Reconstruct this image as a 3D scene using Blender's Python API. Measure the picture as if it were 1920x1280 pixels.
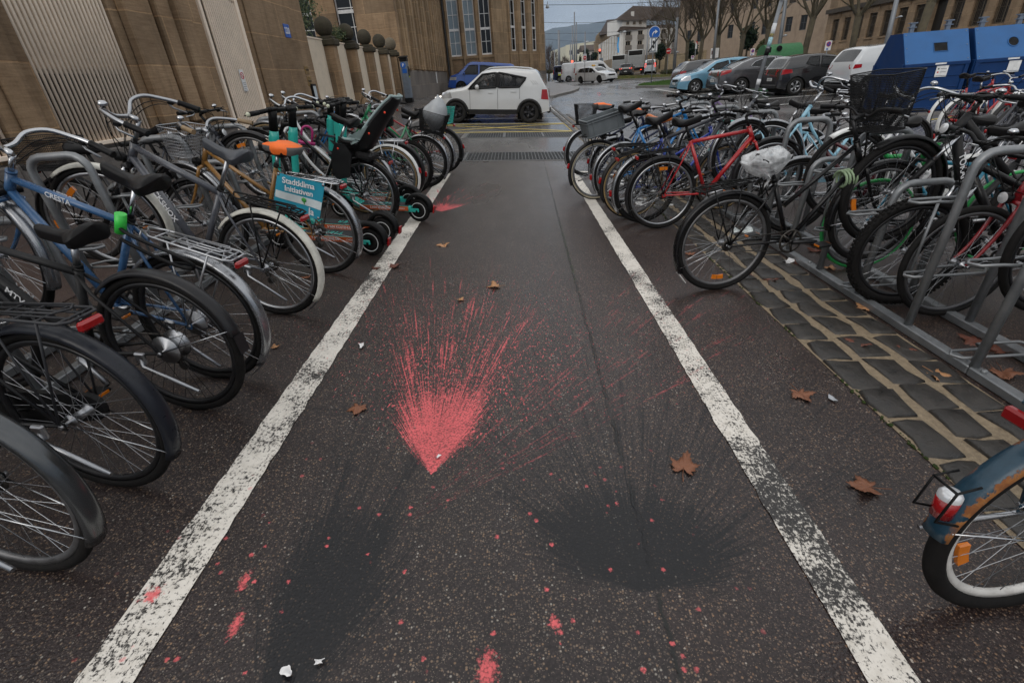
import bpy, math, random
from mathutils import Vector as V, Matrix, noise as mnoise
R = math.radians
random.seed(7)
for _o in list(bpy.data.objects): bpy.data.objects.remove(_o)
scene = bpy.context.scene
COL = scene.collection
PI = math.pi

# ------------------------------------------------------------------ camera
cam_d = bpy.data.cameras.new('camera')
cam = bpy.data.objects.new('camera', cam_d); COL.objects.link(cam)
cam_d.sensor_width = 36.0
cam_d.lens = 17.194
cam_d.clip_start = 0.05
cam_d.clip_end = 9000
CAM_H = 1.40
_f = 917.0
_dn = V((130, 1690, _f)).normalized()
_fw = V((0, -_f*_f/1690, _f)).normalized()
_rt = _dn.cross(_fw)
CX = V((_rt.x, _fw.x, -_dn.x)); CY = V((_rt.y, _fw.y, -_dn.y)); CZ = V((_rt.z, _fw.z, -_dn.z))
_m = Matrix((CX, -CY, -CZ)).transposed().to_4x4()
_m.translation = V((0, 0, CAM_H))
cam.matrix_world = _m
scene.camera = cam

# ------------------------------------------------------------------ sky and light (overcast, wet winter noon)
SUN_EL, SUN_ROT = R(38), R(205)
world = bpy.data.worlds.new("World"); scene.world = world
world.use_nodes = True
_nt = world.node_tree; _nt.nodes.clear()
_out = _nt.nodes.new('ShaderNodeOutputWorld'); _bg = _nt.nodes.new('ShaderNodeBackground')
_sky = _nt.nodes.new('ShaderNodeTexSky'); _sky.sky_type = 'NISHITA'; _sky.sun_disc = False
_sky.sun_elevation = SUN_EL; _sky.sun_rotation = SUN_ROT; _sky.air_density = 1.0; _sky.dust_density = 3.0
_tc = _nt.nodes.new('ShaderNodeTexCoord')
_mp = _nt.nodes.new('ShaderNodeMapping'); _mp.inputs['Scale'].default_value = (2.2, 2.2, 14.0)
_nz = _nt.nodes.new('ShaderNodeTexNoise'); _nz.inputs['Scale'].default_value = 1.7; _nz.inputs['Detail'].default_value = 7; _nz.inputs['Roughness'].default_value = .55
_rp = _nt.nodes.new('ShaderNodeValToRGB')
_rp.color_ramp.elements[0].position = .30; _rp.color_ramp.elements[0].color = (4.3, 5.0, 5.8, 1)
_rp.color_ramp.elements[1].position = .68; _rp.color_ramp.elements[1].color = (8.4, 9.2, 10.0, 1)
_mx = _nt.nodes.new('ShaderNodeMixRGB'); _mx.inputs[0].default_value = .93
_L = _nt.links.new
_L(_tc.outputs['Generated'], _mp.inputs[0]); _L(_mp.outputs[0], _nz.inputs['Vector']); _L(_nz.outputs[0], _rp.inputs[0])
_sp = _nt.nodes.new('ShaderNodeSeparateXYZ'); _mr = _nt.nodes.new('ShaderNodeMapRange'); _gain = _nt.nodes.new('ShaderNodeMixRGB'); _gain.blend_type = 'MULTIPLY'; _gain.inputs[0].default_value = 1
_tint = _nt.nodes.new('ShaderNodeMixRGB'); _tint.inputs[1].default_value = (.92, .95, 1.0, 1); _tint.inputs[2].default_value = (2.45, 2.2, 1.98, 1)
_mr.inputs[1].default_value = .07; _mr.inputs[2].default_value = .45; _mr.interpolation_type = 'SMOOTHSTEP'
_L(_tc.outputs['Generated'], _sp.inputs[0]); _L(_sp.outputs[2], _mr.inputs[0]); _L(_mr.outputs[0], _tint.inputs[0])
_L(_sky.outputs[0], _mx.inputs[1]); _L(_rp.outputs[0], _mx.inputs[2]); _L(_mx.outputs[0], _gain.inputs[1]); _L(_tint.outputs[0], _gain.inputs[2]); _L(_gain.outputs[0], _bg.inputs[0])
_bg.inputs[1].default_value = .085
_L(_bg.outputs[0], _out.inputs[0])
sun_d = bpy.data.lights.new('sun', 'SUN'); sun_d.energy = .8; sun_d.angle = R(35); sun_d.color = (1, .96, .9)
sun = bpy.data.objects.new('sun', sun_d); COL.objects.link(sun)
sun.rotation_euler = (PI/2 - SUN_EL, 0, PI - SUN_ROT)
scene.view_settings.view_transform = 'Standard'; scene.view_settings.look = 'None'
scene.view_settings.exposure = -0.38; scene.view_settings.gamma = 1.0
scene.view_settings.use_curve_mapping = False
scene.cycles.max_bounces = 6; scene.cycles.diffuse_bounces = 3; scene.cycles.glossy_bounces = 3
scene.cycles.transparent_max_bounces = 12; scene.cycles.use_adaptive_sampling = True
# ------------------------------------------------------------------ ground height and pixel helpers
def sm(a, b, x):
    t = max(0.0, min(1.0, (x-a)/(b-a))); return t*t*(3-2*t)
def lin(x, pts):
    if x <= pts[0][0]: return pts[0][1]
    for (x0, y0), (x1, y1) in zip(pts, pts[1:]):
        if x <= x1: return y0+(y1-y0)*(x-x0)/(x1-x0)
    return pts[-1][1]
FARZ = [(0, -.131), (20, -.131), (27, -.03), (34, .03), (57, .17), (120, .3), (400, .6)]
def hz(x, y):
    far = lin(y, FARZ)
    if x >= 2.3: return far
    if x > -3.3: near = -.057*x
    else: near = lin(-x, [(3.3, .188), (5.0, .48)]) + .0034*max(0, min(26, y)-5)*sm(3.3, 5, -x)
    k = sm(24, 46, y) if x > -3.3 else sm(60, 90, y)
    return near*(1-k)+far*k
def dirw(px, py):
    v = V((px-960, py-640, _f)); return CX*v.x+CY*v.y+CZ*v.z
def G(px, py, up=0.0):
    w = dirw(px, py); z = 0.0; q = w
    for _ in range(60):
        t = (z+up-CAM_H)/w.z; q = w*t; z = .5*z+.5*hz(q.x, q.y)
    return V((q.x, q.y, z+up))
def atY(px, py, y):
    w = dirw(px, py); q = w*(y/w.y); return V((q.x, q.y, q.z+CAM_H))
def atX(px, py, x):
    w = dirw(px, py); q = w*(x/w.x); return V((q.x, q.y, q.z+CAM_H))
def along(px, py, A, dist, far=True):
    w = dirw(px, py).normalized(); o = V((0, 0, CAM_H)); oa = o-A
    b = oa.dot(w); c = oa.dot(oa)-dist*dist; D = b*b-c
    if D < 0: return o+w*(-b)
    return o+w*(-b+(math.sqrt(D) if far else -math.sqrt(D)))

# ------------------------------------------------------------------ mesh builder
class MB:
    def __init__(s): s.v = []; s.f = []; s.s = []; s.m = []
    def add(s, vs, fs, smooth=False, mi=0):
        o = len(s.v); s.v += [tuple(p) for p in vs]
        for f in fs: s.f.append(tuple(i+o for i in f)); s.s.append(smooth); s.m.append(mi)
        return s
    def box(s, c, d, M=None, mi=0, bev=0.0):
        c = V(c); x, y, z = d[0]/2, d[1]/2, d[2]/2
        if bev <= 0:
            vs = [V((a*x, b*y, e*z)) for a in (-1, 1) for b in (-1, 1) for e in (-1, 1)]
            fs = [(0, 1, 3, 2), (4, 6, 7, 5), (0, 4, 5, 1), (2, 3, 7, 6), (0, 2, 6, 4), (1, 5, 7, 3)]
        else:
            q = min(bev, x*.98, y*.98, z*.98); vs = []; idx = {}
            for a in (-1, 1):
                for b in (-1, 1):
                    for e in (-1, 1):
                        for k in range(3):
                            p = [a*x, b*y, e*z]
                            for j in range(3):
                                if j != k: p[j] -= (a, b, e)[j]*q
                            idx[(a, b, e, k)] = len(vs); vs.append(V(p))
            fs = []
            for k in range(3):
                for sg in (-1, 1):
                    o = [j for j in range(3) if j != k]
                    ring = []
                    for (u, w) in ((-1, -1), (1, -1), (1, 1), (-1, 1)):
                        t = [0, 0, 0]; t[k] = sg; t[o[0]] = u; t[o[1]] = w
                        ring.append(idx[(t[0], t[1], t[2], k)])
                    n = (vs[ring[1]]-vs[ring[0]]).cross(vs[ring[2]]-vs[ring[1]])
                    if n[k]*sg < 0: ring.reverse()
                    fs.append(tuple(ring))
            for k in range(3):
                o = [j for j in range(3) if j != k]
                for u in (-1, 1):
                    for w in (-1, 1):
                        A = []
                        for sg in (-1, 1):
                            t = [0, 0, 0]; t[k] = sg; t[o[0]] = u; t[o[1]] = w
                            A.append((idx[(*t, o[0])], idx[(*t, o[1])]))
                        ring = [A[0][0], A[0][1], A[1][1], A[1][0]]
                        n = (vs[ring[1]]-vs[ring[0]]).cross(vs[ring[2]]-vs[ring[1]])
                        mid = sum((vs[i] for i in ring), V())
                        if n.dot(mid) < 0: ring.reverse()
                        fs.append(tuple(ring))
            for a in (-1, 1):
                for b in (-1, 1):
                    for e in (-1, 1):
                        ring = [idx[(a, b, e, k)] for k in range(3)]
                        n = (vs[ring[1]]-vs[ring[0]]).cross(vs[ring[2]]-vs[ring[1]])
                        if n.dot(V((a, b, e))) < 0: ring.reverse()
                        fs.append(tuple(ring))
        if M is not None: vs = [M @ p for p in vs]
        return s.add([p+c for p in vs], fs, False, mi)
    def tube(s, pts, r, n=8, closed=False, caps=True, mi=0, flat=None):
        pts = [V(p) for p in pts]; N = len(pts)
        rs = list(r) if isinstance(r, (list, tuple)) else [r]*N
        T = []
        for i in range(N):
            if closed: t = pts[(i+1) % N]-pts[i-1]
            else: t = pts[min(i+1, N-1)]-pts[max(i-1, 0)]
            T.append(t.normalized() if t.length > 1e-9 else V((0, 0, 1)))
        a = V((0, 0, 1)) if abs(T[0].z) < .9 else V((1, 0, 0))
        u = T[0].cross(a).normalized(); vs = []
        for i in range(N):
            u = (u-T[i]*u.dot(T[i]))
            if u.length < 1e-6: u = T[i].orthogonal()
            u.normalize(); w = T[i].cross(u)
            for k in range(n):
                an = 2*PI*k/n; vs.append(pts[i]+(u*math.cos(an)+w*math.sin(an))*rs[i])
        fs = []
        M_ = N if closed else N-1
        for i in range(M_):
            for k in range(n):
                j = (i+1) % N
                fs.append((i*n+k, i*n+(k+1) % n, j*n+(k+1) % n, j*n+k))
        s.add(vs, fs, True, mi)
        if caps and not closed:
            o = len(s.v)-len(vs)
            s.f.append(tuple(o+k for k in reversed(range(n)))); s.s.append(False); s.m.append(mi)
            s.f.append(tuple(o+(N-1)*n+k for k in range(n))); s.s.append(False); s.m.append(mi)
        return s
    def cyl(s, p0, p1, r0, r1=None, n=16, mi=0): return s.tube([p0, p1], [r0, r0 if r1 is None else r1], n, mi=mi)
    def lathe(s, prof, c=(0, 0, 0), M=None, n=20, mi=0, a0=0, a1=2*PI, smooth=True):
        c = V(c); full = abs(a1-a0-2*PI) < 1e-6; K = n if full else n+1; vs = []
        for (r, z) in prof:
            for k in range(K):
                an = a0+(a1-a0)*k/n; p = V((r*math.cos(an), r*math.sin(an), z))
                vs.append((M @ p if M is not None else p)+c)
        fs = []
        for i in range(len(prof)-1):
            for k in range(n):
                k2 = (k+1) % K
                fs.append((i*K+k, i*K+k2, (i+1)*K+k2, (i+1)*K+k))
        return s.add(vs, fs, smooth, mi)
    def ball(s, c, r, n=16, m=10, mi=0, M=None):
        rr = r if isinstance(r, (tuple, list)) else (r, r, r); vs = []; fs = []; c = V(c)
        for i in range(m+1):
            a = PI*i/m
            for k in range(n):
                b = 2*PI*k/n
                p = V((rr[0]*math.sin(a)*math.cos(b), rr[1]*math.sin(a)*math.sin(b), -rr[2]*math.cos(a)))
                vs.append((M @ p if M is not None else p)+c)
        for i in range(m):
            for k in range(n): fs.append((i*n+k, i*n+(k+1) % n, (i+1)*n+(k+1) % n, (i+1)*n+k))
        return s.add(vs, fs, True, mi)
    def prism(s, poly, O, U, W, depth, mi=0, smooth=False):
        """polygon in the plane O+U*a+W*b, given thickness along U x W"""
        O, U, W = V(O), V(U), V(W); N = U.cross(W).normalized()*depth; n = len(poly)
        vs = [O+U*a+W*b for a, b in poly]; vs += [p+N for p in vs]
        fs = [tuple(reversed(range(n))), tuple(range(n, 2*n))]
        s.add(vs, fs, False, mi); o = len(s.v)-2*n
        for i in range(n):
            j = (i+1) % n; s.f.append((o+i, o+j, o+n+j, o+n+i)); s.s.append(smooth); s.m.append(mi)
        return s
    def grid(s, fn, nu, nv, smooth=True, mi=0, wrapu=False, flip=False):
        vs = [fn(i/nu, j/nv) for i in range(nu+(0 if wrapu else 1)) for j in range(nv+1)]
        fs = []; K = nu if wrapu else nu+1
        for i in range(nu):
            for j in range(nv):
                a = i*(nv+1)+j; b = ((i+1) % K)*(nv+1)+j
                q = (a, b, b+1, a+1); fs.append(tuple(reversed(q)) if flip else q)
        return s.add(vs, fs, smooth, mi)
    def quad(s, a, b, c, d, mi=0): return s.add([a, b, c, d], [(0, 1, 2, 3)], False, mi)
    def mesh(s, name, mats):
        me = bpy.data.meshes.new(name)
        me.from_pydata(s.v, [], s.f)
        me.polygons.foreach_set('use_smooth', s.s)
        if not isinstance(mats, (list, tuple)): mats = [mats]
        for m in mats: me.materials.append(m)
        if len(mats) > 1: me.polygons.foreach_set('material_index', s.m)
        me.update(); return me
    def obj(s, name, mats, parent=None, M=None):
        return link(name, s.mesh(name, mats), parent, M)
def link(name, me, parent=None, M=None):
    o = bpy.data.objects.new(name, me); COL.objects.link(o)
    if parent is not None: o.parent = parent
    if M is not None: o.matrix_local = M
    return o
def tag(o, label=None, cat=None, group=None, kind=None):
    if label: o['label'] = label
    if cat: o['category'] = cat
    if group: o['group'] = group
    if kind: o['kind'] = kind
    return o
def thing(name, label, cat, loc=(0, 0, 0), rotz=0.0, group=None, M=None):
    o = bpy.data.objects.new(name, None); COL.objects.link(o); o.empty_display_size = .1
    if M is not None: o.matrix_world = M
    else: o.location = loc; o.rotation_euler = (0, 0, rotz)
    return tag(o, label, cat, group)
def dup(o, parent=None, M=None):
    c = o.copy(); COL.objects.link(c)
    if parent is not None: c.parent = parent
    if M is not None: c.matrix_world = M
    for ch in list(o.children): dup(ch, c)
    return c
def struct(mb, name, mats, label=None):
    o = mb.obj(name, mats); o['kind'] = 'structure'
    if label: o['label'] = label
    return o
def frame(O, X, up=(0, 0, 1)):
    """matrix with x axis along X, z as near up as can be"""
    X = V(X).normalized(); Z = V(up); Y = Z.cross(X).normalized(); Z = X.cross(Y)
    m = Matrix((X, Y, Z)).transposed().to_4x4(); m.translation = V(O); return m
_txt = {}
def text_mesh(body, size, mat, extrude=.0006, bold=False, sp=1.0, align='CENTER'):
    key = (body, size, mat.name, extrude, sp, align)
    if key in _txt: return _txt[key]
    cu = bpy.data.curves.new('lettering', 'FONT'); cu.body = body; cu.size = size; cu.extrude = extrude
    cu.align_x = align; cu.align_y = 'CENTER'; cu.space_character = sp; cu.resolution_u = 3
    if bold: cu.offset = size*.018
    o = bpy.data.objects.new('lettering', cu); COL.objects.link(o)
    me = bpy.data.meshes.new_from_object(o.evaluated_get(bpy.context.evaluated_depsgraph_get()))
    bpy.data.objects.remove(o); me.materials.clear(); me.materials.append(mat)
    _txt[key] = me; return me
def text(body, size, mat, parent, M, extrude=.0006, bold=False, sp=1.0, name='lettering', align='CENTER'):
    return link(name, text_mesh(body, size, mat, extrude, bold, sp, align), parent, M)
def axes(O, X, Y):
    X = V(X).normalized(); Y = V(Y); Y = (Y-X*Y.dot(X)).normalized(); Z = X.cross(Y)
    m = Matrix((X, Y, Z)).transposed().to_4x4(); m.translation = V(O); return m

# ------------------------------------------------------------------ materials
def srgb(h):
    h = h.lstrip('#'); o = []
    for i in (0, 2, 4):
        c = int(h[i:i+2], 16)/255; o.append(c/12.92 if c <= .04045 else ((c+.055)/1.055)**2.4)
    return tuple(o)
class NT:
    """small wrapper for building node trees"""
    def __init__(s, name):
        s.mat = bpy.data.materials.new(name); s.mat.use_nodes = True
        s.t = s.mat.node_tree; s.n = s.t.nodes; s.b = s.n['Principled BSDF']
    def put(s, sock, val):
        if hasattr(val, 'is_output') or isinstance(val, bpy.types.NodeSocket): s.t.links.new(val, sock)
        else:
            if isinstance(val, (tuple, list)) and len(val) == 3 and sock.type == 'RGBA': val = (*val, 1)
            sock.default_value = val
    def node(s, ty, **kw):
        n = s.n.new(ty)
        for k, v in kw.items():
            if k.startswith('_'): setattr(n, k[1:], v)
        for k, v in kw.items():
            if not k.startswith('_'): s.put(n.inputs[int(k[1:])] if k[0] == 'i' and k[1:].isdigit() else n.inputs[k], v)
        return n
    def m(s, op, a, b=0.0, c=0.0, clamp=False):
        n = s.n.new('ShaderNodeMath'); n.operation = op; n.use_clamp = clamp
        s.put(n.inputs[0], a); s.put(n.inputs[1], b)
        if op in ('MULTIPLY_ADD', 'SMOOTH_MIN', 'COMPARE'): s.put(n.inputs[2], c)
        return n.outputs[0]
    def mix(s, f, a, b, mode='MIX'):
        n = s.n.new('ShaderNodeMixRGB'); n.blend_type = mode
        s.put(n.inputs[0], f); s.put(n.inputs[1], a); s.put(n.inputs[2], b); return n.outputs[0]
    def ramp(s, f, p0, p1, a=0.0, b=1.0):
        n = s.n.new('ShaderNodeMapRange'); n.clamp = True
        s.put(n.inputs[0], f); s.put(n.inputs[1], p0); s.put(n.inputs[2], p1); s.put(n.inputs[3], a); s.put(n.inputs[4], b)
        return n.outputs[0]
    def noise(s, vec, scale, detail=3, rough=.5, w=None):
        n = s.n.new('ShaderNodeTexNoise'); s.put(n.inputs['Vector'], vec); n.inputs['Scale'].default_value = scale
        n.inputs['Detail'].default_value = detail; n.inputs['Roughness'].default_value = rough; return n.outputs[0]
    def voro(s, vec, scale, feature='F1', rnd=1.0):
        n = s.n.new('ShaderNodeTexVoronoi'); n.feature = feature; s.put(n.inputs['Vector'], vec)
        n.inputs['Scale'].default_value = scale; n.inputs['Randomness'].default_value = rnd; return n
    def pos(s): return s.n.new('ShaderNodeNewGeometry').outputs['Position']
    def oco(s): return s.n.new('ShaderNodeTexCoord').outputs['Object']
    def sep(s, v):
        n = s.n.new('ShaderNodeSeparateXYZ'); s.put(n.inputs[0], v); return n.outputs
    def comb(s, x, y, z=0.0):
        n = s.n.new('ShaderNodeCombineXYZ'); s.put(n.inputs[0], x); s.put(n.inputs[1], y); s.put(n.inputs[2], z); return n.outputs[0]
    def scalev(s, v, sc):
        n = s.n.new('ShaderNodeMapping'); s.put(n.inputs[0], v); n.inputs['Scale'].default_value = sc; return n.outputs[0]
    def bump(s, h, strength=.3, dist=.01):
        n = s.n.new('ShaderNodeBump'); n.inputs['Strength'].default_value = strength; n.inputs['Distance'].default_value = dist
        s.put(n.inputs['Height'], h); return n.outputs[0]
    def out(s, col=None, rough=None, metal=None, normal=None, **kw):
        if col is not None: s.put(s.b.inputs['Base Color'], col)
        if rough is not None: s.put(s.b.inputs['Roughness'], rough)
        if metal is not None: s.put(s.b.inputs['Metallic'], metal)
        if normal is not None: s.put(s.b.inputs['Normal'], normal)
        for k, v in kw.items(): s.put(s.b.inputs[k], v)
        return s.mat
_mc = {}
def pm(name, col, rough=.5, metal=0.0, var=.15, scale=9.0, spec=.5, coat=0.0, dirt=0.0, **kw):
    """plain material with procedural tone and roughness variation; dirt mixes in a brown film"""
    if isinstance(col, str): col = srgb(col)
    if max(col) < .06 and not metal: spec *= .55; dirt *= .6
    key = (name, col, rough, metal, var, scale, coat, dirt)
    if key in _mc: return _mc[key]
    t = NT(name); p = t.oco(); n = t.noise(p, scale, 4, .6)
    c = t.mix(t.ramp(n, .3, .7), tuple(x*(1-var) for x in col), tuple(min(1, x*(1+var)) for x in col))
    if dirt:
        n2 = t.noise(p, scale*2.7, 5, .65); c = t.mix(t.ramp(n2, .48, .75, 0, dirt), c, (.075, .06, .048))
    r = t.ramp(n, .3, .7, max(.03, rough*.8), min(1, rough*1.25))
    m = t.out(c, r, metal, **{'Specular IOR Level': spec, 'Coat Weight': coat}, **kw)
    _mc[key] = m; return m
def glow(name, col, strength):
    key = ('glow', name)
    if key in _mc: return _mc[key]
    t = NT(name); m = t.out(col, .3, **{'Emission Color': (*col, 1), 'Emission Strength': strength}); _mc[key] = m; return m
def glass(name='window_glass', tint=(.02, .025, .03), rough=.04):
    return pm(name, tint, rough, 0, .1, spec=.6)
CHROME = pm('chrome', (.46, .47, .49), .16, 1.0, .08)
ALU = pm('brushed_aluminium', (.37, .38, .40), .32, 1.0, .1)
GREYAL = pm('grey_aluminium', (.25, .26, .28), .38, .8, .12)
GALV = None
BLACK = pm('black_plastic', (.008, .008, .0085), .42, spec=.3)
BLACKP = pm('black_paint', (.006, .006, .007), .28, spec=.4, coat=.15, dirt=.10)
RUBBER = pm('tyre_rubber', (.010, .0095, .0095), .68, spec=.25, dirt=.14)
LEATH = pm('black_saddle_vinyl', (.009, .0085, .009), .45, spec=.35)
WHITE = pm('white_plastic', (.72, .73, .72), .35, dirt=.15)
WHITEF = pm('off_white_mudguard', (.62, .61, .55), .3, dirt=.2)
REDL = pm('red_lens', (.30, .005, .007), .18, coat=.5)
ORANGE = pm('amber_reflector', (.62, .17, .008), .22, coat=.4)
DECW = pm('white_decal', (.75, .76, .78), .4)
# ------------------------------------------------------------------ paint bursts, shared by asphalt and road paint
def fan(t, X, Y, ox, oy, k, rs, seed):
    dx = t.m('SUBTRACT', X, ox); dy = t.m('SUBTRACT', Y, oy)
    r = t.m('SQRT', t.m('ADD', t.m('MULTIPLY', dx, dx), t.m('MULTIPLY', dy, dy)))
    th = t.m('ARCTAN2', dx, dy)
    st = t.noise(t.comb(t.m('MULTIPLY', th, k), t.m('MULTIPLY', r, rs), seed), 1.0, 3.5, .62)
    st2 = t.noise(t.comb(t.m('MULTIPLY', th, k*.22), t.m('MULTIPLY', r, rs*.4), seed+9), 1.0, 2, .5)
    return r, th, t.m('ADD', t.m('MULTIPLY', st, .78), t.m('MULTIPLY', st2, .22))
def splats(t, P):
    X, Y, Z = t.sep(P)
    fine = t.noise(P, 70, 4, .7); mid = t.noise(P, 9, 3, .6)
    def burst(ox, oy, k, rs, seed, a0, a1, a2, a3, r0, r1, r2, h0=.24, h1=.575, h2=.72, soft=.03, grain=.30):
        r, th, s = fan(t, X, Y, ox, oy, k, rs, seed)
        thr = t.m('ADD', t.ramp(r, r0, r1, h0, h1), t.ramp(r, r1, r2, 0, h2-h1))
        ang = t.m('MULTIPLY', t.ramp(th, a0, a1), t.ramp(th, a3, a2))
        thr = t.m('ADD', thr, t.m('MULTIPLY', t.m('SUBTRACT', 1, ang), .6))
        thr = t.m('ADD', thr, t.m('MULTIPLY', t.m('SUBTRACT', .5, fine), grain))
        d = t.m('SUBTRACT', s, thr)
        return t.m('MULTIPLY', t.ramp(d, -soft, soft), t.ramp(r, r2*1.25, r2*.85))
    pink = burst(-.417, 1.465, 105, 1.6, 3.0, -1.05, -.34, .30, 1.0, .26, .66, 2.3, .33, .565, .655, .04, .42)
    dx = t.m('ADD', X, .417); dy = t.m('SUBTRACT', Y, 1.465); rr = t.m('SQRT', t.m('ADD', t.m('MULTIPLY', dx, dx), t.m('MULTIPLY', dy, dy))); tt = t.m('ARCTAN2', dx, dy)
    spray = t.m('MULTIPLY', t.m('MULTIPLY', t.ramp(tt, -.95, -.25), t.ramp(tt, 1.25, .35)), t.ramp(rr, 2.6, .3))
    dots = t.m('MULTIPLY', t.ramp(t.m('ADD', t.noise(t.scalev(P, (1, .45, 1)), 95, 3, .6), t.m('MULTIPLY', spray, .155)), .70, .74), t.m('GREATER_THAN', spray, .02))
    pink = t.m('MAXIMUM', pink, dots)
    pink_far = burst(-.93, 5.80, 34, 2.0, 5.0, -1.1, -.6, .6, 1.1, .14, .46, 1.5, .30, .57, .67)
    right_drift = burst(-.50, 1.2, 70, 2.2, 8.0, .25, .5, .95, 1.15, .3, .9, 2.8, .61, .60, .635, .035, .45)
    # droplets thrown back over the near asphalt
    vo = t.voro(t.scalev(P, (1, .6, 1)), 17); dist = vo.outputs['Distance']; rc = t.sep(vo.outputs['Color'])[0]
    rag = t.noise(P, 130, 4, .7)
    drop = t.m('MULTIPLY', t.ramp(t.m('ADD', dist, t.m('MULTIPLY', rag, .62)), .43, .33), t.m('GREATER_THAN', rc, .89))
    vo2 = t.voro(P, 30); drop2 = t.m('MULTIPLY', t.ramp(t.m('ADD', vo2.outputs['Distance'], t.m('MULTIPLY', rag, .5)), .52, .42), t.m('GREATER_THAN', t.sep(vo2.outputs['Color'])[1], .90))
    near = t.m('MULTIPLY', t.ramp(Y, 1.75, 1.2), t.m('MULTIPLY', t.ramp(X, -1.4, -.9), t.ramp(X, .75, .3)))
    drop = t.m('MULTIPLY', t.m('MAXIMUM', drop, drop2), near)
    def blot(ox, oy, rad, sx=1.0):
        dx = t.m('DIVIDE', t.m('SUBTRACT', X, ox), sx); dy = t.m('SUBTRACT', Y, oy)
        r = t.m('SQRT', t.m('ADD', t.m('MULTIPLY', dx, dx), t.m('MULTIPLY', dy, dy)))
        return t.ramp(t.m('ADD', t.m('DIVIDE', r, rad), t.m('MULTIPLY', t.m('SUBTRACT', t.noise(P, 60, 5, .75), .5), 4.2)), 1.05, .45)
    bl = t.m('MAXIMUM', blot(-.90, .86, .042, .38), t.m('MAXIMUM', blot(-.16, .73, .050, .55), blot(.03, .86, .024, .7)))
    bl = t.m('MAXIMUM', bl, t.m('MAXIMUM', blot(-.94, 1.0, .036, .4), blot(-1.20, .955, .028)))
    pk = t.m('MAXIMUM', t.m('MAXIMUM', pink, pink_far), t.m('MAXIMUM', t.m('MULTIPLY', right_drift, .35), t.m('MAXIMUM', drop, bl)))
    b1 = burst(.30, .955, 60, 1.6, 21.0, -1.75, -.8, 1.1, 1.9, .22, .46, 1.6, .21, .52, .63, .09, .5)
    b2 = burst(-.71, .56, 56, 1.4, 27.0, -.62, -.06, .22, 1.0, .44, .80, 1.8, .22, .52, .63, .09, .5)
    b3 = burst(-1.75, 2.0, 40, 2.0, 31.0, 1.0, 1.4, 2.2, 2.6, .1, .5, 1.2, .5, .57, .66)
    bk = t.m('MAXIMUM', t.m('MAXIMUM', b1, b2), t.m('MULTIPLY', b3, .7))
    return pk, bk, fine, mid
PINK = (.74, .125, .135); TAR = (.0070, .0068, .0088)

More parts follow.
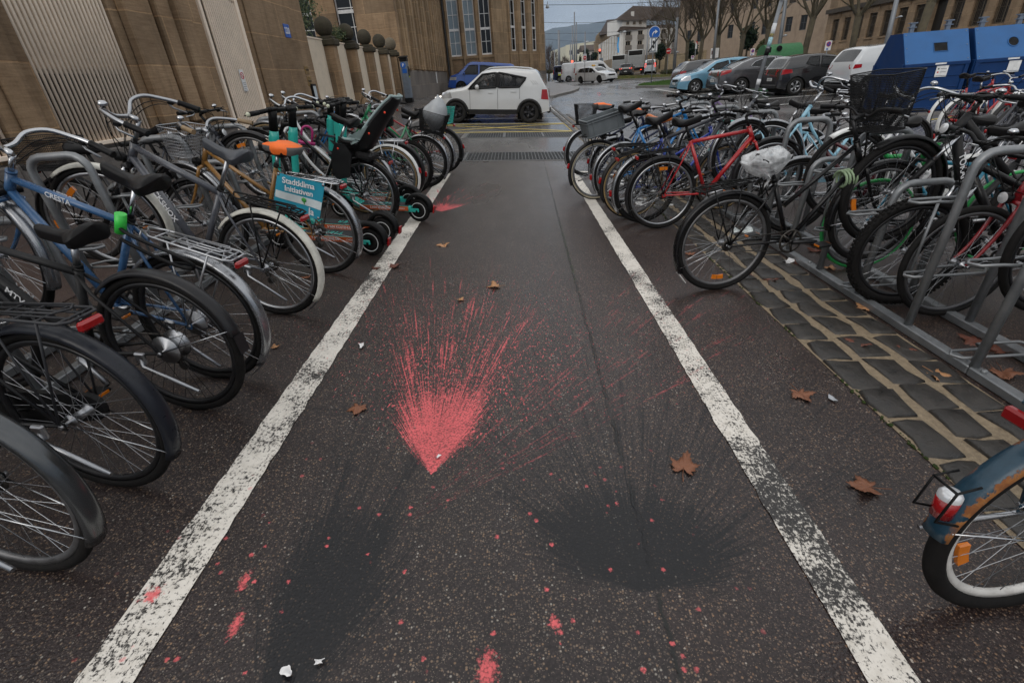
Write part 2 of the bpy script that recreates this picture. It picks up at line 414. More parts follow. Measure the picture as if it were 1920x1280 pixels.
def asphalt(name, base, light, wetfar=True, paint=True, stones=True):
    t = NT(name); P = t.pos(); X, Y, Z = t.sep(P)
    big = t.noise(P, .45, 4, .55); mid = t.noise(P, 3.5, 4, .6)
    tone = t.m('ADD', t.m('MULTIPLY', big, .6), t.m('MULTIPLY', mid, .4))
    col = t.mix(t.ramp(tone, .36, .64), tuple(c*.78 for c in base), tuple(c*1.22 for c in base))
    v = t.voro(P, 125); vc = t.sep(v.outputs['Color'])
    core = t.ramp(v.outputs['Distance'], .52, .30)
    sel = t.ramp(vc[0], .60, .97)
    st = t.mix(vc[1], light, (light[0]*1.25, light[1]*.95, light[2]*.66))
    st = t.mix(t.ramp(vc[2], .86, .9), st, (.42, .39, .34))
    amount = t.m('MULTIPLY', t.m('MULTIPLY', core, sel), t.ramp(mid, .3, .7, .45, 1.0))
    v2 = t.voro(P, 260); s2 = t.m('MULTIPLY', t.ramp(v2.outputs['Distance'], .5, .25), t.ramp(t.sep(v2.outputs['Color'])[0], .7, 1.0, 0, .55))
    gap = t.ramp(v.outputs['Distance'], .45, .75, 1.0, .55)
    col = t.mix(1.0, col, t.comb(gap, gap, gap), 'MULTIPLY')
    col = t.mix(amount, col, st); col = t.mix(s2, col, tuple(c*1.5 for c in light))
    wet = t.noise(t.scalev(P, (.55, .16, 1)), 1.0, 4, .55)
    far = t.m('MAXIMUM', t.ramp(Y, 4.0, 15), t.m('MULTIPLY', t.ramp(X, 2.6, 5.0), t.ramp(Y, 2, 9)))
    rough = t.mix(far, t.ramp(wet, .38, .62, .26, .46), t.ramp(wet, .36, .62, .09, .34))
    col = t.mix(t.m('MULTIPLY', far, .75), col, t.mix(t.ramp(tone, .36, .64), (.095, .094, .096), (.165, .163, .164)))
    if paint:
        # strip right of the seam is a later, browner layer; the seam itself is a ragged dark crack
        xs = t.ramp(Y, .7, 9.5, .347, .492)
        wob = t.m('MULTIPLY', t.m('SUBTRACT', t.noise(P, 14, 4, .65), .5), .045)
        d = t.m('ABSOLUTE', t.m('SUBTRACT', t.m('ADD', X, wob), xs))
        on = t.ramp(Y, 9.7, 9.6)
        right = t.m('MULTIPLY', t.m('GREATER_THAN', X, xs), t.ramp(Y, 9.7, 9.6))
        col = t.mix(t.m('MULTIPLY', right, .5), col, t.mix(1.0, col, (1.12, .96, .9), 'MULTIPLY'))
        crack = t.m('MULTIPLY', t.ramp(d, .010, .003), t.m('MULTIPLY', on, t.ramp(t.noise(P, 5, 3), .32, .5)))
        col = t.mix(crack, col, (.008, .008, .007))
        moss = t.m('MULTIPLY', t.ramp(d, .02, .008), t.m('MULTIPLY', t.ramp(Y, 3.0, 3.6), t.m('MULTIPLY', t.ramp(Y, 6, 5), t.ramp(t.noise(P, 22, 3), .52, .6))))
        col = t.mix(moss, col, (.02, .028, .008))
        pk, bk, fine, m2 = splats(t, P)
        col = t.mix(t.m('MULTIPLY', bk, t.m('SUBTRACT', 1, t.m('MULTIPLY', amount, .35))), col, t.mix(t.ramp(v.outputs['Distance'], .3, .6), TAR, tuple(c*.6 for c in TAR)))
        col = t.mix(t.m('MULTIPLY', pk, t.ramp(v.outputs['Distance'], .72, .5, .45, 1)), col, t.mix(t.ramp(t.m('ADD', t.m('MULTIPLY', m2, .5), t.m('MULTIPLY', fine, .5)), .36, .62), tuple(c*.66 for c in PINK), PINK))
        rough = t.mix(t.m('MAXIMUM', pk, bk), rough, (.40, .40, .40))
        hh = t.m('ADD', t.m('MULTIPLY', t.m('SUBTRACT', 1, v.outputs['Distance']), .7), t.m('MULTIPLY', fine, .5))
        hh = t.m('SUBTRACT', hh, t.m('MULTIPLY', crack, 1.5))
    else:
        hh = t.m('ADD', t.m('MULTIPLY', t.m('SUBTRACT', 1, v.outputs['Distance']), .7), t.m('MULTIPLY', mid, .4))
    nearb = t.ramp(Y, 3, 14, .42, .10)
    n = t.n.new('ShaderNodeBump'); n.inputs['Distance'].default_value = .005
    t.put(n.inputs['Strength'], nearb); t.put(n.inputs['Height'], hh)
    return t.out(col, rough, 0, n.outputs[0], **{'Specular IOR Level': .42})
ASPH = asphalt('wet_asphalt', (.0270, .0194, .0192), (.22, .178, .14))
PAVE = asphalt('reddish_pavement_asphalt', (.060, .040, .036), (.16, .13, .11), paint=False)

def road_paint(name, col, worn):
    t = NT(name); P = t.pos(); X, Y, Z = t.sep(P)
    v = t.voro(P, 150); n1 = t.noise(t.scalev(P, (1, .6, 1)), 105, 6, .72); n2 = t.noise(P, 2.6, 5, .65); n3 = t.noise(t.scalev(P, (.35, 1, 1)), 120, 3, .6)
    w = t.m('ADD', t.m('SUBTRACT', t.m('MULTIPLY', n1, .62), .165), t.m('ADD', t.m('MULTIPLY', n2, .55), t.m('MULTIPLY', n3, .22)))
    nearw = t.ramp(Y, 3.2, 6.5, worn, worn-.085)
    hole = t.ramp(t.m('SUBTRACT', w, nearw), .035, -.02)
    base = t.mix(t.ramp(n2, .3, .7), tuple(c*.86 for c in col), col)
    base = t.mix(t.ramp(t.noise(P, 28, 4, .6), .45, .75, 0, .35), base, (.30, .26, .20))
    under = t.mix(t.ramp(v.outputs['Distance'], .25, .5), (.05, .044, .04), (.016, .0145, .014))
    c = t.mix(hole, base, under)
    pk, bk, fine, m2 = splats(t, P)
    c = t.mix(t.ramp(bk, .6, 1.0, 0, .72), c, TAR); c = t.mix(t.m('MULTIPLY', pk, .9), c, PINK)
    return t.out(c, t.ramp(n2, .3, .7, .38, .6), 0, t.bump(t.m('ADD', t.m('MULTIPLY', hole, -1), fine), .25, .003))
LINEW = road_paint('worn_white_road_paint', (.74, .70, .635), .50)
LINEW2 = road_paint('white_road_paint', (.74, .74, .72), .40)
LINEY = road_paint('yellow_road_paint', (.66, .50, .09), .44)

# ------------------------------------------------------------------ road: one sheet to the horizon
def sheet(xs, ys, off=0.0, fn=None):
    mb = MB(); nx, ny = len(xs), len(ys)
    vs = [(x, y, (fn or hz)(x, y)+off) for x in xs for y in ys]
    fs = [(i*ny+j, (i+1)*ny+j, (i+1)*ny+j+1, i*ny+j+1) for i in range(nx-1) for j in range(ny-1)]
    return mb.add(vs, fs, True)
XS = [-900, -300, -120, -60, -30, -15, -9, -6, -5, -4.5, -4, -3.7, -3.3, -2.8, -2.2, -1.6, -1, -.5, 0, .5, 1, 1.5, 1.9, 2.3, 2.8, 3.4, 4, 5, 6, 8, 10, 13, 17, 22, 30, 45, 80, 160, 400, 900]
YS = [-30, -10, -4, -1]+[i*.5 for i in range(0, 60)]+[30+i for i in range(0, 36)]+[70, 80, 90, 100, 120, 150, 200, 300, 400, 700, 1200, 2600]
struct(sheet(XS, YS), 'road', ASPH)
def strip(x0, x1, y0, y1, off, nx=2, ny=None, fn=None):
    ny = ny or max(2, int(abs(y1-y0)/.5)+1)
    return sheet([x0+(x1-x0)*i/nx for i in range(nx+1)], [y0+(y1-y0)*j/ny for j in range(ny+1)], off, fn)
def join(mbs):
    o = MB()
    for m in mbs: o.add(m.v, m.f, False); 
    return o
# pavement under the wall, rising to a kerb beside the parking bays
def pave_z(x, y): return hz(x, y)+.006+.10*sm(10.5, 12.5, y)
struct(strip(-6.2, -3.31, -3, 48, 0, 8, 100, pave_z), 'pavement', PAVE)
KERBM = pm('granite_kerb', (.20, .195, .19), .5, 0, .25, 14, dirt=.4)
mb = MB()
for i in range(36):
    y0 = 12+i; a = pave_z(-3.3, y0+.5)+.012
    mb.box((-3.245, y0+.5, a-.12), (.13, .985, .24), bev=.012)
struct(mb, 'kerb', KERBM)
# pavement round the building corner
cp = [G(1085, 166), G(1083, 170), G(1073, 174), G(1055, 178.5), G(1036, 183.5), G(1015, 188), G(985, 193)]
cp = [V((p.x, p.y, hz(p.x, p.y))) for p in cp]
inner = [V((3.0, cp[0].y+6, 0)), V((-6, cp[0].y+6, 0)), V((-6, cp[-1].y, 0))]
PAVE2 = pm('grey_paving', (.135, .12, .115), .42, 0, .2, 2.0)
mb = MB(); ring = cp+[V((-5.5, cp[-1].y+.2, 0)), V((-5.5, cp[0].y+30, 0)), V((cp[0].x-.3, cp[0].y+30, 0))]
ring = [V((p.x, p.y, hz(p.x, p.y)+.12)) for p in ring]
mb.add(ring, [tuple(range(len(ring)))])
struct(mb, 'corner_pavement', PAVE2)
mb = MB()
for a, b in zip(cp, cp[1:]):
    m = (a+b)/2; d = b-a; mb.box((m.x, m.y, m.z+.065), (d.length+.04, .16, .15), frame((0, 0, 0), d).to_3x3(), bev=.015)
struct(mb, 'corner_kerb', KERBM)

# ------------------------------------------------------------------ painted markings (sheets 4 mm over the road)
def ragged(x0, x1, y0, y1, off=.004, amp=.0055):
    n = int((y1-y0)/.06)+1; mb = MB(); vs = []; fs = []
    for j in range(n+1):
        y = y0+(y1-y0)*j/n
        a = x0+amp*mnoise.noise(V((x0*9, y*17, 1)))*1.5; b = x1+amp*mnoise.noise(V((x1*9, y*17, 4)))*1.5
        vs += [(a, y, hz(a, y)+off), (b, y, hz(b, y)+off)]
    for j in range(n): fs.append((2*j, 2*j+1, 2*j+3, 2*j+2))
    return mb.add(vs, fs)
struct(join([ragged(-1.247, -1.094, -1.2, 8.37), strip(-2.4, -1.246, 8.255, 8.37, .004)]), 'white_line', LINEW)
struct(join([ragged(.832, .968, -1.2, 8.30), strip(.832, 2.25, 8.30, 8.425, .004, 4)]), 'white_line', LINEW)
def seg(p, q, w, off=.004, n=12):
    p, q = V((p[0], p[1], 0)), V((q[0], q[1], 0)); d = (q-p).normalized(); s = V((-d.y, d.x, 0))*w/2; mb = MB(); vs = []
    for i in range(n+1):
        c = p+(q-p)*i/n
        for k in (c-s, c+s): vs.append((k.x, k.y, hz(k.x, k.y)+off))
    return mb.add(vs, [(2*i, 2*i+2, 2*i+3, 2*i+1) for i in range(n)])
struct(join([seg((-2.9, 15.0), (1.72, 15.0), .13), seg((-2.9, 17.6), (1.72, 17.6), .13, .005), seg((1.66, 14.95), (1.66, 17.65), .14, .0062),
    seg((-2.8, 15.05), (1.6, 17.5), .12, .0074), seg((-2.8, 17.5), (1.6, 15.05), .12, .0086)]), 'yellow_marking', LINEY)
struct(join([seg((1.69, 14.9), (1.88, 28.6), .13, .003)]+[seg((-3.1, y), (1.75, y), .10, .0042) for y in (17.85, 20.1, 22.5, 24.9, 27.3)]), 'parking_line', LINEW2)
def pxseg(a, b, w, off=.004):
    p, q = G(*a), G(*b); return seg(p, q, w, off)
struct(join([pxseg((1226, 167), (1345, 187), .16)]+[seg((9.3, y), (14.4, y), .12, .0052) for y in (19.1, 21.9, 24.5, 27.1, 29.7)]), 'bay_line', LINEW2)
struct(join([pxseg((1640, 238), (1800, 218), .10)]), 'yellow_bay_line', LINEY)
# lettering on the road beside the far end of the right line, read sideways
WORD = text_mesh('MOTOS', .62, LINEW2, .0005, True, 1.06)
wv = MB()
o = link('road_lettering', WORD, None, axes((1.62, 7.05, hz(1.62, 7.05)+.0055), (.0, -1, .0), (1, 0, -.057)))
o.scale = (1.0, 1.0, 1.0); o['kind'] = 'structure'

# ------------------------------------------------------------------ gutter of setts in sandy joints
t = NT('sandy_joint'); P = t.pos(); n = t.noise(P, 40, 5, .7); v = t.voro(P, 220)
SANDJ = t.out(t.mix(t.ramp(n, .3, .7), (.15, .112, .07), (.34, .265, .175)), t.ramp(n, .3, .7, .45, .8), 0, t.bump(t.m('ADD', n, v.outputs['Distance']), .5, .006))
t = NT('dark_sett_stone'); P = t.pos(); n = t.noise(P, 16, 5, .65); n2 = t.noise(P, 95, 3, .6); r = t.n.new('ShaderNodeNewGeometry').outputs['Random Per Island']
SETT = t.out(t.mix(r, t.mix(t.ramp(n, .3, .7), (.013, .0118, .011), (.036, .031, .027)), t.mix(t.ramp(n, .3, .7), (.020, .018, .016), (.052, .045, .038))), t.ramp(n, .3, .7, .25, .55), 0, t.bump(t.m('ADD', n, t.m('MULTIPLY', n2, .4)), .5, .012))
struct(strip(1.60, 2.235, -1.2, 27, .003, 4, 60), 'gutter_bed', SANDJ)
rs = random.Random(5); mb = MB()
for row, (xa, xb) in enumerate(((1.615, 1.78), (1.842, 2.0), (2.068, 2.225))):
    y = -1.1+rs.random()*.2
    while y < 27:
        L = rs.uniform(.17, .27); ya, yb = y, y+L; y += L+rs.uniform(.012, .034)
        ring = []
        for (u, w) in ((0, 0), (.5, -.02), (1, 0), (1.02, .5), (1, 1), (.5, 1.02), (0, 1), (-.02, .5)):
            ring.append((xa+(xb-xa)*u+rs.uniform(-.018, .018), ya+(yb-ya)*w+rs.uniform(-.014, .014)))
        cx, cy = (xa+xb)/2, (ya+yb)/2; tl = rs.uniform(-.02, .02); h = rs.uniform(.010, .020); vs = []
        for lv, (sc, hh) in enumerate(((1.0, 0), (.96, .65), (.84, 1.0))):
            for (px, py) in ring:
                qx, qy = cx+(px-cx)*sc, cy+(py-cy)*sc
                vs.append((qx, qy, hz(qx, qy)+.002+h*hh+tl*(qy-cy)*(hh > 0)))
        vs.append((cx, cy, hz(cx, cy)+.003+h))
        fs = [(l*8+k, l*8+(k+1) % 8, l*8+8+(k+1) % 8, l*8+8+k) for l in (0, 1) for k in range(8)]
        fs += [(16+k, 16+(k+1) % 8, 24) for k in range(8)]
        mb.add(vs, fs, True)
struct(mb, 'gutter_setts', SETT)
MOSS = pm('moss', (.028, .045, .010), .9, 0, .4, 60)
mb = MB()
for i in range(420):
    y = rs.uniform(.8, 6.5)
    if mnoise.noise(V((y*2.3, 3, 0))) < .0: continue
    x = 1.606+rs.gauss(0, .007); r_ = rs.uniform(.003, .009)
    mb.ball((x, y, hz(x, y)+.003), (r_, r_*1.6, r_*.7), 5, 3)
tag(mb.obj('moss', MOSS), 'green moss along the edge of the gutter setts', 'moss', kind='stuff')

# ------------------------------------------------------------------ ventilation grates across the lane
GRATE = pm('galvanised_grating', (.17, .18, .19), .42, .7, .25, 12, dirt=.35); PIT_SHADE = pm('painted_pit_shade', (.006, .006, .006), .9)
for (y0, y1, x0, x1, lab) in ((9.72, 10.72, -3.0, 3.0, 'wide steel floor grating nearer the ends of the white lines'), (13.6, 14.72, -1.32, 1.75, 'steel floor grating next to the yellow marking')):
    g = thing('floor_grating', lab, 'grating', (0, 0, 0), 0, 'floor gratings')
    m1 = MB(); m2 = MB(); m3 = MB()
    m3.add(*[(lambda s: (s.v, s.f))(strip(x0-.1, x1+.1, y0-.09, y1+.09, .004, 10, 3))][0]); m3.obj('concrete_frame', pm('pale_concrete', (.14, .135, .13), .5, 0, .2, 6, dirt=.3), g)
    m2.add(*[(lambda s: (s.v, s.f))(strip(x0, x1, y0, y1, .007, 10, 3))][0]); m2.obj('shaft', PIT_SHADE, g)  # flat near-black sheet on the road, painted as the shade below the bars
    x = x0
    S = -.057
    def zz(x): return hz(x, y0)+.0085
    k = 0
    while x <= x1:
        m1.box((x, (y0+y1)/2, zz(x)), (.012, y1-y0, .012)); x += .066
    ny = 7
    for j in range(ny+1):
        y = y0+(y1-y0)*j/ny
        xx = x0
        while xx < x1-.01:
            xe = min(x1, xx+1.0 if xx > x0 else xx+1.0)
            for c in ((2.3,),):
                if xx < c[0] < xe: xe = c[0]
            dz = zz(xe)-zz(xx); L = math.hypot(xe-xx, dz)
            m1.box(((xx+xe)/2, y, (zz(xx)+zz(xe))/2+.001), (L, .014, .011), Matrix.Rotation(-math.atan2(dz, xe-xx), 3, 'Y')); xx = xe
    for x in (x0+.02, x0+(x1-x0)/3, x0+(x1-x0)*2/3, x1-.02): m1.box((x, (y0+y1)/2, zz(x)+.002), (.05, y1-y0, .013))
    m1.obj('bars', GRATE, g)

# ------------------------------------------------------------------ fallen plane leaves and litter
def leafmat(name, a, b):
    t = NT(name); p = t.oco(); n = t.noise(p, 35, 4, .6)
    return t.out(t.mix(t.ramp(n, .35, .65), a, b), t.ramp(n, .3, .7, .3, .6), 0, t.bump(t.noise(p, 90, 3), .3, .004))
LEAFM = [leafmat('russet_leaf', (.15, .052, .024), (.25, .10, .048)), leafmat('tan_leaf', (.36, .17, .07), (.47, .25, .12)), leafmat('dark_brown_leaf', (.10, .03, .018), (.17, .055, .03))]
def leaf_mesh(seed, mat):
    r = random.Random(seed); mb = MB(); lobes = []
    for i in range(5):
        a = R(-128+64*i)+r.uniform(-.08, .08); L = (.62, .86, 1.0, .86, .62)[i]*r.uniform(.85, 1.1); lobes.append((a, L))
    pts = [(0.02, -.06)]
    for i, (a, L) in enumerate(lobes):
        for da, q in ((-.34, .64), (-.24, .60), (-.20, .80), (-.09, .76), (0, .98), (.10, .74), (.20, .80), (.25, .6), (.34, .62)):
            pts.append((math.sin(a+da)*L*q, math.cos(a+da)*L*q))
        if i < 4:
            a2 = (a+lobes[i+1][0])/2; pts.append((math.sin(a2)*.50, math.cos(a2)*.50))
    cu = r.uniform(.12, .42); tw = r.uniform(-.2, .2); bend = r.choice((-1, 1))
    def z(x, y): return .05+cu*(x*x*1.1+bend*.35*y*y)+tw*x*y+.05*math.sin(7*x+r_ph)+.04*math.sin(9*y)
    r_ph = r.uniform(0, 6)
    n = len(pts); vs = [(x, y, z(x, y)) for x, y in pts]; vs += [(x*.5, y*.5, z(x*.5, y*.5)) for x, y in pts]; vs.append((0, 0, z(0, 0)))
    vs = vs+[(x, y, zz_+.012) for x, y, zz_ in vs]; K = 2*n+1
    fs = []
    for s_, off in ((0, 0), (1, K)):
        for i in range(n):
            j = (i+1) % n
            q = [(off+i, off+j, off+n+j, off+n+i), (off+n+i, off+n+j, off+2*n)]
            fs += [tuple(reversed(f)) for f in q] if not s_ else q
    fs += [(i, (i+1) % n, K+(i+1) % n, K+i) for i in range(n)]
    mb.add(vs, fs, True)
    mb.tube([(0, 0, z(0, 0)), (.02, -.45, .08), (.08, -.85, .10)], [.018, .015, .02], 5)
    return mb.mesh('leaf', mat)
leaves = [((930, 538), 1, .055, 'tan leaf alone in mid lane above the pink burst'), ((832, 460), 1, .062, 'tan leaf lying near the scooters in the lane'),
 ((674, 765), 0, .05, 'curled brown leaf left of the pink burst'), ((1281, 879), 0, .062, 'russet leaf between black splash and right white line'),
 ((1627, 916), 0, .060, 'long stalked russet leaf near the blue rusty mudguard'), ((1499, 739), 0, .058, 'brown leaf on asphalt beside the setts with its stalk up'),
 ((1638, 748), 1, .045, 'small orange leaf touching the moss of the gutter edge'), ((1608, 646), 2, .066, 'dark red leaf lying on the setts'),
 ((1757, 706), 1, .064, 'tan leaf propped against the rack rail on the setts'), ((1622, 578), 1, .060, 'curled tan leaf at a foot of the low rack hoop'),
 ((738, 502), 2, .055, 'dark leaf on the left white line'), ((706, 504), 2, .04, 'small dark leaf at outer edge of left white line'),
 ((862, 563), 1, .03, 'tiny orange leaf in mid lane'), ((1293, 477), 0, .05, 'russet leaf seen through the wheel of the black bicycle'),
 ((1441, 527), 2, .055, 'dark leaf on setts by the black bicycle wheel'), ((1846, 748), 1, .03, 'small pale leaf on the setts near the frame edge'),
 ((575, 522), 0, .04, 'orange leaf behind the white mudguard wheel'), ((514, 652), 1, .03, 'orange leaf scrap beside the blue bicycle wheel'),
 ((1265, 412), 0, .05, 'brown leaf under the red bicycle'), ((1500, 495), 2, .06, 'dark leaf cluster member inside the right rack'),
 ((815, 391), 2, .035, 'dark leaf by the rear wheel of the middle scooter'), ((1830, 640), 2, .07, 'dark wet leaf between the rack rails'), ((1530, 470), 2, .06, 'brown leaf against the rack rail behind the pedal'), ((1700, 655), 2, .05, 'dark leaf wedged by the rail under the tall hoop'), ((1880, 700), 0, .07, 'large brown leaf near the right edge inside the rack'), ((1560, 505), 1, .05, 'tan leaf under the knobby tyre'), ((1405, 520), 2, .05, 'dark leaf on the moss beside the black bicycle'), ((1870, 660), 2, .06, 'dark leaf behind the inner rail at the right edge')]
for i, (px, mi, s, lab) in enumerate(leaves):
    p = G(*px); o = link('fallen_leaf', leaf_mesh(i*3+1, LEAFM[mi])); o.location = (p.x, p.y, p.z+.004)
    o.rotation_euler = (rs.uniform(-.1, .1), rs.uniform(-.1, .1), rs.uniform(0, 6.28)); s *= 1.5; o.scale = (s, s, s)
    tag(o, lab, 'leaf', 'fallen leaves')
PAPER = pm('white_paper', (.75, .74, .74), .7)
def scrap(px, w, h, lab, seed, mat=PAPER):
    r = random.Random(seed); p = G(*px); mb = MB(); ph = r.uniform(0, 6)
    f = lambda u, v: V(((u-.5)*w*(1+.3*math.sin(5*v+ph)), (v-.5)*h*(1+.25*math.cos(4*u+ph)), .006+.35*min(w, h)*abs(math.sin(3*u+ph)*math.cos(2.5*v+ph))))
    mb.grid(f, 7, 7); mb.grid(lambda u, v: f(u, v)+V((0, 0, .0015)), 7, 7, flip=True)
    o = mb.obj('paper_scrap', mat); o.location = (p.x, p.y, p.z+.002); o.rotation_euler.z = r.uniform(0, 6); tag(o, lab, 'paper scrap', 'litter')
scrap((679, 650), .05, .03, 'crumpled white scrap by the left white line', 1); scrap((540, 1262), .03, .022, 'white scrap at the foot of the left black splash', 2)
scrap((600, 1243), .022, .014, 'smaller white scrap beside the left black splash', 3); scrap((1478, 493), .12, .06, 'white tissue lying on the rack rail by the setts', 4)
scrap((1392, 438), .22, .14, 'printed leaflet lying under the black bicycle', 5, pm('printed_paper', (.55, .6, .6), .5, 0, .5, 25))
scrap((1560, 750), .045, .02, 'clear plastic scrap on asphalt beside the brown leaf', 6, pm('clear_scrap', (.35, .37, .4), .2)); scrap((822, 858), .02, .012, 'grey chip at the tip of the pink burst', 7)
# ------------------------------------------------------------------ bicycles
def arc(c, r, a0, a1, n, y=0.0):
    return [V((c[0]+r*math.cos(a0+(a1-a0)*i/n), y, c[1]+r*math.sin(a0+(a1-a0)*i/n))) for i in range(n+1)]
def bez(p0, p1, p2, p3, n=10):
    p0, p1, p2, p3 = map(V, (p0, p1, p2, p3)); o = []
    for i in range(n+1):
        t = i/n; o.append(p0*(1-t)**3+p1*3*t*(1-t)**2+p2*3*t*t*(1-t)+p3*t**3)
    return o
_cache = {}
def cached(key, fn):
    if key not in _cache: _cache[key] = fn()
    return _cache[key]
def ring_y(prof, n=56, mi=0, mb=None):
    """revolve (radius, y) profile about the Y axis"""
    mb = mb or MB(); K = len(prof); vs = []
    for i in range(n):
        a = 2*PI*i/n
        for r, y in prof: vs.append((r*math.cos(a), y, r*math.sin(a)))
    fs = [(i*K+j, i*K+(j+1) % K, ((i+1) % n)*K+(j+1) % K, ((i+1) % n)*K+j) for i in range(n) for j in range(K)]
    mb.add(vs, fs, True, mi); return mb
def tyre_mesh(Rw, w, mat, knobby=False, wall=None):
    def f():
        prof = [(Rw-w+w*math.cos(2*PI*k/10)*1.0, w*.98*math.sin(2*PI*k/10)) for k in range(10)]
        mb = ring_y(prof, 64)
        if wall:
            for sg in (-1, 1): ring_y([(Rw-w*1.75, sg*w*.86), (Rw-w*.75, sg*w*1.01), (Rw-w*.75, sg*w*.9), (Rw-w*1.75, sg*w*.7)], 64, 1, mb)
        if knobby:
            for i in range(84):
                a = 2*PI*i/84; m = Matrix.Rotation(-a, 3, 'Y')
                for yy in ((-.6, .0, .6) if i % 2 else (-.95, -.3, .3, .95)):
                    rr = Rw-w+w*math.sqrt(max(.05, 1-yy*yy*.8))+.003
                    mb.box(m @ V((rr, yy*w, 0)), (.010, .010, .015), m)
        return mb.mesh('tyre', [mat]+([wall] if wall else []))
    return cached(('tyre', Rw, w, mat.name, knobby, wall and wall.name), f)
def rim_mesh(Rw, w, mat, hubbig=False, hubmat=None):
    def f():
        r0 = Rw-w*1.9
        mb = ring_y([(r0, -.011), (r0, .011), (r0-.014, .010), (r0-.022, .004), (r0-.022, -.004), (r0-.014, -.010)], 64)
        hr = .045 if hubbig else .016
        for a in (0,):
            prof = [(0, -.062), (.006, -.062), (.006, -.04), (hr*1.5, -.036), (hr*1.5, -.032), (hr, -.028), (hr, .028), (hr*1.5, .032), (hr*1.5, .036), (.006, .04), (.006, .062), (0, .062)]
            mb.lathe([(r, z) for r, z in prof], M=Matrix.Rotation(PI/2, 3, 'X'), n=16, mi=1)
        for sg in (-1, 1): mb.cyl((0, sg*.06, 0), (0, sg*.078, 0), .009, .008, 8, mi=1)
        return mb.mesh('wheel', [mat, hubmat or ALU])
    return cached(('rim', Rw, w, mat.name, hubbig, hubmat and hubmat.name), f)
def spoke_mesh(Rw, w, mat, hubbig=False):
    def f():
        mb = MB(); n = 32; ro = Rw-w*1.9-.02; hr = .062 if hubbig else .024
        for i in range(n):
            sd = 1 if i % 2 else -1; a = 2*PI*i/n; off = (1 if (i//2) % 2 else -1)*R(50 if not hubbig else 35)
            mb.tube([(hr*math.cos(a+off), sd*.030, hr*math.sin(a+off)), (ro*math.cos(a), sd*.003, ro*math.sin(a))], .00125, 4, caps=False)
        return mb.mesh('spokes', mat)
    return cached(('spk', Rw, w, mat.name, hubbig), f)
def reflector_mesh(Rw):
    def f():
        mb = MB()
        for a0 in (2.2,):
            vs = []
            for i in range(9):
                a = a0+.34*i/8
                for r in (Rw-.115, Rw-.085):
                    for y in (-.006, .006): vs.append((r*math.cos(a), y, r*math.sin(a)))
            fs = []
            for i in range(8):
                b = i*4; c = b+4
                fs += [(b, b+2, c+2, c), (b+1, c+1, c+3, b+3), (b+2, b+3, c+3, c+2), (b, c, c+1, b+1)]
            fs += [(0, 1, 3, 2), (32, 34, 35, 33)]
            mb.add(vs, fs)
        return mb.mesh('reflector', ORANGE)
    return cached(('refl', Rw), f)
def saddle_mesh(L, W, mat, kind=0):
    def f():
        mb = MB(); n = 18; m = 16
        def hw(u):
            if u < .5: return .019+.012*u
            return .025+(W/2-.025)*sm(.45, .88, u)
        def fn(u, v):
            ww = hw(u); end = math.sqrt(max(0, 1-((u-.90)/.10)**2)) if u > .90 else 1
            if u < .06: end = math.sqrt(max(0, 1-((.06-u)/.06)**2))
            a = 2*PI*v; x = L*(.60-u); cz = .012*math.cos((u-.5)*5)*-1+.022*sm(.55, 1, u)
            y = ww*end*math.copysign(abs(math.cos(a))**.8, math.cos(a)); sz = math.sin(a)
            z = cz+(.016 if sz > 0 else .046+.020*sm(.5, .9, u))*end*math.copysign(abs(sz)**.75, sz)-.035*(y/(W/2))**2*(.4+.6*u)
            return V((x, y, z))
        mb.grid(fn, n, m)
        return mb.mesh('saddle', mat)
    return cached(('sad', L, W, mat.name), f)
def basket_mesh(w, d, h, taper, mat, pitch=.02, thick=.0017, rimr=.004):
    """open topped wire basket, base centre at origin; w across, d along"""
    def f():
        mb = MB()
        def rect(z):
            k = taper+(1-taper)*z/h; a, b = w/2*k, d/2*k; r = .04; o = []
            for (cx, cy, a0) in ((a-r, b-r, 0), (-a+r, b-r, PI/2), (-a+r, -b+r, PI), (a-r, -b+r, 1.5*PI)):
                for i in range(4):
                    t = a0+PI/2*i/3; o.append(V((cy+r*math.sin(t) if 0 else (cx+r*math.cos(t)), cy+r*math.sin(t), z)))
            return [V((p.y, p.x, p.z)) for p in o]
        top, bot = rect(h), rect(0)
        mb.tube(top, rimr, 6, True); mb.tube(bot, rimr*.7, 6, True)
        nz = max(2, int(h/pitch))
        for k in range(1, nz): mb.tube(rect(h*k/nz), thick, 4, True, False)
        def per(poly, t):
            Ls = [(poly[i]-poly[(i+1) % len(poly)]).length for i in range(len(poly))]; T = sum(Ls)*t
            for i, l in enumerate(Ls):
                if T <= l: return poly[i].lerp(poly[(i+1) % len(poly)], T/l if l else 0)
                T -= l
            return poly[0]
        nn = int(2*(w+d)/pitch)
        for i in range(nn): mb.tube([per(bot, i/nn), per(top, i/nn)], thick, 4, False, False)
        a, b = d/2*taper, w/2*taper
        for i in range(1, int(2*b/pitch)): mb.tube([(-a, -b+i*pitch, 0), (a, -b+i*pitch, 0)], thick, 4, False, False)
        for i in range(1, int(2*a/pitch)): mb.tube([(-a+i*pitch, -b, 0), (-a+i*pitch, b, 0)], thick, 4, False, False)
        return mb.mesh('basket', mat)
    return cached(('bas', w, d, h, taper, mat.name, pitch), f)
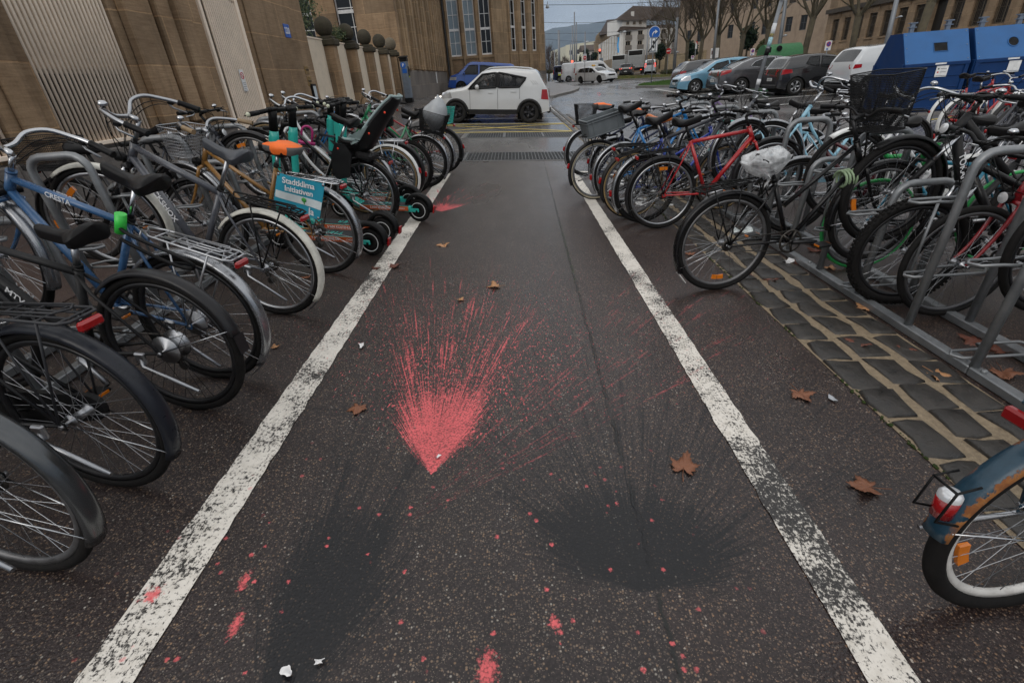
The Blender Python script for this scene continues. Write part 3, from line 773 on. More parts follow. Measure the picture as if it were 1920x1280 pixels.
def fender_mb(mb, Rw, a0, a1, w, stays=True, mi=0, mis=1, flap=None):
    r = Rw+.014; n = 26; prof = [(-w, -.012), (-w*.85, .002), (-w*.4, .008), (0, .0095), (w*.4, .008), (w*.85, .002), (w, -.012)]
    prof = prof+[(y*.94, z-.0025) for y, z in reversed(prof)]; K = len(prof); vs = []
    for i in range(n+1):
        a = a0+(a1-a0)*i/n
        for y, z in prof: vs.append(((r+z)*math.cos(a), y, (r+z)*math.sin(a)))
    fs = [(i*K+j, i*K+(j+1) % K, (i+1)*K+(j+1) % K, (i+1)*K+j) for i in range(n) for j in range(K)]
    fs += [tuple(reversed(range(K))), tuple(n*K+j for j in range(K))]
    mb.add(vs, fs, True, mi)
    if flap is not None:
        m = Matrix.Rotation(-a1-.12, 3, 'Y'); mb.box(m @ V((r+.004, 0, 0)), (.004, w*1.7, .085), m, mi=flap)
    if stays:
        for aa in (a1-(a1-a0)*.04, ):
            for sg in (-1, 1): mb.tube([(0, sg*.062, 0), (r*math.cos(aa)*.98, sg*w*.9, r*math.sin(aa)*.98)], .0028, 5, mi=mis)
def rot_axis(p, u, ang):
    """rotation by ang about the axis through p along u, as 4x4"""
    return Matrix.Translation(p) @ Matrix.Rotation(ang, 4, u) @ Matrix.Translation(-p)

def bike(label, A, B, col, style='diamond', Rw=.345, tw=.019, lean=0.0, steer=0.0, group='bicycles parked at the racks', name='bicycle',
         bars='city', barmat=None, grips=BLACK, saddle=LEATH, sadh=.16, sadw=.19, fender=None, fend2=True, flap=None, rack=None, tail=True, rim=None, spokes=None,
         tyre=RUBBER, wall=None, knob=False, hubbig=False, susp=False, forkcol=None, guard=None, light=True, refl=True, stand=True, bell=True, cover=None,
         basket=None, fbasket=None, decal=None, rearlight='rack', extra=None, stemh=.09, seatl=.50, saddle_tilt=0.0, oversize=1.0, cables=True, levers=True, fendspan=None):
    A, B = V(A), V(B); wb = (B-A).length
    rim = rim or random.choice((ALU, pm('dull_rim', (.16, .16, .165), .45, .8, .2, 20, dirt=.3), pm('black_rim', (.02, .02, .022), .35, .5)))
    X = (B-A).normalized(); Z = V((0, 0, 1)); Y = Z.cross(X).normalized(); Z = X.cross(Y)
    M0 = Matrix((X, Y, Z)).transposed().to_4x4(); M0.translation = A-V((0, 0, 0))
    # lean about the line through the tyre contacts
    Ml = M0 @ Matrix.Translation((0, 0, -Rw)) @ Matrix.Rotation(lean, 4, 'X') @ Matrix.Translation((0, 0, Rw))
    t = thing(name, label, 'bicycle', group=group, M=Ml)
    s = wb/1.07
    sty = style
    BB = V((.445*s, 0, -.062)); sa = R(73); sd = V((-math.cos(sa), 0, math.sin(sa)))
    ST = BB+sd*seatl; F = V((wb, 0, 0)); ha = R(70.5); hd = V((-math.cos(ha), 0, math.sin(ha))); nrm = V((math.sin(ha), 0, math.cos(ha)))
    ax = F-nrm*.048
    fl = .40+(.045 if susp else 0); C = ax+hd*(Rw+.045 if not susp else fl+.01); HL = .13 if sty in ('diamond', 'mtb') else .17
    HB = C+hd*.012; HT = HB+hd*HL
    fm = col; mb = MB(); o_ = oversize
    if sty in ('diamond', 'mtb'):
        TTs = ST-sd*(.03 if sty == 'diamond' else .06); TTh = HT-hd*.03
        mb.tube([TTs, TTh], .0145*o_, 12); mb.tube([BB, HB+hd*.035], .0175*o_, 12)
        ssTop = ST-sd*.035
    elif sty == 'mixte':
        mb.tube([BB+sd*.30, HT-hd*.05], .0145*o_, 12); mb.tube([BB, HB+hd*.035], .0165*o_, 12); ssTop = ST-sd*.035
    elif sty == 'step':
        d1 = bez(HB+hd*.03, HB+V((-.12, 0, -.20)), BB+V((.22, 0, .10)), BB, 14); mb.tube(d1, .0165*o_, 12)
        d2 = bez(HT-hd*.03, HT+V((-.10, 0, -.22)), BB+sd*.24+V((.22, 0, .06)), BB+sd*.20, 14); mb.tube(d2, .0140*o_, 12); ssTop = ST-sd*.035
    elif sty == 'dutch':
        mb.tube([HB+hd*.03, BB+V((.02, 0, .0))], .0155*o_, 12)
        mb.tube([HT-hd*.02, BB+sd*.26+V((.03, 0, 0))], .0145*o_, 12); ssTop = ST-sd*.035
    mb.tube([BB, ST], .0155*(o_*.5+.5), 12); mb.tube([HB, HT], .0195*(o_*.5+.5), 14)
    mb.cyl(BB+V((0, -.036, 0)), BB+V((0, .036, 0)), .021, n=14)
    for sg in (-1, 1):
        mb.tube([ssTop+V((0, sg*.012, 0)), ssTop.lerp(V((0, 0, 0)), .22)+V((0, sg*.042, 0)), V((0, sg*.066, 0))], [.0085, .008, .0065], 8)
        mb.tube([BB+V((-.01, sg*.018, 0)), BB.lerp(V((0, 0, 0)), .25)+V((0, sg*.040, 0)), V((0, sg*.066, 0))], [.0105, .010, .007], 8)
        mb.box((.006, sg*.066, -.004), (.036, .006, .034), bev=.003)
    fr = mb.obj('frame', fm, t)
    if decal:
        txt, dm, which, size = decal
        a, b = ((TTs, TTh) if which == 'top' else (BB, HB+hd*.035)) if sty in ('diamond', 'mtb') else (BB, HB+hd*.035)
        d = (b-a).normalized(); rad = (.0145 if which == 'top' else .0175)*o_
        for sg in (-1, 1):
            P_ = a.lerp(b, .58)+V((0, sg*(rad+.0012), 0)); xx = d if sg < 0 else -d
            text(txt, size, dm, fr, axes(P_, xx, V((0, 0, 1))), .0004, True)
    # steering group
    Ms = rot_axis(ax, hd, steer) if steer else Matrix.Identity(4)
    fk = forkcol or fm; mb = MB()
    if susp:
        mb.box(C+hd*-.005, (.045, .15, .035), Matrix.Rotation(R(19.5)*-1, 3, 'Y'), bev=.01)
        for sg in (-1, 1):
            top = C+V((0, sg*.062, 0)); ab = F+V((0, sg*.062, 0)); mid = top.lerp(ab, .42)
            mb.tube([top, mid], .0145, 10, mi=1); mb.tube([mid, mid.lerp(ab, .03), ab-nrm*.0], [.021, .0205, .017], 10)
        mb.tube([V((C.x, s_*.062, C.z))+(F-C)*.5 if False else C.lerp(F, .5)+V((.02, s_*.062, .03)) for s_ in (-1, 1)], .010, 8)
    else:
        mb.tube([C+V((0, -.052, -.004)), C+V((0, 0, .006)), C+V((0, .052, -.004))], .013, 8)
        for sg in (-1, 1):
            q = bez(C+V((0, sg*.052, 0)), C.lerp(ax, .5)+V((0, sg*.053, 0)), ax+hd*.10+V((0, sg*.052, 0)), F+V((0, sg*.052, 0)), 9)
            mb.tube(q, [.0125-.0045*i/9 for i in range(10)], 8)
    mb.tube([HT, HT+hd*.012], .0215, 12); mb.tube([C, HT+hd*.006], .0125, 8)
    mb.obj('fork', [fk, CHROME], t, Ms)
    def wheel(c, M, rear):
        w = link('wheel', rim_mesh(Rw, tw, rim, hubbig and rear, ALU), t, M @ Matrix.Translation(c) @ Matrix.Rotation(random.uniform(0, 6), 4, 'Y'))
        link('tyre', tyre_mesh(Rw, tw, tyre, knob, wall), w); link('spokes', spoke_mesh(Rw, tw, spokes or CHROME, hubbig and rear), w)
        if refl and (refl == 2 or random.random() < .35): link('reflector', reflector_mesh(Rw), w)
    wheel(V((0, 0, 0)), Matrix.Identity(4), True); wheel(F, Ms, False)
    # handlebar
    HS = HT+hd*stemh; bm = barmat or ALU; mb = MB()
    mb.tube([HT, HS], .0125, 10)
    ext = .075 if bars in ('flat', 'riser') else .05
    HC = HS+V((ext, 0, .015)); mb.tube([HS-hd*.01, HS+V((.01, 0, .008)), HC], .0145, 10)
    if bars == 'city': half = [(0, 0, 0), (.01, .06, .0), (.03, .11, .035), (.02, .17, .055), (-.04, .235, .055), (-.10, .275, .05), (-.20, .305, .04)]; g0 = 5
    elif bars == 'swept': half = [(0, 0, 0), (.03, .07, .01), (.045, .13, .05), (.01, .20, .07), (-.07, .25, .06), (-.14, .275, .05), (-.25, .29, .03)]; g0 = 5
    elif bars == 'riser': half = [(0, 0, 0), (0, .05, 0), (.0, .11, .035), (-.005, .18, .045), (-.02, .24, .045), (-.045, .345, .045)]; g0 = 4
    elif bars == 'drop': half = [(0, 0, 0), (0, .19, 0), (.03, .205, 0), (.085, .21, -.015), (.10, .21, -.07), (.06, .21, -.125), (-.05, .21, -.13)]; g0 = 1
    else: half = [(0, 0, 0), (0, .08, .0), (-.01, .18, .006), (-.025, .22, .008), (-.05, .31, .01)]; g0 = 3
    def smooth(pts):
        pts = [V(p) for p in pts]; o = []
        for i in range(len(pts)-1):
            p0, p1, p2, p3 = pts[max(i-1, 0)], pts[i], pts[i+1], pts[min(i+2, len(pts)-1)]
            for k in range(4):
                u = k/4; o.append(.5*((2*p1)+(p2-p0)*u+(2*p0-5*p1+4*p2-p3)*u*u+(3*p1-p0-3*p2+p3)*u**3))
        o.append(pts[-1]); return o
    for sg in (-1, 1): mb.tube([HC+V((p.x, sg*p.y, p.z)) for p in smooth(half)], .0112, 10)
    hb = mb.obj('handlebar', bm, t, Ms)
    for sg in (-1, 1):
        pts = [HC+V((x, sg*y, z)) for x, y, z in half[g0:]]
        pts = smooth(pts) if bars == 'drop' else [pts[0].lerp(pts[-1], -.0), pts[-1]]
        g = MB()
        if bars == 'drop': g.tube(pts, .0165, 10)
        else:
            d = pts[1]-pts[0]; g.tube([pts[0], pts[0]+d*.08, pts[0]+d*.12, pts[0]+d*.5, pts[0]+d*.93, pts[1], pts[1]+d*.04], [.0175, .0175, .0155, .0168, .0165, .0185, .0165], 10)
        g.obj('grip', grips, hb)
        if levers and bars != 'drop':
            l = MB(); d = (pts[0]-pts[1]).normalized(); b0 = pts[0]+d*.03
            l.box(b0+V((.012, 0, -.012)), (.035, .03, .026), bev=.006, mi=1)
            l.tube([b0+V((.03, 0, -.018)), b0-d*.05+V((.055, 0, -.035)), b0-d*.12+V((.05, 0, -.04))], [.006, .0055, .006], 6)
            l.obj('brake_lever', [ALU, BLACK], hb)
    if bell:
        b = MB(); q = V(half[min(g0-1, 3)]); c = HC+V((q.x, q.y*.9, q.z+.03)); b.lathe([(.0, .016), (.012, .015), (.022, .008), (.026, -.004), (.024, -.006), (.008, -.012), (.008, -.022), (0, -.022)], c, n=14); b.obj('bell', CHROME, hb)
    if cables:
        k = MB()
        for sg in (-1, 1):
            q = V(half[g0]); p0 = HC+V((q.x+.04, sg*(q.y-.03), q.z-.01))
            k.tube(bez(p0, p0+V((.14, -sg*.05, .05)), HC+V((.10, sg*.05, -.06)), HB+V((.035, sg*.015, .0)), 10), .0026, 5)
            k.tube(bez(p0+V((0, -sg*.02, 0)), p0+V((.16, -sg*.04, .0)), HC+V((.11, sg*.02, -.15)), HB+V((-.01, -sg*.02, .04)), 10), .0026, 5)
        k.obj('cable', BLACK, t, Ms)
    if light:
        l = MB(); c = C+V((.055, 0, .03)); m = Matrix.Rotation(PI/2, 3, 'Y')
        l.lathe([(0, -.045), (.014, -.042), (.026, -.02), (.031, .012), (.031, .016)], c, m, 14, 0); l.lathe([(.031, .016), (.020, .021), (0, .022)], c, m, 14, 1)
        l.tube([C+V((.0, 0, .01)), c+V((-.01, 0, -.03))], .005, 6); l.obj('headlight', [BLACK if light is True else light, pm('clear_lens', (.75, .76, .78), .12, .3)], t, Ms)
    # seat
    sp = ST+sd*(sadh-.02); p = MB(); p.tube([ST-sd*.02, sp], .0135, 10); p.tube([sp-sd*.01+V((-.05, 0, .012)), sp+V((.09, 0, .012))], .012, 6)
    p.obj('seat_post', ALU if barmat is None else barmat, t)
    p = MB(); p.cyl(ST-sd*.012, ST+sd*.012, .020, n=12); p.tube([ST+V((0, .02, 0)), ST+V((-.03, .035, .0)), ST+V((-.06, .03, -.005))], .005, 6); p.obj('seat_clamp', BLACK, t)
    Msd = Matrix.Translation(sp+V((-.012, 0, .048))) @ Matrix.Rotation(saddle_tilt, 4, 'Y')
    link('saddle', saddle_mesh(.275, sadw, saddle), t, Msd)
    if cover:
        c = MB(); r = random.Random(hash(label) % 999)
        def cf(u, v):
            a = 2*PI*u; w_ = sadw/2+.010; x = -.02+.155*math.cos(a); fr_ = sm(-.06, .13, x); y = (w_*(1-fr_)+.034*fr_)*math.sin(a)
            z = [.036, .032, .012, -.010, -.024][min(4, int(v*4))]; k = [0, .62, 1.02, 1.06, .93][min(4, int(v*4))]
            z += .005*math.sin(7*a)*(v > .5)+.02*(1-fr_)*(v < .9); return V((x*k if k else -.0, y*k, z))
        c.grid(cf, 28, 4, wrapu=True)
        for i, f in enumerate(c.f): c.m[i] = 1 if (i % 4) >= 2 and not (5 < (i//4) < 10) else 0
        c.obj('saddle_cover', [cover, pm('grey_cover_cloth', (.10, .10, .10), .7)], t, Msd)
    # drivetrain
    dm = pm('oily_steel', (.06, .055, .05), .4, .7, .3, 20)
    d = MB(); rc = .078; y = -.048
    ring_y([(rc+.006, y-.002), (rc+.006, y+.002), (rc-.010, y+.002), (rc-.010, y-.002)], 40, 0, d); 
    n0 = len(d.v)-160
    for i in range(n0, len(d.v)): q = d.v[i]; d.v[i] = (q[0]+BB.x, q[1], q[2]+BB.z)
    ca = random.uniform(-.5, .9) if not extra or 'crank' not in extra else extra['crank']
    for i in range(5):
        a = ca+i*2*PI/5; d.tube([BB+V((0, y, 0)), BB+V((rc*math.cos(a), y, rc*math.sin(a)))], .008, 5)
    d.cyl(BB+V((0, -.068, 0)), BB+V((0, .068, 0)), .012, n=10)
    d.obj('chainring', dm, t)
    cr = MB(); cr.cyl(BB+V((0, -.069, 0)), BB+V((0, .069, 0)), .0125, n=8)
    ends = []
    for sg in (-1, 1):
        a = ca+(PI if sg > 0 else 0); e = BB+V((.17*math.cos(a), sg*.085, .17*math.sin(a))); ends.append((sg, e))
        cr.tube([BB+V((0, sg*.068, 0)), BB.lerp(e, .5)+V((0, sg*.035, 0)), e], [.016, .012, .013], 8)
    cr = cr.obj('crank', ALU if not extra or 'crankmat' not in extra else extra['crankmat'], t)
    for sg, e in ends:
        q = MB(); q.cyl(e, e+V((0, sg*.02, 0)), .006, n=8); q.box(e+V((0, sg*.065, 0)), (.085, .085, .018), bev=.006)
        q.box(e+V((.040, sg*.065, 0)), (.008, .05, .012), mi=1); q.box(e+V((-.040, sg*.065, 0)), (.008, .05, .012), mi=1); q.obj('pedal', [BLACK, ORANGE], cr)
    c = MB(); yy = -.045; rs_ = .034
    for k, (za, zb) in enumerate(((rc, rs_), (-rc, -rs_))): c.tube([BB+V((0, yy, za)), V((0, yy, zb))], .0042, 5)
    ring_y([(rs_+.006, yy-.002), (rs_+.006, yy+.002), (.012, yy+.003), (.012, yy-.003)], 26, 0, c)
    if style in ('diamond', 'mtb', 'mixte') and not guard:
        c.tube([(.01, yy, -.03), (.035, yy, -.085), (.02, yy, -.13)], .006, 6)
        for q in ((.035, -.085), (.02, -.13)): c.cyl((q[0], yy-.006, q[1]), (q[0], yy+.006, q[1]), .022, n=12)
        for i in range(4): ring_y([(rs_-.004+.005*i, yy+.005+.004*i), (rs_-.004+.005*i, yy+.007+.004*i), (.012, yy+.007+.004*i), (.012, yy+.005+.004*i)], 22, 0, c)
    c.obj('chain', dm, t)
    if guard:
        g = MB(); pts = []
        for i in range(13): a = -PI/2+PI*i/12; pts.append((BB.x+.098*math.cos(a), BB.z+.098*math.sin(a)))
        for i in range(9): a = PI/2+PI*i/8; pts.append((-.0+.055*math.cos(a), .055*math.sin(a)))
        g.prism(pts, (0, -.040, 0), (1, 0, 0), (0, 0, 1), .022); g.obj('chain_guard', guard, t)
    sm_ = CHROME
    if fender:
        ra = (R(28), R(205)) if not fendspan else fendspan[0]
        f = MB(); fender_mb(f, Rw, ra[0], ra[1], .026+tw*.35, True, 0, 1, 2 if flap else None); f.obj('mudguard', [fender, sm_]+([flap] if flap else []), t)
        if fend2:
            f = MB(); fender_mb(f, Rw, R(42), R(188) if not fendspan else fendspan[1][1], .026+tw*.35); 
            fo = f.obj('mudguard', [fender, sm_], t, Ms @ Matrix.Translation(F))
    if rack:
        k = MB(); z = Rw+.062; x0, x1 = .17, -.215
        for sg in (-1, 1):
            k.tube([(x0+.06, sg*.02, z+.005), (x0, sg*.05, z), (x1+.03, sg*.062, z), (x1, sg*.045, z), (x1, 0, z)], .0055, 8)
            k.tube([(x1+.10, sg*.062, z), (0, sg*.075, .01)], .0045, 6); k.tube([(x0-.09, sg*.056, z), (0, sg*.075, .01)], .0045, 6)
            k.tube([(x0+.06, sg*.02, z+.005), ssTop.lerp(V((0, 0, 0)), .18)+V((0, sg*.035, 0))], .0045, 6)
        for i in range(5): x = x0-.02-(x0-x1-.05)*i/4; k.tube([(x, -.058, z), (x, .058, z)], .0042, 6)
        for sg in (-1, 1): k.tube([(x0-.02, sg*.022, z), (x1+.02, sg*.022, z)], .0038, 6)
        k.tube([(x0-.06, -.03, z+.012), (x1+.06, -.035, z+.022), (x1+.03, 0, z+.024), (x1+.06, .035, z+.022), (x0-.06, .03, z+.012)], .004, 6)
        k.obj('rear_rack', rack, t)
        if tail:
            l = MB(); l.box((x1-.018, 0, z-.022), (.022, .085, .034), bev=.008); l.box((x1-.004, 0, z-.018), (.012, .05, .02), mi=1); l.obj('tail_light', [REDL, BLACK], t)
    if fender and rearlight == 'fender':
        l = MB(); a = R(168); c = V(((Rw+.03)*math.cos(a), 0, (Rw+.03)*math.sin(a))); m = Matrix.Rotation(-(a-R(180)), 3, 'Y')
        l.box(c, (.028, .036, .065), m, bev=.009); l.box(c+V((.02, 0, 0)), (.014, .03, .05), m, mi=1); l.obj('tail_light', [REDL, BLACK], t)
    if stand:
        k = MB(); b = V((.10, .075, -.03)); k.tube([b, b+V((-.02, .02, -.03)), b+V((-.30, .06, -.10))], [.011, .009, .008], 8); k.box(b, (.05, .02, .06), bev=.006); k.obj('kickstand', ALU if stand is True else stand, t)
    if basket:
        w, dd, h, bmat, pt = basket; link('basket', basket_mesh(w, dd, h, .80, bmat, pt), t, Matrix.Translation((-.05, 0, Rw+.072)))
    if fbasket:
        w, dd, h, bmat, pt, off = fbasket
        link('basket', basket_mesh(w, dd, h, .80, bmat, pt), t, Ms @ Matrix.Translation(HC+V(off)))
        k = MB(); k.tube([HC+V((off[0]-dd*.3, -.06, off[2]+h*.7)), HC+V((-.0, -.06, .01))], .006, 6); k.tube([HC+V((off[0]-dd*.3, .06, off[2]+h*.7)), HC+V((0, .06, .01))], .006, 6)
        k.tube([HC+V((off[0]-dd*.25, 0, off[2]+.005)), C+V((.02, 0, .02))], .006, 6); k.obj('basket_bracket', BLACK, t, Ms)
    info = dict(t=t, M=Ml, Ms=Ms, ST=ST, HC=HC, BB=BB, HT=HT, HB=HB, C=C, F=F, sp=sp, Rw=Rw, wb=wb, sd=sd)
    return info
def pose(rpx, fpx=None, wb=1.07, Rw=.345, ang=None, lift=0.0, steer=0, far=True):
    """rear and front axle in the world from their pixels (or a heading and the lift of the front wheel in its rack slot)"""
    A = G(rpx[0], rpx[1], Rw) if abs(rpx[0])+abs(rpx[1]) > 60 else V((rpx[0], rpx[1], hz(rpx[0], rpx[1])+Rw))
    if fpx is not None and len(fpx) == 2: B = along(fpx[0], fpx[1], A, wb, far)
    else:
        d = V((math.cos(R(ang)), math.sin(R(ang)), 0)); q = A+d*wb; zz = hz(q.x, q.y)+Rw+lift
        v = V((q.x, q.y, zz))-A; B = A+v.normalized()*wb
    return A, B
# ------------------------------------------------------------------ stone and other building materials
def stone(name, a, b, course=.62, jointx=1.1, streak=.5, axis='x', joint=(.07, .055, .04), blocks=True, streakcol=(.045, .034, .024)):
    """ashlar sandstone: block to block tone, thin joints, damp stains running down"""
    t = NT(name); P = t.pos(); X, Y, Z = t.sep(P); U = t.m('ADD', X, Y)
    n = t.noise(P, 1.1, 5, .6); f = t.noise(t.scalev(P, (1, 1, 14)), 3.5, 4, .6); g = t.noise(P, 45, 4, .6)
    col = t.mix(t.ramp(t.m('ADD', t.m('MULTIPLY', n, .6), t.m('MULTIPLY', f, .4)), .34, .66), a, b)
    br = t.n.new('ShaderNodeTexBrick'); br.inputs['Scale'].default_value = 1.0; br.inputs['Brick Width'].default_value = jointx; br.inputs['Row Height'].default_value = course
    br.inputs['Mortar Size'].default_value = .011; br.inputs['Mortar Smooth'].default_value = .3; br.inputs['Color1'].default_value = (.66, .66, .67, 1); br.inputs['Color2'].default_value = (1.12, 1.08, 1.04, 1); br.inputs['Mortar'].default_value = (1.5, 1.4, 1.25, 1)
    t.put(br.inputs['Vector'], t.comb(U, Z, 0.0))
    if blocks: col = t.mix(.75, col, br.outputs['Color'], 'MULTIPLY')
    s1 = t.noise(t.comb(t.m('MULTIPLY', U, 5.0), t.m('MULTIPLY', Z, .28), 3.0), 1.0, 5, .65)
    col = t.mix(t.ramp(s1, .50, .78, 0, streak), col, streakcol)
    col = t.mix(t.ramp(g, .3, .7, .0, .22), col, tuple(c*.45 for c in a))
    h = t.m('ADD', t.m('MULTIPLY', br.outputs['Fac'], -.6), t.m('ADD', t.m('MULTIPLY', g, .3), t.m('MULTIPLY', f, .15)))
    return t.out(col, .85, 0, t.bump(h, .5, .02), **{'Specular IOR Level': .25})
SAND = stone('brown_sandstone', (.20, .132, .078), (.40, .285, .18), .62, 1.7, .55)
SAND2 = stone('ochre_sandstone', (.25, .175, .105), (.44, .32, .20), .75, 1.6, .6)
SANDR = stone('pinkish_sandstone', (.22, .155, .10), (.40, .30, .20), .8, 1.5, .45)
GRAN = stone('speckled_granite', (.11, .10, .095), (.21, .19, .175), 3.0, 2.2, .65, streakcol=(.03, .028, .024), blocks=False)
GRAN2 = stone('grey_granite_base', (.15, .135, .125), (.24, .22, .20), .65, 1.3, .35)
DCAP = stone('mossy_dark_stone', (.035, .030, .022), (.085, .072, .048), 2, 2, .6, streakcol=(.02, .03, .008), blocks=False)
CREAM = pm('cream_painted_steel', (.88, .75, .62), .45, 0, .06, 3, dirt=.08); RUST = pm('rust_patch', (.42, .20, .08), .8, 0, .3, 6)
GLS = glass('dark_window_glass', (.012, .014, .016), .05); GLSB = pm('pale_window_glass', (.16, .21, .24), .04, 0, .25, .7, spec=.8); WFR = pm('white_window_frame', (.70, .70, .70), .45, dirt=.1)
DARKIN = pm('dark_interior', (.010, .009, .008), .8)
XW = -5.0
def wz(y): return hz(-5.2, y)

# low granite plinth along the wall
def plinth(y0, y1, lab, ztop=.95):
    m = MB(); n = max(1, int((y1-y0)/1.9)); 
    for i in range(n):
        a = y0+(y1-y0)*i/n; b = y0+(y1-y0)*(i+1)/n; zb = wz((a+b)/2)-.25; zt = ztop if not callable(ztop) else ztop((a+b)/2)
        m.box((XW-.30, (a+b)/2, (zb+zt)/2), (.60, b-a-.006, zt-zb), bev=.018)
    return tag(m.obj('granite_plinth', GRAN), lab, 'plinth', 'granite plinths of the wall')
plinth(-1.5, 9.62, 'speckled granite plinth under the barred fence'); plinth(11.0, 25.3, 'mossy granite plinth under the ball topped posts', lambda y: lin(y, [(11, .93), (25, .88)]))
# gate piers
def pier(y0, y1, h, lab, grooves):
    t = thing('gate_pier', lab, 'pier', (0, 0, 0), 0, 'sandstone gate piers'); m = MB(); xf = XW-.02
    m.box((xf-.5, (y0+y1)/2, .93+h/2), (1.0, y1-y0, h), bev=.02); m.obj('shaft', SAND, t)
    m = MB(); m.box((xf-.47, (y0+y1)/2, 1.0), (1.04, y1-y0+.06, .16), bev=.02); m.obj('base', SAND, t)
    m = MB()
    for k, (a, b, d) in enumerate(grooves): m.box((xf+d/2, (a+b)/2, .93+.16+(h-.2)/2), (d, b-a, h-.24), bev=min(.02, d*.4))
    if grooves: m.obj('moulding', SAND, t)
    return t
pier(5.27, 5.90, 3.6, 'narrow sandstone pier left of the barred fence panel', ((5.40, 5.70, .06),))
pier(7.42, 9.56, 3.8, 'broad sandstone pier with stepped mouldings beside the tall gate', ((7.55, 8.1, .12), (8.28, 8.62, .09), (8.72, 9.05, .13), (9.12, 9.40, .06)))
pier(11.10, 14.28, 3.6, 'plain sandstone pier with house number plate right of the gate', ((11.2, 13.45, .04),))
# barred fence panels
def fence(y0, y1, h, n, lab, back=True):
    t = thing('barred_fence', lab, 'fence', (0, 0, 0), 0, 'cream barred fence panels'); x = XW-.07; m = MB(); zb = 1.02
    for i in range(n):
        y = y0+.03+(y1-y0-.06)*i/(n-1); m.tube([(x, y, zb+.02), (x, y, zb+h)], .0175, 8)
    m.obj('bars', CREAM, t); m = MB()
    m.box((x-.0, (y0+y1)/2, zb), (.09, y1-y0, .045), bev=.006); m.box((x-.035, (y0+y1)/2, zb+h*.24), (.02, y1-y0, .05)); m.obj('rail', CREAM, t)
    if back:
        m = MB(); m.box((x-.055, (y0+y1)/2, zb+h*.62), (.02, y1-y0, h*.80)); m.obj('backing_board', pm('beige_board', (.62, .53, .42), .6, 0, .12, 3), t)
        m = MB(); m.box((x-.55, (y0+y1)/2, zb+h*.5), (.02, y1-y0, h)); m.obj('dark_backing', DARKIN, t)
    return t
fence(5.92, 7.40, 3.4, 22, 'cream tubular fence panel between the narrow and the broad pier')
fence(1.6, 5.25, 3.0, 52, 'cream tubular fence panel cut by the left edge of the picture')
# gate between broad pier and plain pier
t = thing('steel_gate', 'tall cream ribbed steel gate with a small warning sign', 'gate'); x = XW-.04
m = MB(); m.box((x, 9.63, .80+1.75), (.08, .07, 3.5), bev=.01); m.obj('hinge_post', CREAM, t)
m = MB(); y0, y1 = 9.80, 10.86
m.box((x-.02, (y0+y1)/2, .73), (.05, y1-y0, .42)); m.obj('kick_plate', CREAM, t)
m = MB(); n = 16
for i in range(n): y = y0+(y1-y0)*(i+.5)/n; m.box((x-.004, y, .95+1.2), (.030, .026, 2.42+.45*(1-(i/n))), bev=.005)
m.obj('ribs', CREAM, t)
m = MB(); m.box((x-.035, (y0+y1)/2, 2.1), (.012, y1-y0, 2.4)); m.obj('sheet', pm('rib_shadow_sheet', (.15, .12, .09), .6), t)  # sheet coloured dark to stand in for the shadow between the ribs
m = MB(); m.box((x+.0, y1+.05, 2.05), (.09, .10, 2.9), bev=.012); m.box((x+.02, y1+.05, .72), (.10, .11, .45), bev=.01, mi=1); m.obj('lock_post', [CREAM, RUST], t)
m = MB(); m.tube([(x, y0+(y1-y0)*i/12, 3.35+.45*math.cos(PI*i/12)*.9) for i in range(13)], .03, 8); m.obj('curved_top_rail', CREAM, t)
SIGNW = pm('white_sign_face', (.74, .75, .75), .4); SIGNR = pm('sign_red', (.55, .01, .012), .35); SIGNB = pm('sign_blue', (.008, .10, .42), .35); DTX = pm('sign_black', (.02, .02, .022), .5)
s = MB(); s.box((x+.025, 10.36, 1.66), (.006, .15, .36)); s = s.obj('warning_sign', SIGNW, t)
m = MB(); ring_y([(.058, -.002), (.058, .002), (.044, .002), (.044, -.002)], 28, 0, m); m.box((0, 0, 0), (.1, .004, .012), Matrix.Rotation(.8, 3, 'Y')); m.obj('prohibition_ring', SIGNR, s, Matrix.Translation((x+.030, 10.36, 1.74)) @ Matrix.Rotation(PI/2, 4, 'Z'))
m = MB(); [m.box((x+.0295, 10.36, 1.62-.03*i), (.002, .11-.02*(i % 2), .010)) for i in range(5)]; m.obj('small_print', pm('grey_print', (.25, .25, .27), .6), s)
# house number, brass plates and display case on the plain pier
def plate(lab, y, z, w, h, mat, txt=None, tm=None, sz=.1, cat='sign', xo=.0):
    m = MB(); xf = XW+.022+xo; m.box((xf+.008, y, z), (.014, w, h), bev=.004); o = tag(m.obj('wall_plate', mat), lab, cat)
    if txt: text(txt, sz, tm, o, axes((xf+.0165, y, z), (0, 1, 0), (0, 0, 1)), .0006, True)
    return o
plate('small blue enamel house number plate high on the plain pier', 12.95, 2.62, .30, .26, pm('enamel_blue', (.02, .10, .42), .3), '220', DECW, .17)
plate('brass name plate above the other on the plain pier', 13.72, 1.86, .26, .17, pm('brass', (.30, .20, .08), .4, .6), 'KANZLEI', DTX, .05, xo=-.045); plate('lower brass name plate on the plain pier', 13.74, 1.62, .26, .22, pm('brass', (.30, .20, .08), .4, .6), 'EINGANG', DTX, .05, xo=-.045)
t = thing('display_case', 'black framed display case low on the plain pier edge', 'display case'); m = MB(); m.box((XW-.01, 13.86, 1.33), (.07, .30, .46), bev=.01); m.obj('case', BLACK, t); m = MB(); m.box((XW+.027, 13.86, 1.33), (.006, .18, .36)); m.obj('paper', pm('pale_notice', (.5, .56, .6), .5), t)
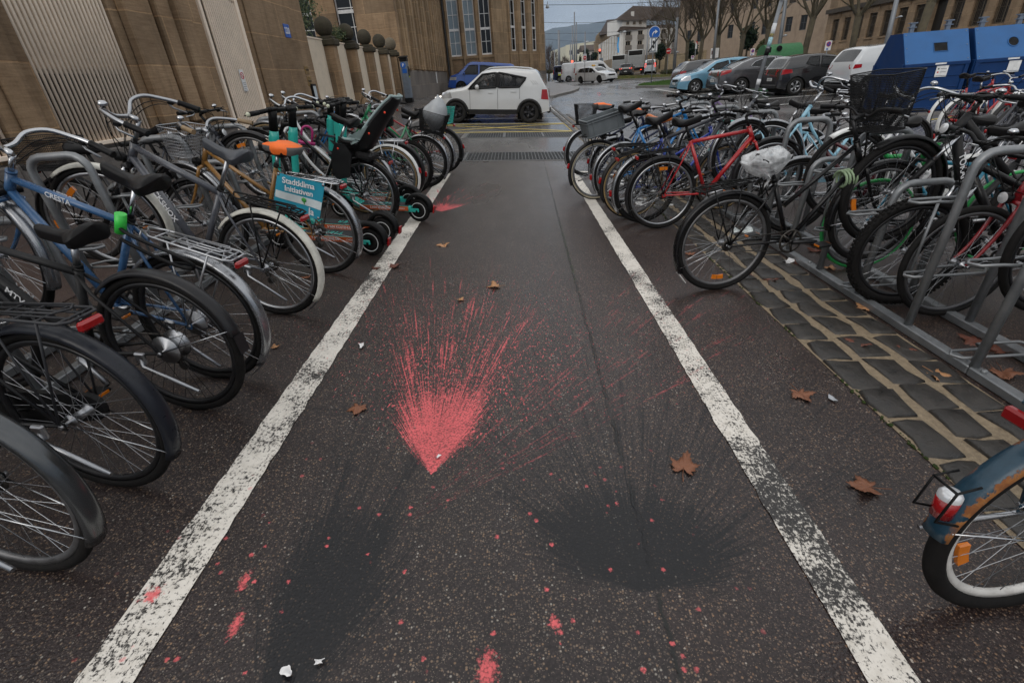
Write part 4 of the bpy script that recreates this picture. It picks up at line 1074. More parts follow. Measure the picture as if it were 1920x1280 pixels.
# ball topped posts and panels
for i, yc in enumerate((16.35, 18.45, 20.65, 22.9, 24.95)):
    pos_w = ('first', 'second', 'third', 'fourth', 'fifth')[i]
    t = thing('stone_post', ('nearest stone post with a large dark ball, next to the plain pier', 'stone post whose ball is hidden in green shrubbery', 'middle stone post of five, its ball half covered with moss', 'stone post second from the parking meter', 'stone post closest to the parking meter, its ball lighter grey')[i], 'post', group='ball topped stone posts')
    m = MB(); m.box((XW-.23, yc, .9+.82), (.46, .36, 1.68), bev=.02); m.obj('shaft', SAND, t)
    m = MB(); m.box((XW-.23, yc, 2.58), (.60, .50, .17), bev=.03); m.box((XW-.23, yc, 2.70), (.46, .36, .08), bev=.02); m.obj('capstone', DCAP, t)
    m = MB(); m.ball((XW-.23, yc, 2.97), .25, 22, 14); m.obj('ball', DCAP if i != 4 else stone('weathered_ball_stone', (.10, .085, .06), (.18, .15, .11), 2, 2, .4, blocks=False), t)
for i, (a, b) in enumerate(((14.32, 16.16), (16.54, 18.26), (18.64, 20.46), (20.84, 22.71), (23.09, 24.76))):
    t = thing('fence_panel', ('cream ribbed panel between plain pier and nearest ball post', 'cream ribbed panel between first and second ball posts', 'cream ribbed panel between second and third ball posts', 'cream ribbed panel between third and fourth ball posts', 'narrowest cream ribbed panel before the parking meter')[i], 'fence panel', group='cream ribbed panels')
    m = MB(); m.box((XW-.30, (a+b)/2, 1.83), (.02, b-a, 1.62)); m.obj('sheet', pm('cream_panel', (.72, .64, .53), .5, 0, .07, 3, dirt=.10), t); m = MB()
    n = 22
    for k in range(n): m.box((XW-.284, a+(b-a)*(k+.5)/n, 1.83), (.016, (b-a)/n*.45, 1.62))
    m.obj('ribs', pm('cream_panel', (.72, .64, .53), .5, 0, .07, 3, dirt=.10), t); m = MB(); m.box((XW-.29, (a+b)/2, 2.655), (.06, b-a, .03)); m.box((XW-.29, (a+b)/2, 1.005), (.05, b-a, .03)); m.obj('edge_rail', CREAM, t)
# shrubs behind the wall
def shrub(lab, c, r, n, mats, seed, size=.05):
    rr = random.Random(seed); m = MB(); t = thing('shrub', lab, 'shrub', c, group='shrubs behind the wall')
    for i in range(n):
        d = V((rr.gauss(0, 1), rr.gauss(0, 1), rr.gauss(0, 1))).normalized()*(rr.random()**.4); k = .75+.5*mnoise.noise(d*2.3+V((seed, 0, 0)))
        p = V((d.x*r[0]*k, d.y*r[1]*k, d.z*r[2]*k+r[2])); a = V((rr.gauss(0, 1), rr.gauss(0, 1), rr.gauss(0, 1))).normalized(); b = a.orthogonal().normalized(); s = size*rr.uniform(.6, 1.3)
        m.add([p-a*s, p+b*s*.45, p+a*s, p-b*s*.45], [(0, 1, 2, 3)], False, rr.randrange(len(mats)))
    m.obj('foliage', mats, t); m = MB()
    for i in range(9): e = V((rr.uniform(-1, 1)*r[0]*.7, rr.uniform(-1, 1)*r[1]*.7, r[2]*rr.uniform(.9, 1.8))); m.tube([(0, 0, -2.2), e*.4, e], [.03, .018, .006], 5)
    m.obj('stem', pm('bark_dark', (.05, .038, .03), .9, 0, .3, 12), t); return t
SG = [pm('shrub_green', (.045, .075, .025), .6), pm('shrub_dark_green', (.022, .042, .016), .6), pm('shrub_yellow_green', (.10, .115, .04), .6)]
SRR = [pm('barberry_red', (.075, .03, .035), .6), pm('barberry_brown', (.05, .03, .028), .6)]
shrub('green shrub rising over the first two ball posts', (-6.6, 17.6, 2.4), (1.2, 1.5, 1.9), 4200, SG, 3); shrub('bushy green plant swallowing the second ball', (-5.45, 18.05, 2.55), (.42, .45, .35), 700, SG, 8, .035)
shrub('dark red barberry bush behind the first ball', (-6.6, 15.4, 2.5), (1.0, 1.1, 1.8), 3400, SRR, 5); shrub('dark green shrub high against the tall windows', (-7.8, 21.0, 2.6), (1.2, 1.6, 1.3), 1900, SG, 9)

# ------------------------------------------------------------------ great sandstone building
HB_ = 17.0
B = thing('sandstone_building', 'large brown sandstone building with tall white framed windows behind the blue van', 'building')
xa, ya0, ya1 = -5.2, 27.0, 44.0
zb = .35
PA = V((xa, ya1)); PB = V((-1.32, 44.6)); PC = V((3.12, 52.2))
PA, PB, PC = V((xa, ya1, 0)), V((-1.25, 44.9, 0)), V((3.15, 52.0, 0))
def wallbox(m, p, q, z0, z1, th, off=0.0, u0=0.0, u1=None, mi=0, bev=0.0):
    """box lying on the face from p to q (outside on the right-hand side seen from above), from u0 to u1 metres, proud by off"""
    d = (q-p); L = d.length; d = d/L; n = V((d.y, -d.x, 0)); u1 = L if u1 is None else u1
    c = p+d*((u0+u1)/2)+n*(off-th/2); m.box((c.x, c.y, (z0+z1)/2), (u1-u0, th, z1-z0), frame((0, 0, 0), d).to_3x3(), mi, bev)
def facade(parent, p, q, z0, z1, wins, mat, th=.5):
    """wall with openings: wins = list of (u0,u1,zlo,zhi) sharing a full-height split of the wall"""
    m = MB(); L = (q-p).length; us = sorted({0, L, *[w[0] for w in wins], *[w[1] for w in wins]})
    for a, b in zip(us, us[1:]):
        ws = sorted([w for w in wins if w[0] <= a+1e-4 and w[1] >= b-1e-4], key=lambda w: w[2]); z = z0
        for w in ws:
            if w[2] > z: wallbox(m, p, q, z, w[2], th, 0, a, b)
            z = w[3]
        if z < z1: wallbox(m, p, q, z, z1, th, 0, a, b)
    return m.obj('wall', mat, parent)
def window(parent, p, q, u0, u1, z0, z1, gm, rows, cols, inset=.22, fw=.07, frm=None, transoms=()):
    m = MB(); frm = frm or WFR
    for a, b, c, d in ((u0, u1, z0, z0+fw*1.6), (u0, u1, z1-fw, z1), (u0, u0+fw, z0, z1), (u1-fw, u1, z0, z1)): wallbox(m, p, q, c, d, .06, -inset+.045, a, b)
    for zt in transoms: wallbox(m, p, q, zt, zt+.16, .07, -inset+.055, u0, u1)
    for i in range(1, cols): u = u0+(u1-u0)*i/cols; wallbox(m, p, q, z0, z1, .03, -inset+.030, u-.018, u+.018)
    for j in range(1, rows): z = z0+(z1-z0)*j/rows; wallbox(m, p, q, z-.018, z+.018, .03, -inset+.034, u0, u1)
    w = m.obj('window', frm, parent); m = MB(); wallbox(m, p, q, z0, z1, .02, -inset, u0, u1); m.obj('pane', gm, w); return w
# flank along the lane: pilasters over a granite base
p, q = V((xa, ya0, 0)), PA
m = MB(); wallbox(m, p, q, 2.0, HB_, 1.2, -.02); m.obj('wall', SAND, B)
m = MB(); wallbox(m, p, q, zb-.5, 2.0, 1.2, .10, 0); m.obj('granite_base', GRAN2, B)
for u in (.7, 3.0, 5.0, 7.2, 9.3, 11.5, 13.4, 15.3):
    m = MB(); wallbox(m, p, q, 2.02, HB_, .5, .16, u, u+.95, bev=.03); wallbox(m, p, q, 2.02, HB_, .5, .24, u+.22, u+.72, bev=.03); m.obj('pilaster', SAND2, B)
for u in (7.4, 13.0):
    m = MB(); wallbox(m, p, q, .95, 1.62, .05, .075, u, u+.42); m.obj('cellar_opening', DARKIN, B)
m = MB(); wallbox(m, p, q, 1.3, 1.95, .02, .125, 10.4, 10.7); m.obj('notice', SIGNW, B)
# short end wall and set-back wall with window, facing the viewer
p2, q2 = V((-7.1, 27.0, 0)), V((-5.2, 27.0, 0)); m = MB(); wallbox(m, p2, q2, .5, HB_, .6, -.01); m.obj('wall', SAND, B)
p3, q3 = V((-16.0, 31, 0)), V((-7.0, 31, 0)); w3 = [(4.2, 5.6, 3.4, 9.5), (6.9, 8.5, 3.4, 9.5), (1.6, 3.0, 3.4, 9.5)]
facade(B, p3, q3, .5, HB_, w3, SAND)
for a, b, c, d in w3: window(B, p3, q3, a, b, c, d, GLS, 7, 2, transoms=(4.9,))
# face with three tall windows
def winset(p, q, u_list, w, lo, hi, tr, glist, rows):
    L = [(u, u+w, lo, hi) for u in u_list]; return L
LA = (PB-PA).length
ul = [.60+1.22*i for i in range(3)]; wl = [(u, u+.86, 3.0, 13.0) for u in ul]
facade(B, PA, PB, zb, HB_, wl, SAND2)
for (a, b, c, d), g in zip(wl, (GLSB, GLSB, GLS)): window(B, PA, PB, a, b, c, d, g, 11, 2, transoms=(4.68, 8.1))
for u in ul: m = MB(); wallbox(m, PA, PB, 1.9, 2.75, .06, .03, u+.08, u+.78); wallbox(m, PA, PB, 2.0, 2.62, .05, .045, u+.2, u+.66); m.obj('sunk_panel', SAND, B)
for u in (1.46+.05, 2.68+.05, .40, 3.98-.02): m = MB(); wallbox(m, PA, PB, 1.55, HB_, .3, .14, u, u+.20, bev=.03); m.obj('mullion', SAND2, B)
m = MB(); wallbox(m, PA, PB, 2.80, 2.96, .2, .10, .3, 4.0); m.obj('sill', SAND2, B)
m = MB(); wallbox(m, PA, PB, zb-.6, 1.62, .5, .10); m.obj('granite_base', GRAN2, B)
# oblique face round the corner
LB = (PC-PB).length
wb_ = [(2.5+1.75*i, 3.55+1.75*i, 3.2, 13) for i in range(3)]
facade(B, PB, PC, zb, HB_, wb_, SAND2)
for a, b, c, d in wb_: window(B, PB, PC, a, b, c, d, GLS, 11, 2, transoms=(4.85, 8.3))
for u in (3.62, 5.37, 2.2, 7.18): m = MB(); wallbox(m, PB, PC, 1.65, HB_, .3, .12, u, u+.55 if u in (3.62, 5.37) else u+.24, bev=.03); m.obj('mullion', SAND2, B)
for a, b, c, d in wb_: m = MB(); wallbox(m, PB, PC, 1.9, 2.95, .05, .03, a+.05, b-.05); m.obj('sunk_panel', SAND, B)
m = MB(); wallbox(m, PB, PC, zb-.6, 1.62, .5, .10); m.obj('granite_base', GRAN2, B)
p4, q4 = PC, V((0.5, 75, 0)); m = MB(); wallbox(m, p4, q4, 0, HB_, .6, -.01); m.obj('wall', SAND2, B)
m = MB(); m.tube([(xa+.32, ya1-.25, HB_), (xa+.32, ya1-.25, 1.55), (xa+.36, ya1-.35, 1.4), (xa+.36, ya1-.35, .2)], .085, 10); m.obj('drainpipe', pm('dark_pipe', (.018, .017, .017), .5), B)
m = MB(); m.add([(xa-11, 27, HB_), (xa, 27, HB_), (xa, 44, HB_), (PB.x, PB.y, HB_), (PC.x, PC.y, HB_), (.5, 75, HB_), (-16, 75, HB_)], [tuple(range(7))]); m.obj('roof', pm('dark_roof', (.03, .028, .026), .8), B)

# ------------------------------------------------------------------ long sandstone office building on the right
O = thing('office_building', 'long pinkish sandstone building with rows of grilled windows behind the bare trees', 'building')
XR = 36.0; p, q = V((XR, 66, 0)), V((XR, 8, 0))
# ground floor windows (bottom 2.45..4.1), dark ledge at 5.25, upper windows
gw = []; y = 64.6; k = 0
doors = []
us = []
for i in range(26):
    u = 1.2+2.12*i
    if i == 7: doors.append((u, u+1.5, .2, 4.55)); continue
    gw.append((u, u+1.2, 2.35, 4.45))
up_ = [(u, u+1.2, 6.2, 9.2) for (u, _, _, _) in gw]
facade(O, p, q, -.3, 14, gw+doors+up_, SANDR, .6)
GRILLE = pm('bronze_grille', (.10, .078, .055), .5, .5, .2); ODK = pm('office_glass', (.02, .02, .02), .1)
for i, (a, b, c, d) in enumerate(gw):
    w = window(O, p, q, a, b, c, d, ODK, 1, 2, .32, .06, pm('stone_window_frame', (.20, .16, .11), .6)); m = MB()
    for k in range(9): u = a+(b-a)*(k+.5)/9; wallbox(m, p, q, c, d, .02, -.10, u-.012, u+.012)
    for z in (c+.3, c+1.05, c+1.8): wallbox(m, p, q, z, z+.03, .03, -.09, a, b)
    m.obj('grille', GRILLE, w)
for a, b, c, d in up_: window(O, p, q, a, b, c, d, ODK, 3, 2, .3, .06, pm('stone_window_frame', (.20, .16, .11), .6))
for a, b, c, d in doors:
    m = MB(); wallbox(m, p, q, c, d, .08, -.35, a, b); dr = m.obj('door', pm('dark_bronze_door', (.02, .017, .014), .4), O); m = MB(); wallbox(m, p, q, 1.2, 1.4, .06, -.30, a+1.1, a+1.2); m.obj('handle', ALU, dr)
LEDGE = stone('dark_ledge_stone', (.045, .04, .036), (.10, .085, .07), 2, 3, .6, blocks=False)
m = MB(); wallbox(m, p, q, 5.05, 5.45, .9, .35); m.obj('ledge', LEDGE, O); m = MB(); wallbox(m, p, q, 9.9, 10.2, .8, .2); m.obj('cornice', SANDR, O)
for (a, b, c, d) in gw: m = MB(); wallbox(m, p, q, c-.14, c-.02, .35, .09, a-.08, b+.08); m.obj('sill', SANDR, O); m = MB(); wallbox(m, p, q, 4.6, 4.95, .2, .05, a-.2, b+.2); m.obj('lintel', SANDR, O)
# taller rough-stone block beyond it
T = thing('rendered_tower_house', 'tall pale brown house with dark gables and small windows beyond the trees', 'building')
p, q = V((atY(1268, 100, 104).x, 104, 0)), V((52, 72, 0)); ws = [(u, u+1.0, z, z+1.9) for u in (2, 4.2, 8, 10.2, 14, 16.2, 20, 22.2) for z in (4.4, 8.0, 11.6)]
facade(T, p, q, -1, 26, ws, stone('pale_brown_render', (.27, .205, .15), (.36, .28, .21), 9, 9, .35, blocks=False), .5)
for a, b, c, d in ws: window(T, p, q, a, b, c, d, ODK, 2, 2, .2, .06, pm('grey_shutter', (.05, .055, .06), .6))
p2 = p.copy(); q2 = p+V((10, 18, 0)); m = MB(); wallbox(m, q2, p2, -1, 26, .6, -.01); m.obj('wall', stone('pale_brown_render', (.27, .205, .15), (.36, .28, .21), 9, 9, .35, blocks=False), T)
m = MB(); wallbox(m, p, q, 16.5, 17.1, 1.2, .5); wallbox(m, p, q, 17.1, 20, 1.0, .3); m.obj('timber_gallery', pm('dark_timber', (.035, .026, .02), .8), T)
# garden wall in front of it
m = MB(); ga, gb = V((atY(1228, 110, 94).x, 94, 0)), V((atY(1318, 110, 74).x, 74, 0)); wallbox(m, ga, gb, 0, 2.5, .4, 0); wallbox(m, ga, gb, 2.5, 2.62, .5, .05); tag(m.obj('garden_wall', stone('yellow_limestone', (.36, .28, .17), (.46, .37, .24), .45, 1.1, .25)), 'low yellow limestone garden wall behind the tree trunks', 'wall')
# retaining wall / hedge line along the right pavement
m = MB(); wallbox(m, V((25.5, 72, 0)), V((27, 30, 0)), 0, 1.25, .35, 0); tag(m.obj('parapet_wall', stone('yellow_limestone', (.36, .28, .17), (.46, .37, .24), .45, 1.1, .25)), 'low sandy parapet wall behind the parked cars', 'wall')

# ------------------------------------------------------------------ white hotel with dark roof
Hh = thing('corner_hotel', 'white corner building with steep dark roof and stone base beyond the crossing', 'building')
ROOF = stone('dark_roof_tiles', (.040, .030, .026), (.085, .065, .055), .3, .25, .3)
WREND = pm('white_render', (.66, .65, .62), .8, 0, .06, .8, dirt=.10)
D = 120.0
cA = atY(1163, 110, D); cB = atY(1262, 110, D+6); cL = atY(1122, 110, D+62)
pA, pB, pL = V((cA.x, D, 0)), V((cB.x+4, D+7, 0)), V((cL.x, D+62, 0))
ze = atY(1165, 57, D).z; zb1 = atY(1165, 107, D).z
wA = []; LAb = (pB-pA).length
zr = [(atY(1165, y1, D).z, atY(1165, y0, D).z) for y0, y1 in ((58, 75), (77, 94), (96, 106))]
for i in range(5):
    u = 1.0+i*3.0
    if u+1.6 < LAb:
        for lo, hi in zr: wA.append((u+.2, u+1.5, lo, hi-.1))
facade(Hh, pA, pB, zb1, ze, wA, WREND)
for a, b, c, d in wA:
    window(Hh, pA, pB, a, b, c, d, ODK, 2, 2, .2, .1, pm('beige_casing', (.42, .36, .28), .7))
    m = MB(); wallbox(m, pA, pB, c-.1, c+.75, .12, .16, a-.15, b+.15); m.obj('balcony', pm('grey_balustrade', (.22, .20, .18), .7), Hh)
m = MB(); wallbox(m, pA, pB, 0, zb1, .6, .1); wallbox(m, pL, pA, 0, zb1, .6, .1); m.obj('stone_base', stone('beige_base', (.26, .20, .13), (.34, .27, .19), .9, 2, .3), Hh)
wL = []; LLb = (pA-pL).length
for i in range(17):
    u = 1.5+i*3.6
    if u+1.5 < LLb-.5:
        for lo, hi in zr: wL.append((u, u+1.4, lo, hi-.1))
facade(Hh, pL, pA, zb1, ze, wL, WREND)
for a, b, c, d in wL: window(Hh, pL, pA, a, b, c, d, ODK, 2, 2, .2, .1, pm('beige_casing', (.42, .36, .28), .7))
for u in range(0, int(LLb), 7): m = MB(); wallbox(m, pL, pA, zb1, ze, .3, .12, u+.2, u+.9); m.obj('pilaster', pm('beige_casing', (.42, .36, .28), .7), Hh)
# roofs: eaves, attic storey and steep hips
def roof(parent, ring, z0, z1, inset, mat, name='roof'):
    c = sum((V(r_) for r_ in ring), V())/len(ring); m = MB(); n = len(ring)
    lo = [V((r_.x, r_.y, z0)) for r_ in ring]; hi = [V((r_.x+(c.x-r_.x)*inset, r_.y+(c.y-r_.y)*inset, z1)) for r_ in ring]
    m.add(lo+hi, [(i, (i+1) % n, n+(i+1) % n, n+i) for i in range(n)]+[tuple(range(n, 2*n))]); return m.obj(name, mat, parent)
def hull(parent, pts, faces, name='roof'):
    m = MB(); m.add(pts, faces); return m.obj(name, ROOF, parent)
E_ = lambda px, py, Y: atY(px, py, Y)
a_, b_, c_, d_ = E_(1157, 38.5, D+.2), E_(1219, 37, D+3), E_(1250, 37, D+18), E_(1150, 40, D+22); r1_, r2_ = E_(1187, 11.5, D+7), E_(1246, 13, D+14)
hull(Hh, [a_, b_, c_, d_, r1_, r2_], [(0, 1, 4), (1, 2, 5, 4), (2, 3, 5), (3, 0, 4, 5), (3, 2, 1, 0)])
e0, e1, e2, e3 = E_(1161.5, 58, D-.9), E_(1122, 67, D+62), E_(1128, 67, D+76), E_(1190, 57, D+16); f0, f1 = E_(1166, 36, D+7), E_(1138, 38, D+68)
hull(Hh, [e0, e1, e2, e3, f0, f1], [(1, 0, 4, 5), (0, 3, 4), (3, 2, 5, 4), (2, 1, 5), (0, 1, 2, 3)])
g0, g1, g2, g3 = E_(1161.5, 57.5, D-1), E_(1266, 52, D+6.2), E_(1264, 46, D+8), E_(1165, 50, D+1)
hull(Hh, [g0, g1, g2, g3, g0+V((0, 3, -.1)), g1+V((0, 3, -.1))], [(0, 1, 2, 3), (5, 4, 3, 2), (0, 4, 5, 1), (0, 3, 4), (1, 5, 2)], 'eaves')
at0, at1 = V((E_(1167, 50, D+1.2).x, D+1.2, 0)), V((E_(1212, 50, D+3.4).x, D+3.4, 0)); zA0, zA1 = E_(1167, 53, D+1.2).z, E_(1167, 38, D+1.2).z
m = MB(); wallbox(m, at0, at1, zA0-1, zA1+.2, 6, 0); m.obj('attic_storey', WREND, Hh)
for u in (.9, 2.5, 4.0): window(Hh, at0, at1, u, u+.7, zA0+.5, zA1-.3, ODK, 2, 2, -.03, .07, pm('beige_casing', (.42, .36, .28), .7))
w0 = E_(1186, 27, D+3.2); m = MB(); m.box(w0, (.6, .5, .9)); m.obj('dormer', WREND, Hh)
h0, h1, h2, h3 = E_(1216, 40, D+6), E_(1300, 36, D+16), E_(1310, 36, D+40), E_(1216, 40, D+40); k0, k1 = E_(1246, 14, D+22), E_(1296, 14, D+26)
hull(Hh, [h0, h1, h2, h3, k0, k1], [(0, 1, 5, 4), (1, 2, 5), (2, 3, 4, 5), (3, 0, 4), (3, 2, 1, 0)])
m = MB(); wallbox(m, V((pB.x, pB.y, 0)), V((h1.x, h1.y, 0)), 0, h0.z+.2, .6, -.3); m.obj('wall', WREND, Hh)
# further buildings down the street
t = thing('cream_block', 'plain cream modern block far down the street', 'building'); D2 = 230; a, b = atY(1061, 118, D2), atY(1092, 118, D2+2); c = atY(1058, 110, D2+40)
zt2 = atY(1075, 84, D2).z; pa, pb_ = V((a.x, D2, 0)), V((b.x+3, D2-14, 0)); ws = [(u, u+2.2, z, z+1.8) for u in (2, 6, 10, 14) for z in (3, 7, 11) if u+2.2 < (pb_-pa).length and z+1.8 < zt2]
facade(t, pa, pb_, -2, zt2, ws, pm('cream_render', (.58, .56, .44), .8)); [window(t, pa, pb_, *w_, ODK, 1, 2, .15, .1) for w_ in ws]; m = MB(); wallbox(m, V((pa.x-3, D2+45, 0)), pa, -2, zt2-.3, 1, 0); m.obj('side_wall', pm('cream_render', (.58, .56, .44), .8), t)
t = thing('brown_roof_house', 'house with brown pitched roof between the cream block and the hotel', 'building'); D3 = 190; a, b = atY(1094, 118, D3), atY(1124, 118, D3); z0_, z1_ = atY(1108, 95, D3).z, atY(1108, 83, D3).z
pa, pb_ = V((a.x, D3, 0)), V((b.x, D3, 0)); ws = [(u, u+2.6, z0_-3.2, z0_-1.2) for u in (1, 4.4)]
facade(t, pa, pb_, -2, z0_, ws, pm('grey_white_render', (.5, .5, .48), .8)); [window(t, pa, pb_, *w_, ODK, 1, 2, .15, .1) for w_ in ws]; m = MB(); m.prism([(0, z0_), (6, z1_), (12, z0_)], (pa.x-.5, D3-.6, 0), (0, 1, 0), (0, 0, 1), b.x-a.x+1.5); m.obj('roof', pm('brown_tiles', (.07, .05, .04), .9, 0, .2, 2), t)
t = thing('old_stone_gable', 'narrow ornate stone gable at the left end of the hotel', 'building'); a = atY(1119, 118, D+66); m = MB(); zg = E_(1120, 78, D+68).z; m.box((a.x+2.0, D+68, zg/2), (5.0, 4, zg)); m.obj('wall', stone('beige_base', (.26, .20, .13), (.34, .27, .19), .9, 2, .3), t); m = MB(); m.prism([(-2.6, 0), (-2.3, 1.4), (-1.2, 2.4), (0, 3.0), (1.2, 2.4), (2.3, 1.4), (2.6, 0)], (a.x+2.0, D+66.2, zg), (1, 0, 0), (0, 0, 1), -.8); m.obj('gable', stone('beige_base', (.26, .20, .13), (.34, .27, .19), .9, 2, .3), t)
# ------------------------------------------------------------------ wooded hill on the skyline
t = NT('wooded_hill'); P = t.pos(); n = t.noise(P, .012, 6, .65)
HILLM = t.out(t.mix(t.ramp(n, .3, .7), (.018, .032, .040), (.045, .060, .060)), .95)
m = MB(); nx = 90; vs = []
for i in range(nx+1):
    x = -2600+5600*i/nx
    for j in range(9):
        v = j/8; base = 330*math.exp(-((x-900)/1300)**2)+70+26*mnoise.noise(V((x*.0021, 0, 0)))+14*mnoise.noise(V((x*.008, 3, 0)))
        vs.append((x, 3600+1500*v, -20+base*sm(0, 1, v)+12*mnoise.noise(V((x*.012, v*6, 9)))*sm(0, .5, v)))
m.add(vs, [(i*9+j, (i+1)*9+j, (i+1)*9+j+1, i*9+j+1) for i in range(nx) for j in range(8)], True)
struct(m, 'hills', HILLM)
# ------------------------------------------------------------------ cars
def carglass(name, a): 
    return pm(name, (.012, .014, .016), .03, 0, .1, 2, .8, Alpha=a)
CG1 = carglass('tinted_car_glass', .78); CG2 = carglass('clear_car_glass', .42); SEAM = pm('panel_gap', (.012, .012, .013), .6)
HLG = pm('headlamp_glass', (.55, .57, .6), .08, .55); TYRE2 = pm('car_tyre', (.016, .0155, .015), .7); RIMS = pm('silver_wheel', (.42, .43, .45), .3, .85); RIMD = pm('dark_wheel', (.045, .045, .05), .35, .6); ARCHB = pm('black_arch_trim', (.018, .018, .019), .5)
PLATE = pm('plate_white', (.62, .63, .62), .4); LAMPON = glow('lit_headlamp', (1.0, .95, .85), 3.0); LAMPRED = glow('lit_tail_lamp', (1.0, .05, .02), 2.2); LAMPAMB = glow('lit_amber_lamp', (1.0, .45, .05), 2.0)
def car_paint(n, c, rough=.18, metal=0.0): return pm(n, c, rough, metal, .05, 1.5, .5, 1.0, dirt=.03)
def wheel_car(r, rimmat, ns=5):
    key = ('cw', r, rimmat.name, ns)
    if key in _cache: return _cache[key]
    w = .20; m = MB(); ring_y([(r-.012, -w/2+.01), (r, -w/2+.045), (r, w/2-.045), (r-.012, w/2-.01), (r-.09, w/2), (r-.115, w/2-.015), (r-.115, -w/2+.015), (r-.09, -w/2)], 36, 0, m); ty = m.mesh('tyre', TYRE2)
    m = MB(); R1 = r-.112
    ring_y([(R1, -w/2+.02), (R1, w/2-.02), (R1-.02, w/2-.03), (R1-.02, -w/2+.03)], 32, 0, m)
    for sg in (-1, 1):
        for i in range(ns):
            for da in (-.13, .13):
                a = 2*PI*i/ns; c0 = V((.045*math.cos(a), sg*(w/2-.045), .045*math.sin(a))); c1 = V(((R1-.008)*math.cos(a+da), sg*(w/2-.028), (R1-.008)*math.sin(a+da)))
                m.tube([c0, c1], [.022, .016], 6)
        m.cyl((0, sg*(w/2-.07), 0), (0, sg*(w/2-.03), 0), .06, .045, 14)
    ring_y([(R1-.01, -w/2+.07), (R1-.01, w/2-.07), (.0, w/2-.08), (.0, -w/2+.08)], 24, 1, m)
    ri = m.mesh('wheel', [rimmat, pm('brake_dark', (.012, .012, .013), .6)]); _cache[key] = (ri, ty); return ri, ty
def car(name, label, cat, sp, M, paint, group=None, rimmat=RIMS, plate=None, ns=5, lit=False, alpha=None, rails=False, driver=False, detail=True):
    t = thing(name, label, cat, group=group, M=M)
    L, W, xr, xf, r = sp['L'], sp['W'], sp['xr'], sp['xf'], sp['r']; top = sp['top']; belt = sp['belt']; zb0 = sp.get('zb', .20); tum = sp.get('tum', .30); rr0 = sp.get('rr', .09)
    zt = lambda x: lin(x, top); zbelt = lambda x: min(lin(x, belt), zt(x))
    ra = r+.05
    def zbot(x):
        z = zb0+.10*(1-sm(0, .5, x))+.06*(1-sm(0, .5, L-x))
        for xw in (xr, xf):
            if abs(x-xw) < ra: z = max(z, r+math.sqrt(ra*ra-(x-xw)**2)-.01)
        return min(z, zt(x)-.02)
    def wd(x, z):
        k = 1-sp.get('tr', .13)*max(0, 1-x/.55)**2.2-sp.get('tf', .20)*max(0, 1-(L-x)/.8)**2.2; h = zbelt(x)
        if z < .5: s = 1-.05*((.5-z)/.35)**2
        elif z <= h: s = 1-.025*sm(.5, h+.01, z)**1.5
        else: s = .975-tum*(z-h)*(.55+.45*min(1, (z-h)/.4))
        q = zt(x); rr = min(rr0, max(.02, (q-zbot(x))*.4))
        if z > q-rr: u = min(1, (z-(q-rr))/rr); s *= 1-sp.get('rk', .14)*(1-math.sqrt(max(0, 1-u*u)))
        return W/2*k*s
    xs = []
    x = 0.0
    while x < L: xs.append(x); x += .012 if x < .05 or x > L-.07 else .045
    xs.append(L)
    wins = sp['wins']
    def inside(x, z, poly):
        c = False; n = len(poly)
        for i in range(n):
            (x0, z0), (x1, z1) = poly[i], poly[(i+1) % n]
            if (z0 > z) != (z1 > z) and x < (x1-x0)*(z-z0)/(z1-z0)+x0: c = not c
        return c
    n1, n2, n3, n4 = 8, 8, 5, 4; rows = []
    for x in xs:
        a, q = zbot(x), zt(x); b = max(a+.01, min(zbelt(x), q-.015)); rr = min(rr0, max(.012, (q-b)*.6)); col = []
        for i in range(n1+1): z = a+(b-a)*i/n1; col.append((wd(x, z), z))
        for i in range(1, n2+1): z = b+(q-rr-b)*i/n2 if q-rr > b else b+.0005*i; col.append((wd(x, z), z))
        z0 = col[-1][1]
        for i in range(1, n3+1): u = math.sin(PI/2*i/n3); z = z0+(q-z0)*u; col.append((wd(x, min(z, q)), z))
        w_, zz = col[-1]; cr = sp.get('crown', .03)
        for i in range(1, n4+1): f = 1-i/n4; col.append((w_*f, zz+cr*(1-f*f)*sm(0, .4, min(x, L-x))))
        rows.append(col)
    K = len(rows[0]); m = MB()
    for sg in (1, -1):
        vs = [(x, sg*c[0], c[1]) for x, col in zip(xs, rows) for c in col]; fs = []
        for i in range(len(xs)-1):
            for j in range(K-1):
                cx = (xs[i]+xs[i+1])/2; cz = (rows[i][j][1]+rows[i][j+1][1]+rows[i+1][j][1]+rows[i+1][j+1][1])/4
                if n1 <= j < n1+n2+n3-1 and any(inside(cx, cz, w) for w in wins): continue
                q = (i*K+j, (i+1)*K+j, (i+1)*K+j+1, i*K+j+1); fs.append(q if sg < 0 else tuple(reversed(q)))
        m.add(vs, fs, True)
    body = m.obj('body', paint, t)
    m = MB(); m.box((L/2, 0, zb0+.16), (L-.5, W-.52, .30)); m.box((L/2, 0, zb0+.42), (L*.55, W-.3, .34), bev=.05)
    for xw in (xr, xf): m.box((xw, 0, r+.12), (2*ra+.06, W-.50, 2*ra-.05))
    m.obj('underbody', DARKIN, t)
    def side(poly, off, sg, nx=10, nz=4):
        (a, b, c, d) = poly; mb = MB()
        def f(u, v):
            x = (a[0]*(1-u)+b[0]*u)*(1-v)+(d[0]*(1-u)+c[0]*u)*v; z = (a[1]*(1-u)+b[1]*u)*(1-v)+(d[1]*(1-u)+c[1]*u)*v
            return V((x, sg*(wd(x, min(z, zt(x)))+off), z))
        return mb.grid(f, nx, nz, flip=sg > 0)
